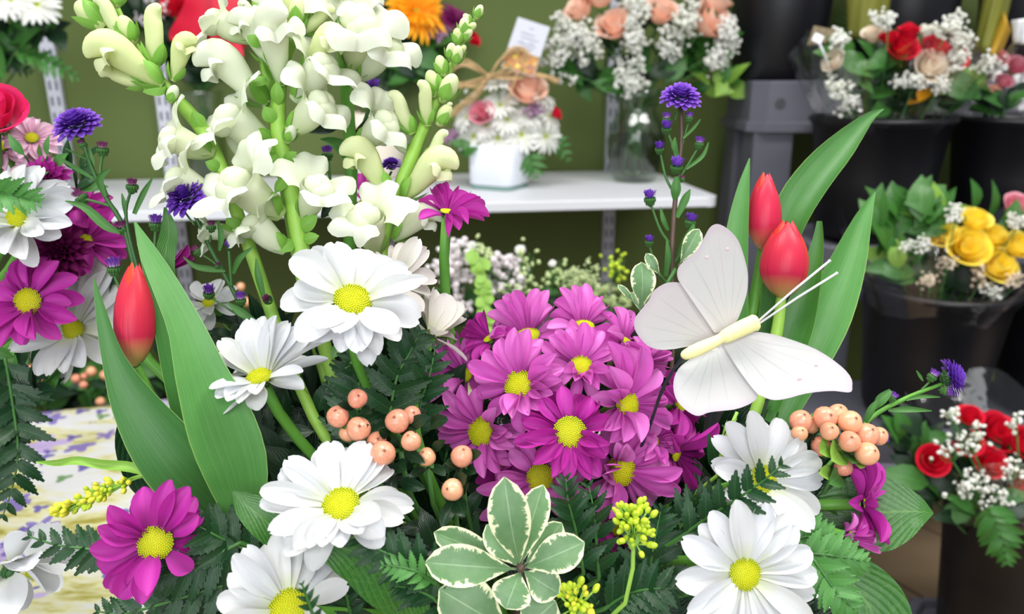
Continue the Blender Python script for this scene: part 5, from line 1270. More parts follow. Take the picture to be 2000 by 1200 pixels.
filler('dark leaves deep inside the purple mound', 1120, 800, .49, 40, 190, 150, 110, ['leaf_dark', 'leaf_bg_dark'], seed=290, group=None, wr=(1, 1.4))
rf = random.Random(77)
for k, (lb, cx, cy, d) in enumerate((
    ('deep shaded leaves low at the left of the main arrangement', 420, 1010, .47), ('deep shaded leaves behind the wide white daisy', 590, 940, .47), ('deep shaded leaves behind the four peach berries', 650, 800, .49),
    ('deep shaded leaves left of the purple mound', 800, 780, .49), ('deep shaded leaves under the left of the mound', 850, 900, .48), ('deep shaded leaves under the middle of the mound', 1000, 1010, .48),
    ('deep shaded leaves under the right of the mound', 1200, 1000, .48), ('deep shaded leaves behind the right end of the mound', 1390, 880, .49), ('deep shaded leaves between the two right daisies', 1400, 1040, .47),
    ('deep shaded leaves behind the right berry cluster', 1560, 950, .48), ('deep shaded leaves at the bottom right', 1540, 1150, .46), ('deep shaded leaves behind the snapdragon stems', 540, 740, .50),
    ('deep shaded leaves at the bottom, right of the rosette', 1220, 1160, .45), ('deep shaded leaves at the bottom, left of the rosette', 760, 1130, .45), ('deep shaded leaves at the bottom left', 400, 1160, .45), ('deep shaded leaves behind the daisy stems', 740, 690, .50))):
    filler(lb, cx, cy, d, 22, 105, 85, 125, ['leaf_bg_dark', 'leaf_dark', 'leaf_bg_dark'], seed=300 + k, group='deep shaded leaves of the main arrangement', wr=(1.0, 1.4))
# salmon buds glimpsed below the central daisy
hyper('pink berry buds glimpsed under the petals of the central daisy', [(667, 653, 9), (700, 665, 8), (708, 690, 8)], [(670, 670, 650, 700, .7), (690, 690, 675, 720, .8)], (690, 700), .45, 'glimpsed pink berries', mat='leaf_mid')

# ================================================================ left arrangement
GL = 'white daisies of the left arrangement'
LD = .50
daisy('large white daisy at the left edge with a fern tip across it', 31, 424, .485, (-.1, .2, .95), 24,
      [(24, 313), (56, 317), (77, 345), (105, 352), (125, 372), (146, 400), (149, 441), (120, 462), (83, 510), (60, 500), (10, 468), (-15, 510), (-50, 470), (-75, 430), (-70, 390), (-50, 350), (-15, 325)], W=.4, group=GL, L=122, foam=FOAM_L)
daisy('white daisy seen below the purple daisy, just left of the tulip', 140, 643, .535, (.1, .1, .95), 22,
      [(213, 493), (187, 545), (225, 560), (232, 600), (225, 650), (200, 712), (170, 722), (138, 728), (115, 727), (197, 682), (67, 680), (80, 650), (100, 600), (150, 530), (215, 530)], W=.36, group=GL, L=125, foam=FOAM_L)
GLP = 'purple daisies of the left arrangement'
daisy('magenta daisy facing out at the left edge, below the white daisy', 52, 590, .49, (.0, .1, 1), 28,
      [(110, 510), (133, 540), (144, 585), (150, 625), (123, 662), (97, 662), (72, 672), (30, 675), (8, 650), (-20, 620), (-35, 580), (-20, 540), (10, 522), (43, 500), (75, 500)], pet='petal_magenta', keys='p', disc='disc_olive', W=.4, group=GLP, L=104, foam=FOAM_L)
daisy('magenta daisy turned right behind the dark double bloom', 168, 470, .53, (.4, .2, .8), 13,
      [(240, 475), (225, 500), (203, 407), (193, 537), (175, 410), (150, 415), (230, 445), (215, 525)], pet='petal_magenta', keys='p', W=.4, group=GLP, L=85, foam=FOAM_L)
daisy('magenta daisy high at the left behind the large white daisy', 150, 425, .54, (.1, .4, .8), 12,
      [(200, 380), (210, 415), (170, 350), (130, 360), (120, 400), (200, 450), (150, 480), (110, 440)], pet='petal_magenta', keys='p', W=.4, group=GLP, L=85, foam=FOAM_L)
for k, (lb, x, y, r) in enumerate((('dark maroon double chrysanthemum between the white and magenta daisies', 125, 495, 52), ('dark purple double chrysanthemum behind the violet aster stem', 95, 350, 42))):
    t = thing('chrysanthemum', lb, 'flower', P(x, y, .51), 'dark double chrysanthemums'); nn = D(.3, .1, .9); c = P(x, y, .515)
    for i in range(46):
        f = (i + .5) / 46; el = math.radians(85 - 85 * f); az = i * 2.39996; xx = nn.orthogonal().normalized(); yy = nn.cross(xx)
        v = xx * math.cos(az) * math.cos(el) + yy * math.sin(az) * math.cos(el) + nn * math.sin(el)
        L = r * .51 / F * (.75 + .35 * f); inst('petal', 'petal:p%d' % (i % 5), 'petal_deep' if k == 0 else 'petal_magenta', t, frame(c + v * L * .05, v, nn - v * nn.dot(v) + nn * .1, (L, L * .34, L)))
    stem_to(t, c - nn * .01, -nn, FOAM_L, .0025)
for k, (lb, x, y, L, n) in enumerate((('pale pink daisy under the pink rose at the left edge', 5, 285, 75, (.0, .5, .8)), ('pale pink daisy right of the pink rose, behind the green leaf', 62, 268, 62, (.4, .4, .8)), ('pale pink daisy behind the white daisy', 80, 330, 60, (.3, .5, .6)))):
    daisy(lb, x, y, .53, n, 12, [], L=L, pet='petal_pale_pink', keys='p', W=.42, fill=16, group='pale pink daisies at the left', foam=FOAM_L, disc='disc_olive')
def rose(root, c, nn, r, mat, n=(3, 4, 5), spin=0.0):
    for ring, (key, cnt, s, tz) in enumerate((('petal:ri', n[0], .48, .12), ('petal:rm', n[1], .74, .04), ('petal:ro', n[2], 1.0, -.06))):
        for i in range(cnt):
            a = spin + ring * .7 + i * 2 * PI / cnt + R.uniform(-.1, .1)
            inst('petal', key, mat, root, frameZ(c + nn * r * tz, nn, (r * s, r * s, r * (.72 + .22 * s)), a) @ Matrix.Rotation(R.uniform(-.08, .08), 4, 'Y'))
    inst('calyx', 'calyx:bumpy', 'leaf_mid', root, frameZ(c - nn * r * .62, nn, (r * .45, r * .45, r * .5)))
t = thing('rose', 'hot pink rose with pale edges cut by the left edge', 'flower', P(-5, 215, .50))
rose(t, P(-10, 222, .51), D(.25, .5, .8), 50 * .51 / F, 'petal_hot_pink', spin=.4); stem_to(t, P(-8, 240, .515), D(0, -1, -.2), FOAM_L, .003)
frond('pale grey green fern tip lying over the white daisy at the left edge', [(75, 395, .47), (40, 385, .47), (0, 375, .47), (-60, 360, .475)], 60, 8, 'leaf_fern_light', foam=FOAM_L, group='ferns of the left arrangement')
frond('dark fern hanging down at the left edge over the cloth', [(5, 1010, .50), (25, 950, .50), (35, 880, .50), (25, 790, .51), (10, 700, .52)], 78, 12, 'leaf_fern', foam=FOAM_L, group='ferns of the left arrangement', tail=False)
frond('dark fern at the left edge beside the hanging one', [(-20, 930, .50), (-10, 860, .50), (-5, 790, .51), (-10, 720, .52)], 84, 9, 'leaf_fern', foam=FOAM_L, group='ferns of the left arrangement', tail=False)
for k, (lb, cx, cy, d, n, sx, sy, L, mats) in enumerate((
    ('dark green leaves under the magenta daisy at the left edge', 50, 740, .53, 14, 70, 60, 80, ['leaf_fern', 'leaf_mid', 'leaf_dark']),
    ('green leaves among the pale pink daisies at the left', 75, 300, .51, 6, 50, 50, 45, ['leaf_mid', 'leaf_fern_light']),
    ('green leaves below the violet aster at the left', 150, 340, .52, 8, 45, 50, 50, ['leaf_mid', 'leaf_fern']),
    ('dark leaves behind the dark double bloom at the left', 150, 560, .55, 12, 90, 80, 80, ['leaf_fern', 'leaf_dark']),
    ('dark leaves hanging over the pot at the left edge', 0, 830, .53, 10, 50, 60, 80, ['leaf_fern', 'leaf_dark']))):
    filler(lb, cx, cy, d, n, sx, sy, L, mats, seed=200 + k, foam=FOAM_L, group='leaves of the left arrangement')

# ================================================================ background plants
def PB(px, py, d):
    """point on the upright plane at distance 1.0065 d"""
    return PY(px, py, d * 1.0065)
def gyp(label, px, py, sx, sy, n, rpx, d, foot, mat='small_white', group=None, seed=1, cat='flower', name='baby_breath', sub=1, depth=.03, stemmat='stem', clump=5):
    rr = random.Random(seed * 13 + int(px)); t = thing(name, label, cat, PB(px, py, d), group); m = MB(); s = MB(); c0 = PB(px, py + sy * .7, d)
    s.tube([c0, c0.lerp(foot, .5) + Vector((0, 0, .01)), foot], .0012, 5)
    cl = [(rr.gauss(0, .45) * sx, rr.gauss(0, .45) * sy, rr.uniform(-depth, depth)) for _ in range(max(n // clump, 1))]
    for q in cl:
        c = PB(px + q[0], py + q[1], d + q[2]); s.tube([c, c.lerp(c0, .5) + Vector((0, 0, -.004)), c0], .0006, 4)
    k = d / F
    for i in range(n):
        q = cl[i % len(cl)]; o = Vector((rr.gauss(0, 1), rr.gauss(0, 1), rr.gauss(0, 1))) * rpx * k * 1.5
        c = PB(px + q[0], py + q[1], d + q[2]) + o; r = rpx * k * rr.uniform(.7, 1.2)
        m.ico(c, r, sub, (1, 1, rr.uniform(.6, .9)), Matrix.Rotation(rr.uniform(0, 6), 3, Vector((rr.random(), rr.random(), .5)).normalized()))
    part('stem', s, stemmat, t); part('blossoms', m, mat, t, stuff=True)
    return t
def bgrose(label, px, py, rpx, d, n, mat, foot, group=None, cat='rose', name='rose', foot2=None):
    c = PB(px, py, d); nn = D(*n); r = rpx * d / F; t = thing(name, label, cat, c - nn * r * .6, group)
    rose(t, c, nn, r, mat, (2, 3, 4), R.uniform(0, 6))
    pts = curve_pts(c - nn * r * .8, foot, -nn, 8)
    if foot2 is not None: pts += [foot.lerp(foot2, .5), foot2]
    part('stem', MB().tube(pts, .0028, 6), 'stem', t)
def bgdaisy(label, px, py, rpx, d, n, foot, pet='small_white', group=None, cnt=15, disc='disc_yellow', W=.26, name='daisy', rings=1, dr=.2):
    c = PB(px, py, d); nn = D(*n); r = rpx * d / F; t = thing(name, label, 'flower', c, group)
    x = nn.orthogonal().normalized()
    for q in range(rings):
        for i in range(cnt):
            v = Matrix.Rotation(i * 2 * PI / cnt + q * .2, 3, nn) @ x + nn * (R.uniform(-.12, .12) + q * .35)
            L = r * R.uniform(.85, 1.05) * (1 - .22 * q)
            inst('petal', 'petal:s%d' % R.randrange(2), pet, t, frame(c + v * r * .05, v, nn - v * nn.dot(v), (L, L * W, L)))
    if disc: inst('disc', 'disc:simple', disc, t, frameZ(c, nn, (r * dr, r * dr, r * dr)))
    part('stem', MB().tube(curve_pts(c - nn * .004, foot, -nn, 6), .0014, 5), 'stem', t)
def bgleaf(label, cx, cy, d, n, sx, sy, L, mats, foot, seed=1, group=None, key='leaf:bg', wr=(.8, 1.2), out=True):
    rr = random.Random(seed * 7 + 3); t = thing('leafy_stem', label, 'foliage', PB(cx, cy, d), group); m = MB(); sa = PB(cx, cy + sy * .5, d)
    for i in range(n):
        x = cx + rr.uniform(-sx, sx); y = cy + rr.uniform(-sy, sy); dd = d + rr.uniform(-.03, .03)
        a = math.atan2(-(y - cy - sy * .8), (x - cx) * 1.2) + rr.uniform(-.6, .6)
        v = (CR * math.cos(a) + CU * math.sin(a) + CB * rr.uniform(-.2, .5)).normalized(); l = L * dd / F * rr.uniform(.75, 1.25); b = PB(x, y, dd) - v * l * .5
        inst('leaf', key, rr.choice(mats), t, frame(b, v, CB + CU * rr.uniform(.1, .9) + CR * rr.uniform(-.7, .7), (l, l * rr.uniform(*wr), l)))
        m.tube([b, b.lerp(sa, .5), sa], .0009, 4)
    m.tube([sa, sa.lerp(foot, .5), foot], .002, 5); part('stem', m, 'stem_dark', t)
    return t
def wrap(label, c, r0, z0, r1, z1, lean=(0, 0), seed=1, mat='cellophane', frac=1.0, a0=0.0, group='clear bouquet wraps', ruff=.12):
    rr = random.Random(seed); ph = [rr.uniform(0, 6) for _ in range(4)]
    def fn(u, v):
        th = a0 + v * 2 * PI * frac; r = r0 + (r1 - r0) * u ** 1.1
        r *= 1 + ruff * u * (math.sin(3 * th + ph[0]) * .5 + math.sin(7 * th + ph[1]) * .3 + .2 * math.sin(17 * th + ph[2]))
        z = z0 + (z1 - z0) * u + .03 * u * math.sin(5 * th + ph[3])
        return (c[0] + lean[0] * u + r * math.cos(th), c[1] + lean[1] * u + r * math.sin(th), z)
    m = MB().grid(fn, 10, 72)
    return solo('bouquet_wrap', m, mat, label, 'wrapping', group, base=(c[0], c[1], z0))

# ---------------- cube vase with daisies
d = 1.72; vb = PZ(975, 372, SHZ + .002); vc = vb + Vector((0, .062, 0))
t = thing('vase', 'small white cube vase with rounded corners and a glassy green foot', 'vase', Vector((vc.x, vc.y, SHZ + .001)))
vh = .087
def rsq(a, k=5.0): ca, sa = math.cos(a), math.sin(a); return (abs(ca) ** k + abs(sa) ** k) ** (-1 / k)
def cube(r, z0, pr, mat, name):
    n_ = len(pr)
    def fn(u, v):
        i = int(round(u * (n_ - 1))); rr_, z = pr[i]; th = -2 * PI * v; q = rr_ * rsq(th); th2 = th + math.radians(-28)
        return (vc.x + q * math.cos(th2), vc.y + q * math.sin(th2), z0 + z)
    part(name, MB().grid(fn, n_ - 1, 64, True), mat, t)
cube(0, SHZ + .001, [(.001, 0), (.050, 0), (.054, .003), (.054, .006)], 'glass_green', 'foot')
cube(0, SHZ + .007, [(.001, 0), (.050, .0), (.054, .004), (.055, vh - .004), (.053, vh), (.050, vh - .001), (.048, .01), (.001, .01)], 'ceramic_white', 'body')
foot = Vector((vc.x, vc.y, SHZ + .03)); G1 = 'white daisies in the cube vase'
dd = vc.y * math.cos(PITCH) + .245 * math.sin(PITCH)
for (x, y, r, n, lb) in ((973, 270, 37, (0, .1, 1), 'white daisy in the cube vase, lowest and just left of centre'), (1018, 264, 37, (.15, .1, 1), 'white daisy in the cube vase, low and right of centre'), (925, 266, 36, (-.4, .1, 1), 'white daisy in the cube vase, lowest at the left'), (1065, 266, 38, (.6, 0, .9), 'white daisy in the cube vase, far right above a hanging leaf'),
                         (991, 234, 35, (.1, .3, 1), 'white daisy in the cube vase, in the middle of the dome'), (977, 205, 35, (-.1, .5, 1), 'white daisy in the cube vase, left below the peach rose'), (972, 168, 32, (-.2, .9, .5), 'white daisy in the cube vase, at the top beside the raffia'), (1056, 190, 32, (.5, .7, .6), 'white daisy in the cube vase, right of the peach rose'),
                         (1070, 228, 34, (.8, .3, .6), 'white daisy in the cube vase, at the right edge beside the red bud'), (912, 228, 34, (-.7, .4, .7), 'white daisy in the cube vase, left behind the pink bloom'), (950, 245, 30, (-.2, .3, 1), 'white daisy in the cube vase, under the pink bloom'), (1035, 228, 28, (.2, .3, 1), 'white daisy in the cube vase, beneath the lilac blossoms')):
    dz = dd - .03 * (1 - ((x - 990) / 110) ** 2)
    bgdaisy(lb, x, y, r, dz, n, foot, group=G1, cnt=18, W=.25)
bgrose('pink mini bloom at the left of the cube vase', 942, 222, 21, dd - .035, (-.2, .3, 1), 'rose_pink', foot)
bgrose('peach rose at the top right of the cube vase', 1030, 178, 32, dd - .03, (.1, .5, .8), 'rose_peach', foot)
bgrose('small red bud at the right side of the cube vase', 1086, 222, 11, dd - .01, (.8, .4, .5), 'rose_red', foot)
gyp('lilac blossoms below the peach rose in the cube vase', 1045, 215, 18, 14, 40, 4, dd - .03, foot, 'carnation_lilac', 'lilac blossoms in the cube vase', name='lilac_blossom')
gyp('lilac blossoms at the left edge of the cube vase', 885, 258, 14, 26, 40, 4, dd, foot, 'carnation_lilac', 'lilac blossoms in the cube vase', 2, name='lilac_blossom')
gyp('pale blossoms filling the back of the cube vase dome', 985, 185, 60, 30, 60, 5, dd + .04, foot, 'small_white', None, 3, name='filler_blossom')
frond('fern leaf hanging over the right corner of the cube vase', [(1045, 345, 1.66), (1040, 320, 1.66), (1030, 298, 1.66)], 34, 5, 'leaf_bg', foam=foot, tail=True, group='ferns of the cube vase')
frond('fern leaf at the far right of the cube vase', [(1110, 312, 1.68), (1095, 285, 1.68), (1080, 270, 1.68)], 26, 5, 'leaf_bg', foam=foot, group='ferns of the cube vase')
bgleaf('green leaves under the daisies at the left of the cube vase', 915, 292, dd - .02, 8, 25, 12, 34, ['leaf_bg'], foot, 4)
# raffia bow and card
t = thing('raffia_bow', 'tan raffia bow tied on top of the cube vase bouquet', 'bow', PB(957, 150, dd - .04))
rr = random.Random(5)
for (pts, nst) in (([(957, 150), (915, 122), (880, 135), (885, 165), (925, 165), (957, 150)], 6), ([(957, 150), (975, 115), (1010, 95), (1030, 110), (1000, 140), (957, 150)], 6), ([(957, 150), (925, 185), (885, 218), (865, 240)], 5), ([(957, 150), (1000, 150), (1045, 148), (1090, 162)], 5), ([(957, 150), (1000, 138), (1040, 142), (1075, 150)], 3)):
    for k in range(nst):
        o = [(x + rr.uniform(-7, 7) * (0 if i == 0 else 1), y + rr.uniform(-7, 7) * (0 if i == 0 else 1), dd - .045 + rr.uniform(-.012, .012)) for i, (x, y) in enumerate(pts)]
        part('strand', MB().tube([PB(*q) for q in crom(o, 16)], .0017, 5), 'raffia', t)
part('knot', MB().ico(PB(957, 150, dd - .048), .008, 2, (1, .7, 1)), 'raffia', t)
t = thing('gift_card', 'white card with grey script and a picture of flowers, standing in the cube vase bouquet', 'card', PB(1025, 140, dd - .035))
cc = PB(1027, 92, dd - .035); ax = D(.93, -.30, 0); ay = D(.27, .92, -.1); nz = ax.cross(ay).normalized(); ay = nz.cross(ax)
RM = Matrix((ax, ay, nz)).transposed()
k = dd / F
part('card', MB().box(cc, (62 * k, 100 * k, .0012), RM), 'card_white', t, False)
part('picture', MB().box(cc - ay * 30 * k + nz * .0008, (60 * k, 38 * k, .0006), RM), 'card_picture', t, False)
m = MB()
for (x, y, w) in ((0, 36, 8), (-4, 24, 26), (2, 16, 34), (0, 4, 36), (3, -2, 24), (-10, 8, 6), (8, 9, 10)): m.box(cc + ax * x * k + ay * y * k + nz * .0008, (w * k, 1.6 * k, .0004), RM)
part('print', m, 'ink_grey', t, False, stuff=True)
part('pick', MB().tube([cc - ay * 40 * k, cc - ay * 120 * k], .0015, 6), 'raffia', t)

# ---------------- tall glass vase with peach roses
vb = PZ(1246, 359, SHZ + .002); gc = vb + Vector((0, .055, 0)); gd = gc.y * math.cos(PITCH) + .245 * math.sin(PITCH); k = gd / F
t = thing('vase', 'tall clear glass vase with a narrow collar holding the peach roses', 'vase', Vector((gc.x, gc.y, SHZ + .001)))
prof = [(.001, 0), (.044, 0), (.048, .003), (.054, .02), (.064, .06), (.067, .09), (.062, .12), (.050, .145), (.043, .155), (.043, .165), (.048, .185), (.054, .205)]
inner = [(r - .003, z + (.004 if z < .01 else 0)) for r, z in reversed(prof)]
part('glass_body', MB().lathe(prof + inner, 40, (gc.x, gc.y, SHZ + .001)), 'glass', t)
part('water', MB().lathe([(.001, .006)] + [(r - .0045, z) for r, z in prof if .01 < z < .10] + [(.060, .105), (.001, .105)], 32, (gc.x, gc.y, SHZ + .001)), 'vase_water', t)
foot = Vector((gc.x, gc.y, SHZ + .03)); nk = Vector((gc.x, gc.y, SHZ + .165))
G2 = 'peach roses in the tall glass vase'
def via(label, mk):  mk()
for (x, y, r, n, lb) in ((1200, 52, 30, (-.2, .4, .8), 'peach rose drooping at the front left of the tall vase'), (1290, 24, 28, (.1, .6, .8), 'peach rose in the middle of the tall vase bouquet'), (1388, 42, 36, (.5, .3, .8), 'peach rose at the right of the tall vase bouquet'), (1133, 18, 26, (-.6, .5, .6), 'peach rose at the far left of the tall vase bouquet'), (1400, 5, 24, (.4, .9, .3), 'peach rose cut by the top edge, above the right one'), (1172, -8, 28, (-.2, .8, .5), 'peach rose cut by the top edge, left of centre')):
    bgrose(lb, x, y, r, gd - .04, n, 'rose_peach', nk + Vector((R.uniform(-.02, .02), R.uniform(-.02, .02), -.02)), G2, foot2=foot + Vector((R.uniform(-.035, .035), R.uniform(-.035, .035), -.012)))
G3 = 'white baby breath sprigs in the tall glass vase'
for i, (x, y, sx, sy, lb) in enumerate(((1092, 100, 24, 50, 'baby breath sprig at the far left of the tall vase bouquet'), (1125, 62, 28, 28, 'baby breath sprig beside the far left peach rose'), (1150, 90, 28, 34, 'baby breath sprig left of the drooping peach rose'), (1238, 60, 22, 40, 'baby breath sprig right of the drooping peach rose'), (1235, 145, 36, 46, 'large baby breath sprig hanging over the collar of the tall vase'), (1318, 80, 38, 34, 'baby breath sprig under the middle peach rose'), (1425, 62, 18, 36, 'baby breath sprig at the right edge of the tall vase bouquet'), (1402, 110, 18, 24, 'baby breath sprig under the right peach rose'), (1245, 15, 24, 20, 'baby breath sprig at the top, between two peach roses'), (1340, 30, 24, 24, 'baby breath sprig between the middle and right peach roses'))):
    gyp(lb, x, y, sx, sy, 170, 4.3, gd - .075 + (i % 3) * .015, nk, group=G3, seed=i, clump=8)
G4 = 'leaves of the peach rose bouquet'
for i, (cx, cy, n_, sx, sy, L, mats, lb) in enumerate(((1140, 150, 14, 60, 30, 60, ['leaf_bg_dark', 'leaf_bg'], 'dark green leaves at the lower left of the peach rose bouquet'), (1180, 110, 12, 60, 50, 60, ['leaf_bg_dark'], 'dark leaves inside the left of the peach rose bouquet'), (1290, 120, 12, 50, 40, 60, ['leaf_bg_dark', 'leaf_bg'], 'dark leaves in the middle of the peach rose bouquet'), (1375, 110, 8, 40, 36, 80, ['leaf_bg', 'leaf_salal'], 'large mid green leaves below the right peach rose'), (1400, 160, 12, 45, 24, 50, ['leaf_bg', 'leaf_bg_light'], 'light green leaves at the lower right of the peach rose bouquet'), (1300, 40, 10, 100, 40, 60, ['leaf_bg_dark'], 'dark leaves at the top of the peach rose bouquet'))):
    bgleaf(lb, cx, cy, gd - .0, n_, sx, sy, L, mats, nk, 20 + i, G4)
# ---------------- red rose vase with ribbon
rb = PZ(395, 352, SHZ + .002); rc = rb + Vector((0, .05, 0)); rd = rc.y * math.cos(PITCH) + .245 * math.sin(PITCH)
t = thing('vase', 'slim clear glass vase holding the red roses, behind the left snapdragons', 'vase', Vector((rc.x, rc.y, SHZ + .001)))
pr = [(.001, 0), (.040, 0), (.044, .004), (.045, .05), (.042, .12), (.045, .19), (.048, .20)]
part('glass_body', MB().lathe(pr + [(r - .003, z + (.004 if z < .01 else 0)) for r, z in reversed(pr)], 36, (rc.x, rc.y, SHZ + .001)), 'glass', t)
part('water', MB().lathe([(.001, .006), (.040, .006), (.041, .05), (.039, .11), (.001, .11)], 32, (rc.x, rc.y, SHZ + .001)), 'vase_water', t)
foot = Vector((rc.x, rc.y, SHZ + .03)); nk = Vector((rc.x, rc.y, SHZ + .18))
t = thing('ribbon', 'wide bright red ribbon tail draped over the red rose vase', 'ribbon', PB(420, -20, rd - .06))
def rib(pts, nm):
    blade(t, pts, 'ribbon_red', cup=.06, n=14, nv=6, name=nm, wave=.06)
rib([(405, -40, rd - .20, 50), (393, 5, rd - .20, 54), (378, 45, rd - .19, 58), (364, 78, rd - .18, 64), (358, 92, rd - .18, 50)], 'ribbon_tail')
rib([(420, -50, rd - .2, 60), (445, -20, rd - .2, 66), (440, 30, rd - .2, 50), (420, 60, rd - .2, 40)], 'ribbon_loop')
rib([(425, 60, rd - .17, 40), (452, 90, rd - .17, 40), (466, 135, rd - .16, 18)], 'ribbon_tail')
for (x, y, r, lb) in ((432, 78, 24, 'red rose under the red ribbon'), (455, 92, 22, 'red rose right of the ribbon tail'), (340, 15, 22, 'red rose left of the ribbon, behind the tall snapdragon bud')):
    bgrose(lb, x, y, r, rd - .04, (0, .5, .8), 'rose_red', nk, 'red roses behind the snapdragons', foot2=foot + Vector((R.uniform(-.025, .025), R.uniform(-.025, .025), -.012)))
for i, (x, y, lb) in enumerate(((290, 30, 'baby breath sprig left of the red ribbon'), (400, 100, 'baby breath sprig beneath the red ribbon tail'), (420, 110, 'baby breath sprig under the red roses'), (318, 15, 'baby breath sprig at the top left of the red ribbon'))):
    gyp(lb, x, y, 22, 20, 60, 3.4, rd - .03, nk, 'small_blush', 'baby breath in the red rose vase', 40 + i, clump=8)
for i, (cx, cy, n_, sx, sy, L) in enumerate(((280, 20, 14, 50, 40, 60), (400, 120, 12, 45, 40, 55), (370, 60, 12, 60, 50, 60), (330, 90, 8, 40, 30, 55))):
    bgleaf(['dark leaves left of the red ribbon', 'dark leaves under the red roses', 'dark leaves behind the red ribbon', 'dark leaves below the left of the red ribbon'][i], cx, cy, rd, n_, sx, sy, L, ['leaf_bg_dark'], nk, 50 + i, 'leaves of the red rose vase')

# ---------------- gerbera bouquet in a cream pot
gb = PZ(730, 352, SHZ + .002); pc = gb + Vector((0, .07, 0)); pd = pc.y * math.cos(PITCH) + .245 * math.sin(PITCH)
t = thing('pot', 'cream pot with a gold band under the orange gerbera bouquet', 'flower pot', Vector((pc.x, pc.y, SHZ + .001)))
part('body', MB().lathe([(.001, 0), (.05, 0), (.055, .005), (.068, .06), (.07, .12), (.066, .15), (.062, .15), (.062, .13), (.001, .12)], 32, (pc.x, pc.y, SHZ + .001)), 'ceramic_cream', t)
part('band', MB().lathe([(.0685, .098), (.0715, .10), (.0715, .118), (.0695, .12)], 32, (pc.x, pc.y, SHZ + .001)), 'gold', t)
foot = Vector((pc.x, pc.y, SHZ + .13))
bgdaisy('bright orange gerbera at the top, right of the snapdragons', 812, 22, 62, pd - .04, (.45, .25, .85), foot, 'gerbera_orange', None, 30, 'disc_olive', .2, 'gerbera', 2)
bgdaisy('lilac bloom behind the orange gerbera', 848, 45, 42, pd - .01, (.6, .2, .6), foot, 'carnation_lilac', None, 26, None, .2, 'carnation', 3)
bgdaisy('dark red bloom at the right of the gerbera bouquet', 888, 38, 34, pd, (.5, .4, .6), foot, 'petal_deep', None, 22, None, .22, 'carnation', 3)
bgrose('small dark red bud right of the gerbera bouquet', 925, 78, 12, pd, (.7, .2, .5), 'rose_red', foot)
for i, (cx, cy, n_, sx, sy, L, mats, lb) in enumerate(((840, 95, 8, 36, 20, 80, ['leaf_bg', 'leaf_salal'], 'large green leaves just below the orange gerbera'), (820, 135, 12, 60, 22, 60, ['leaf_bg', 'leaf_bg_dark'], 'green leaves low in the gerbera bouquet'), (780, 60, 12, 40, 50, 60, ['leaf_bg_dark'], 'dark leaves left of the orange gerbera'), (740, 120, 12, 60, 40, 60, ['leaf_bg_dark'], 'dark leaves over the cream pot'))):
    bgleaf(lb, cx, cy, pd, n_, sx, sy, L, mats, foot, 60 + i, 'leaves of the gerbera bouquet')
gyp('small white blossoms beside the orange gerbera', 772, 30, 10, 12, 20, 4, pd - .03, foot, seed=70)

# ---------------- daisy bouquet at top left
lb0 = PZ(-70, 400, SHZ + .002); lc = lb0 + Vector((0, .06, 0)); ld = lc.y * math.cos(PITCH) + .245 * math.sin(PITCH)
t = thing('vase', 'white vase of the upper left daisy bouquet, mostly beyond the left edge', 'vase', Vector((lc.x, lc.y, SHZ + .001)))
part('body', MB().lathe([(.001, 0), (.045, 0), (.05, .004), (.06, .1), (.062, .14), (.058, .14), (.001, .12)], 28, (lc.x, lc.y, SHZ + .001)), 'ceramic_white', t)
foot = Vector((lc.x, lc.y, SHZ + .13))
for (x, y, r, n, lb) in ((25, 0, 46, (.0, .3, 1), 'white daisy cut by the top edge at the far left'), (72, 8, 44, (.3, .1, 1), 'white daisy hanging at the right of the upper left bouquet'), (-25, 10, 42, (-.2, .2, 1), 'white daisy cut by the left edge of the upper left bouquet')):
    bgdaisy(lb, x, y, r, ld - .04, n, foot, group='white daisies in the upper left bouquet', cnt=20)
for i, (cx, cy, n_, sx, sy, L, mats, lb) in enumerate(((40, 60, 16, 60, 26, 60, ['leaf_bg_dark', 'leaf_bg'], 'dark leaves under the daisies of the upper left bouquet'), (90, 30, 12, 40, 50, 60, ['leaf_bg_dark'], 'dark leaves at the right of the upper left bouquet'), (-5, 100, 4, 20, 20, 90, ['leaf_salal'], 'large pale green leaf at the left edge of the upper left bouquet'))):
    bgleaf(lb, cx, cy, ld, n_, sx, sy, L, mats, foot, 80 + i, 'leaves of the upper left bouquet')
frond('drooping fern leaf over the left wall upright', [(152, 152, 1.42), (110, 132, 1.42), (70, 112, 1.42), (30, 100, 1.43)], 38, 9, 'leaf_bg', foam=foot, group='ferns of the upper left bouquet')
frond('dark fern leaf under the drooping one at the upper left', [(60, 140, 1.45), (30, 125, 1.45), (0, 112, 1.45)], 34, 6, 'leaf_bg_dark', foam=foot, group='ferns of the upper left bouquet')

# ---------------- buckets on the grey stands
def PYp(px, py, y): return PY(px, py, y)
q = PY(1531, 157, 1.845 - .1); K0 = (q.x + .012, 1.845)
bucket('black bucket on the tallest grey riser, beside the olive wall', K0, .118, .32, zt + .001)
bucket('black bucket at the top right, behind the wrapped red and white roses', (K0[0] + .28, 1.845), .118, .32, zt + .001)
bucket('black bucket at the far top right on the tallest riser', (K0[0] + .56, 1.845), .118, .32, zt + .001)
q = PY(1722, 232, 1.585); K1 = (q.x, 1.585); K1h = PY(1722, 236, 1.455).z - z2
bucket('black bucket holding the wrapped red and white roses', K1, .128, K1h, z2 + .001)
K2 = (K1[0] + .285, 1.585); bucket('black bucket right of the one with red and white roses', K2, .128, K1h, z2 + .001)
q = PY(1832, 560, 1.32); K3 = (q.x, 1.32); K3h = PY(1832, 592, 1.20).z - z3
bucket('black bucket holding the wrapped yellow roses', K3, .122, K3h, z3 + .001)
K4 = (K3[0] + .262, 1.335); bucket('black bucket behind the yellow roses at the right edge', K4, .122, K3h, z3 + .001)
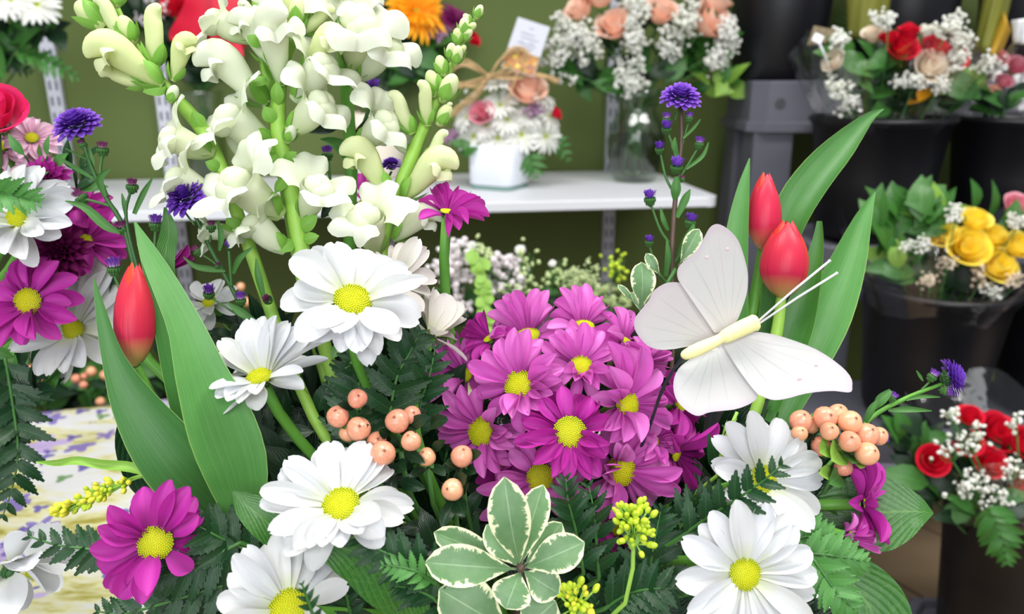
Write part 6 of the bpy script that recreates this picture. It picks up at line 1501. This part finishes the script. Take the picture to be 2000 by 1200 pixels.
# low riser and red rose bucket
q = PY(1852, 1010, 1.02); K5r = .135; K5 = (q.x + K5r + .005, 1.02); K5z = PY(1960, 1030, .885).z
st4 = thing('display_stand', 'low grey riser hidden under the bucket of red roses', 'stand', (K5[0], 1.03, 0), 'grey plastic step stands')
tier(st4, K5[0] - .125, K5[0] + .45, .90, 1.15, K5z - .31, .06)
bucket('black bucket holding the red roses with baby breath at lower right', K5, K5r, .31, K5z - .309)

# wrapped roses, upper
zt1 = z2 + K1h
foot = Vector((K1[0], K1[1], z2 + .06)); dk = 1.50
G5 = 'red roses in the upper right bouquet'
for (x, y, r, n, lb) in ((1760, 95, 27, (0, .4, .9), 'red rose left of centre in the upper right bouquet'), (1822, 100, 25, (.2, .3, .9), 'red rose right of centre in the upper right bouquet'), (1866, 112, 22, (.4, .2, .8), 'red rose behind baby breath in the upper right bouquet'), (1775, 62, 18, (.0, .8, .5), 'red rose at the back of the upper right bouquet'), (1735, 75, 15, (-.3, .6, .6), 'small red rose at the left back of the upper right bouquet')):
    bgrose(lb, x, y, r, dk, n, 'rose_red', foot, G5)
G6 = 'cream roses in the upper right bouquet'
for (x, y, r, n, lb) in ((1815, 132, 28, (.1, .2, .95), 'cream rose at the front centre of the upper right bouquet'), (1708, 68, 20, (-.3, .6, .6), 'cream rose at the upper left of the upper right bouquet'), (1812, 66, 20, (0, .8, .5), 'cream rose at the back of the upper right bouquet'), (1630, 120, 20, (-.8, .3, .5), 'cream rose pressed against the wrap at the left of the upper right bouquet')):
    bgrose(lb, x, y, r, dk - (.02 if y > 110 else -.03), n, 'rose_cream', foot, G6)
G7 = 'baby breath in the upper right bouquet'
for i, (x, y, sx, sy, lb) in enumerate(((1735, 42, 26, 14, 'baby breath at the top left of the upper right bouquet'), (1850, 48, 34, 18, 'baby breath at the top right of the upper right bouquet'), (1880, 85, 22, 34, 'baby breath right of the red roses, upper bouquet'), (1925, 125, 30, 20, 'baby breath at the far right of the upper right bouquet'), (1785, 158, 34, 14, 'baby breath below the cream centre rose, left'), (1835, 165, 18, 14, 'baby breath below the cream centre rose, right'), (1640, 170, 20, 24, 'baby breath at the lower left inside the wrap'), (1660, 200, 14, 12, 'baby breath just over the rim at the left'), (1868, 112, 16, 10, 'small baby breath tuft on the right red rose'), (1640, 80, 14, 10, 'baby breath at the left beside the white tag'))):
    gyp(lb, x, y, sx, sy, 110, 4.0, dk - .03, foot, group=G7, seed=90 + i, clump=10)
for i, (cx, cy, n_, sx, sy, L, mats, lb) in enumerate(((1660, 115, 5, 30, 30, 100, ['leaf_bg_dark', 'leaf_salal'], 'large dark leaves at the left of the upper right bouquet'), (1700, 160, 12, 50, 40, 70, ['leaf_bg', 'leaf_bg_dark'], 'green leaves at the lower left of the upper right bouquet'), (1870, 150, 8, 30, 26, 80, ['leaf_bg_light', 'leaf_bg'], 'light green leaves at the lower right of the upper right bouquet'), (1790, 195, 14, 110, 20, 60, ['leaf_bg_dark', 'leaf_bg'], 'dark leaves along the rim of the upper right bucket'), (1770, 110, 14, 90, 50, 60, ['leaf_bg_dark', 'leaf_bg'], 'dark leaves inside the upper right bouquet'))):
    bgleaf(lb, cx, cy, dk + .02, n_, sx, sy, L, mats, foot, 100 + i, 'leaves of the upper right bouquet')
wrap('crinkled clear wrap around the red and white roses in the upper bucket', K1, .105, zt1 - .06, .20, zt1 + .13, (.01, -.02), 3)
t = thing('flower_tag', 'small white square tag on the wrap at the left of the upper right bouquet', 'tag', PB(1597, 75, 1.46)); tb = MB().box(PB(1597, 75, 1.46), (.017, .004, .014), Matrix.Rotation(.4, 3, 'Y')); part('tag_plate', tb, 'tag_white', t, False); part('clip', MB().tube([PB(1598, 80, 1.462), PB(1612, 110, 1.47), PB(1630, 160, 1.50)], .002, 6), 'tag_white', t)
t = thing('fallen_leaf', 'single yellow leaf low in the upper right bouquet', 'foliage', foot); vleaf(t, 1770, 205, 1830, 172, 22, dk - .04, 0, 'gerbera_orange', key='leaf:bg')
# grass like greens and papers behind
foot2 = Vector((K0[0] + .28, 1.8, zt + .05))
t = thing('palm_leaf', 'spiky green palm leaf behind the left of the upper right bouquet', 'foliage', PB(1690, 90, 1.66)); rr = random.Random(8)
for i in range(16):
    a = math.radians(20 + i * 9); x = 1690 + math.cos(a) * 75; y = 85 - math.sin(a) * 90
    vleaf(t, 1690, 85, x, y, 9, 1.62, rr.uniform(-.03, .03), 'leaf_bg', key='leaf:lance')
part('stem', MB().tube([PB(1690, 84, 1.66), foot2], .002, 6), 'stem', t)
def sheet(label, pts, mat, d0, d1, cat='wrapping', group=None, curve=.03):
    """curved paper sheet: four corners (px, py)"""
    a, b, c_, e_ = pts; m = MB()
    def fn(u, v):
        x0 = a[0] * (1 - v) + b[0] * v; y0 = a[1] * (1 - v) + b[1] * v; x1 = e_[0] * (1 - v) + c_[0] * v; y1 = e_[1] * (1 - v) + c_[1] * v
        return PB(x0 * (1 - u) + x1 * u, y0 * (1 - u) + y1 * u, d0 * (1 - u) + d1 * u - curve * math.sin(v * PI) + .002 * math.sin(v * 23 + u * 4))
    o = solo('paper_wrap', m.grid(fn, 8, 16), mat, label, cat, group); md = o.modifiers.new('thickness', 'SOLIDIFY'); md.thickness = .0006
sheet('olive paper sleeve behind the palm leaf', [(1650, -40), (1745, -40), (1730, 75), (1655, 75)], 'paper_olive', 1.64, 1.64)
sheet('tall olive paper fold at the top right', [(1925, -40), (1985, -40), (1950, 110), (1900, 100)], 'paper_olive', 1.55, 1.55)
sheet('mustard paper corner under the tall olive fold', [(1960, 20), (1975, 60), (1955, 110), (1920, 108)], 'paper_mustard', 1.54, 1.54)
sheet('white paper cone at the top right edge', [(1975, 40), (2040, 30), (2040, 90), (1978, 85)], 'tag_white', 1.50, 1.50)
sheet('folded kraft wrap behind the white tag', [(1590, 50), (1640, 60), (1640, 80), (1575, 90)], 'paper_kraft', 1.56, 1.55, curve=.0)
# pink bouquet at far right, upper
foot = Vector((K2[0], K2[1], z2 + .06))
for (x, y, r, mat, lb) in ((1945, 115, 18, 'rose_pink', 'pink rose at the far right of the upper shelf of buckets'), (1985, 130, 18, 'rose_pink', 'pink rose cut by the right edge near the top'), (1960, 160, 14, 'rose_pink', 'pink rosebud under the clear wrap at the right'), (1940, 178, 12, 'rose_peach', 'peach bloom low at the right, above the second bucket')):
    bgrose(lb, x, y, r, 1.53, (0, .4, .8), mat, foot, 'pink roses at the far right')
bgleaf('brownish green leaves above the second bucket', 1960, 195, 1.53, 14, 60, 22, 55, ['leaf_bg_dark', 'leaf_bg'], foot, 120)
wrap('crinkled clear wrap around the pink roses at the far right', K2, .10, zt1 - .05, .19, zt1 + .14, (-.01, -.02), 9)
# yellow roses
foot = Vector((K3[0], K3[1], z3 + .06)); dy = 1.27; zt3 = z3 + K3h
G8 = 'yellow roses in the middle right bouquet'
for (x, y, r, n, lb) in ((1903, 432, 27, (0, .7, .7), 'yellow rose at the top of the middle right bouquet'), (1843, 462, 25, (-.4, .5, .8), 'golden yellow rose at the left of the middle right bouquet'), (1888, 485, 36, (-.1, .3, .95), 'large yellow rose in the centre of the middle right bouquet'), (1938, 465, 27, (.2, .5, .8), 'yellow rose behind a leaf, right of the central yellow rose'), (1945, 522, 33, (.1, .3, .95), 'pale yellow rose lowest in the middle right bouquet'), (1990, 482, 28, (.3, .4, .8), 'yellow rose at the right edge of the middle right bouquet'), (1815, 470, 14, (-.5, .4, .6), 'small golden bud at the far left of the yellow roses')):
    bgrose(lb, x, y, r, dy - (.02 if y > 470 else 0), n, 'rose_yellow', foot, G8)
bgrose('pink rose above the yellow roses at the right edge', 1985, 405, 26, dy + .02, (.1, .5, .8), 'rose_pink', foot)
for i, (x, y, sx, sy, lb) in enumerate(((1795, 482, 22, 20, 'cream blossoms left of the golden rose'), (1850, 512, 20, 12, 'cream blossoms below the golden rose'), (1866, 418, 12, 14, 'cream blossoms above the golden rose'), (1912, 540, 14, 26, 'cream blossoms left of the lowest yellow rose'), (1940, 572, 24, 10, 'cream blossoms below the lowest yellow rose'), (1985, 548, 18, 14, 'cream blossoms right of the lowest yellow rose'), (1990, 432, 20, 10, 'cream blossoms below the pink rose'), (1815, 545, 10, 6, 'cream blossoms on the bucket rim'))):
    gyp(lb, x, y, sx, sy, 80, 3.8, dy - .03, foot, 'rose_cream' if i % 2 else 'small_white', 'cream blossoms among the yellow roses', 130 + i, clump=8)
for i, (cx, cy, n_, sx, sy, L, mats, lb) in enumerate(((1740, 430, 12, 50, 40, 85, ['leaf_bg', 'leaf_salal'], 'green leaves at the far left of the yellow rose bouquet'), (1790, 410, 10, 50, 30, 80, ['leaf_bg_light', 'leaf_salal', 'leaf_bg'], 'light green leaves at the top left of the yellow rose bouquet'), (1760, 500, 12, 50, 40, 85, ['leaf_bg_light', 'leaf_bg'], 'upright light leaves inside the wrap of the yellow roses'), (1850, 540, 10, 60, 18, 80, ['leaf_bg', 'leaf_bg_dark'], 'leaves along the rim of the yellow rose bucket'), (1840, 430, 10, 60, 40, 80, ['leaf_bg', 'leaf_bg_light'], 'leaves behind the yellow roses'), (1950, 430, 12, 60, 50, 70, ['leaf_bg_dark', 'leaf_bg'], 'dark leaves right behind the yellow roses'))):
    bgleaf(lb, cx, cy, dy + .02, n_, sx, sy, L, mats, foot, 140 + i, 'leaves of the yellow rose bouquet')
wrap('crinkled clear wrap around the yellow roses', K3, .105, zt3 - .07, .185, zt3 + .10, (.0, -.01), 5)
# red roses with baby breath
foot = Vector((K5[0], K5[1], K5z - .20)); dr_ = .94
G9 = 'red roses in the lower right bouquet'
for (x, y, r, n, lb) in ((1822, 900, 30, (-.3, .3, .9), 'red rose at the far left of the lower right bouquet'), (1930, 905, 32, (0, .4, .9), 'red rose facing up in the centre of the lower right bouquet'), (1945, 848, 40, (.1, .5, .8), 'largest red rose behind the centre of the lower right bouquet'), (2000, 870, 34, (.3, .4, .8), 'red rose cut by the right edge, upper'), (1890, 868, 26, (-.2, .4, .8), 'red rose half covered by baby breath'), (1893, 815, 24, (-.1, .7, .6), 'red rose at the back of the lower right bouquet'), (1992, 958, 32, (.2, .2, .95), 'red rose cut by the right edge, lower')):
    bgrose(lb, x, y, r, dr_ + (.03 if y < 850 else 0), n, 'rose_red', foot, G9)
for i, (x, y, sx, sy, n_, lb) in enumerate(((1862, 885, 28, 26, 26, 'large dotted baby breath over the left red rose'), (1900, 860, 26, 26, 26, 'dotted baby breath left of the central red rose'), (1900, 950, 44, 30, 60, 'dense dotted baby breath below the central red rose'), (1950, 975, 34, 26, 34, 'dotted baby breath right below the central red rose'), (1860, 812, 22, 10, 16, 'dotted baby breath at the back of the lower right bouquet'), (1975, 920, 22, 26, 24, 'dotted baby breath beside the right red rose'), (1985, 825, 20, 12, 16, 'dotted baby breath at the right edge above the roses'))):
    gyp(lb, x, y, sx, sy, n_, 5.5, dr_ - .04, foot, group='dotted baby breath in the lower right bouquet', seed=150 + i, sub=2, clump=2)
for i, (cx, cy, n_, sx, sy, L, mats, lb) in enumerate(((1790, 850, 12, 50, 36, 80, ['leaf_bg_dark', 'leaf_bg'], 'dark leaves at the upper left of the lower right bouquet'), (1790, 930, 14, 60, 36, 90, ['leaf_bg_dark', 'leaf_bg'], 'dark leaves at the lower left of the lower right bouquet'), (1900, 990, 12, 80, 24, 80, ['leaf_bg', 'leaf_bg_dark'], 'leaves over the rim of the lower right bucket'), (1920, 890, 16, 90, 60, 70, ['leaf_bg_dark'], 'dark leaves inside the lower right bouquet'))):
    bgleaf(lb, cx, cy, dr_ + (.03 if cy < 940 else -.02), n_, sx, sy, L, mats, foot, 160 + i, 'leaves of the lower right bouquet')
frond('fern leaf hanging down the front of the lower right bucket', [(1966, 1098, .98), (1958, 1060, .98), (1945, 1020, .98), (1930, 990, .98)], 54, 9, 'leaf_bg', foam=foot, group='ferns of the lower right bouquet', minf=.3)
wrap('crinkled clear wrap under the red roses at lower right', K5, .125, K5z - .05, .19, K5z + .07, (-.02, 0), 7)

# ---------------- filler bouquet behind the purple mound, in a floor bucket
dm = 1.13; mb_ = PB(1040, 700, dm); K6 = (mb_.x, 1.10)
pot(Vector((K6[0], K6[1], 0)), .075, .11, 'dark pot at the back of the table, under the white and lime filler flowers')
foot = Vector((K6[0], K6[1], TZ + .10))
for i, (x, y, sx, sy, n_, mat, lb) in enumerate(((872, 525, 22, 22, 60, 'small_blush', 'white blossom clusters at the far left behind the white side daisy'), (905, 490, 22, 14, 40, 'small_blush', 'upper left white blossom cluster in the filler bunch'), (900, 545, 34, 20, 60, 'small_blush', 'middle left white blossom cluster in the filler bunch'), (985, 520, 30, 12, 50, 'small_blush', 'white blossom cluster right of the lime green spike'), (1000, 550, 22, 18, 40, 'small_blush', 'lower white blossom cluster right of the lime green spike'), (890, 600, 36, 20, 50, 'small_blush', 'lowest white blossom cluster beside the side daisy'), (960, 560, 22, 14, 30, 'small_blush', 'small white cluster under the lime green spike'))):
    gyp(lb, x, y, sx, sy, n_, 6.5, dm, foot, mat, 'white blossom clusters of the filler bunch', 180 + i, name='filler_blossom', clump=4, sub=2)
for i, (x, y, r, lb) in enumerate(((921, 480, 10, 'round white bloom at the top left of the filler bunch'), (1016, 488, 11, 'round white bloom at the top centre of the filler bunch'), (1079, 515, 8, 'round white bloom left of the lime lace flower'))):
    bgdaisy(lb, x, y, r * 1.1, dm, (0, .5, .8), foot, group='round white button blooms', cnt=12, disc=None, rings=4, W=.4, name='button_bloom')
for i, (x, y, sx, sy, lb) in enumerate(((942, 495, 14, 24, 'yellow green buds beside the top left white bloom'), (1025, 530, 20, 50, 'yellow green buds down the stem of the top centre bloom'), (1085, 540, 30, 30, 'yellow green buds left of the lime lace flower'), (1200, 525, 26, 30, 'yellow green buds at the right, in front of the wall upright'), (1010, 570, 36, 18, 'yellow green buds low above the purple mound'))):
    gyp(lb, x, y, sx, sy, 34, 5, dm - .01, foot, 'small_lime' if i != 3 else 'bud_lime', 'yellow green buds of the filler bunch', 190 + i, name='bud_spray', clump=1, sub=2, cat='foliage')
for i, (x, y, sx, sy, lb) in enumerate(((1135, 545, 44, 20, 'lime green lace flower behind the top of the mound'), (1190, 580, 50, 30, 'larger lime green lace flower at the right of the mound'))):
    gyp(lb, x, y, sx, sy, 420, 2.6, dm - .02, foot, 'small_lime', 'lime green lace flowers', 200 + i, name='lace_flower', clump=16)
t = thing('green_spike', 'bright lime green leafy spike among the white filler blossoms', 'foliage', foot)
rr = random.Random(3)
for i in range(18):
    f = i / 17; x = 935 + 10 * f + rr.uniform(-12, 12); y = 505 + 140 * f; a = rr.uniform(0, 6.28)
    vleaf(t, x, y, x + math.cos(a) * 20, y - abs(math.sin(a)) * 15 - 5, 20, dm - .03, 0, 'leaf_light', key='leaf:round')
part('stem', MB().tube([PB(935, 500, dm), PB(945, 640, dm), foot], .003, 6), 'stem_snap', t)
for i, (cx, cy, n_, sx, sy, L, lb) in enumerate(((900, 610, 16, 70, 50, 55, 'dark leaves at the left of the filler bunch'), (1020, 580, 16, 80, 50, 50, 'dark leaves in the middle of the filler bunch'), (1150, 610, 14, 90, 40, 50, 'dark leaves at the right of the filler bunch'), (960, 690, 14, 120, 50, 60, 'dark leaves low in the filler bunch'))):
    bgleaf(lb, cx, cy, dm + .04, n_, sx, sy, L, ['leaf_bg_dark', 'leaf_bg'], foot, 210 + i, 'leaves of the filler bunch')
# ---------------- berries and dark leaves behind the table at left
dm = 1.29; q = PB(140, 800, dm); K7 = (q.x + .02, 1.33)
st6 = thing('display_stand', 'low grey riser behind the table at the left', 'stand', (K7[0], K7[1], 0), 'grey plastic step stands')
tier(st6, K7[0] - .18, K7[0] + .18, K7[1] - .14, K7[1] + .14, .219, .06)
bucket('black bucket behind the table at the left, full of berry stems', K7, .13, .36, .22)
foot = Vector((K7[0], K7[1], .40))
for k, (bs, lb) in enumerate((([(38, 753, 14), (52, 770, 13), (76, 735, 12), (62, 722, 9)], 'orange berries left behind the table, under the magenta daisy'), ([(148, 740, 9), (178, 726, 10), (205, 733, 10), (163, 752, 8), (165, 735, 7)], 'small orange berries behind the table, left of the tulip'), ([(196, 785, 9), (240, 770, 8)], 'red berry just above the back edge of the cloth'), ([(470, 560, 8), (480, 590, 9), (452, 620, 7), (420, 650, 8)], 'orange berries glimpsed between the snapdragon stems'))):
    x0 = sum(b[0] for b in bs) / len(bs); y0 = sum(b[1] for b in bs) / len(bs)
    hyper(lb, bs, [(x0, y0 + 10, x0 + 40, y0 + 20, .5), (x0, y0 + 10, x0 - 40, y0 + 25, .5)], (x0, y0 + 20), dm - .05, 'orange berry stems behind the table', foam=foot)
for i, (cx, cy, n_, sx, sy, L, lb) in enumerate(((60, 740, 20, 80, 50, 70, 'dark leaves behind the table at the far left'), (180, 750, 24, 70, 50, 80, 'dark broad leaves behind the table, left of the tulip'), (320, 720, 20, 90, 70, 70, 'dark leaves behind the table, behind the tulip'), (450, 690, 20, 90, 60, 60, 'dark leaves behind the cupped daisy, beyond the table'))):
    bgleaf(lb, cx, cy, dm + .02, n_, sx, sy, L, ['leaf_bg_dark', 'leaf_bg_dark', 'leaf_bg'], foot, 230 + i, 'dark leaves behind the table')
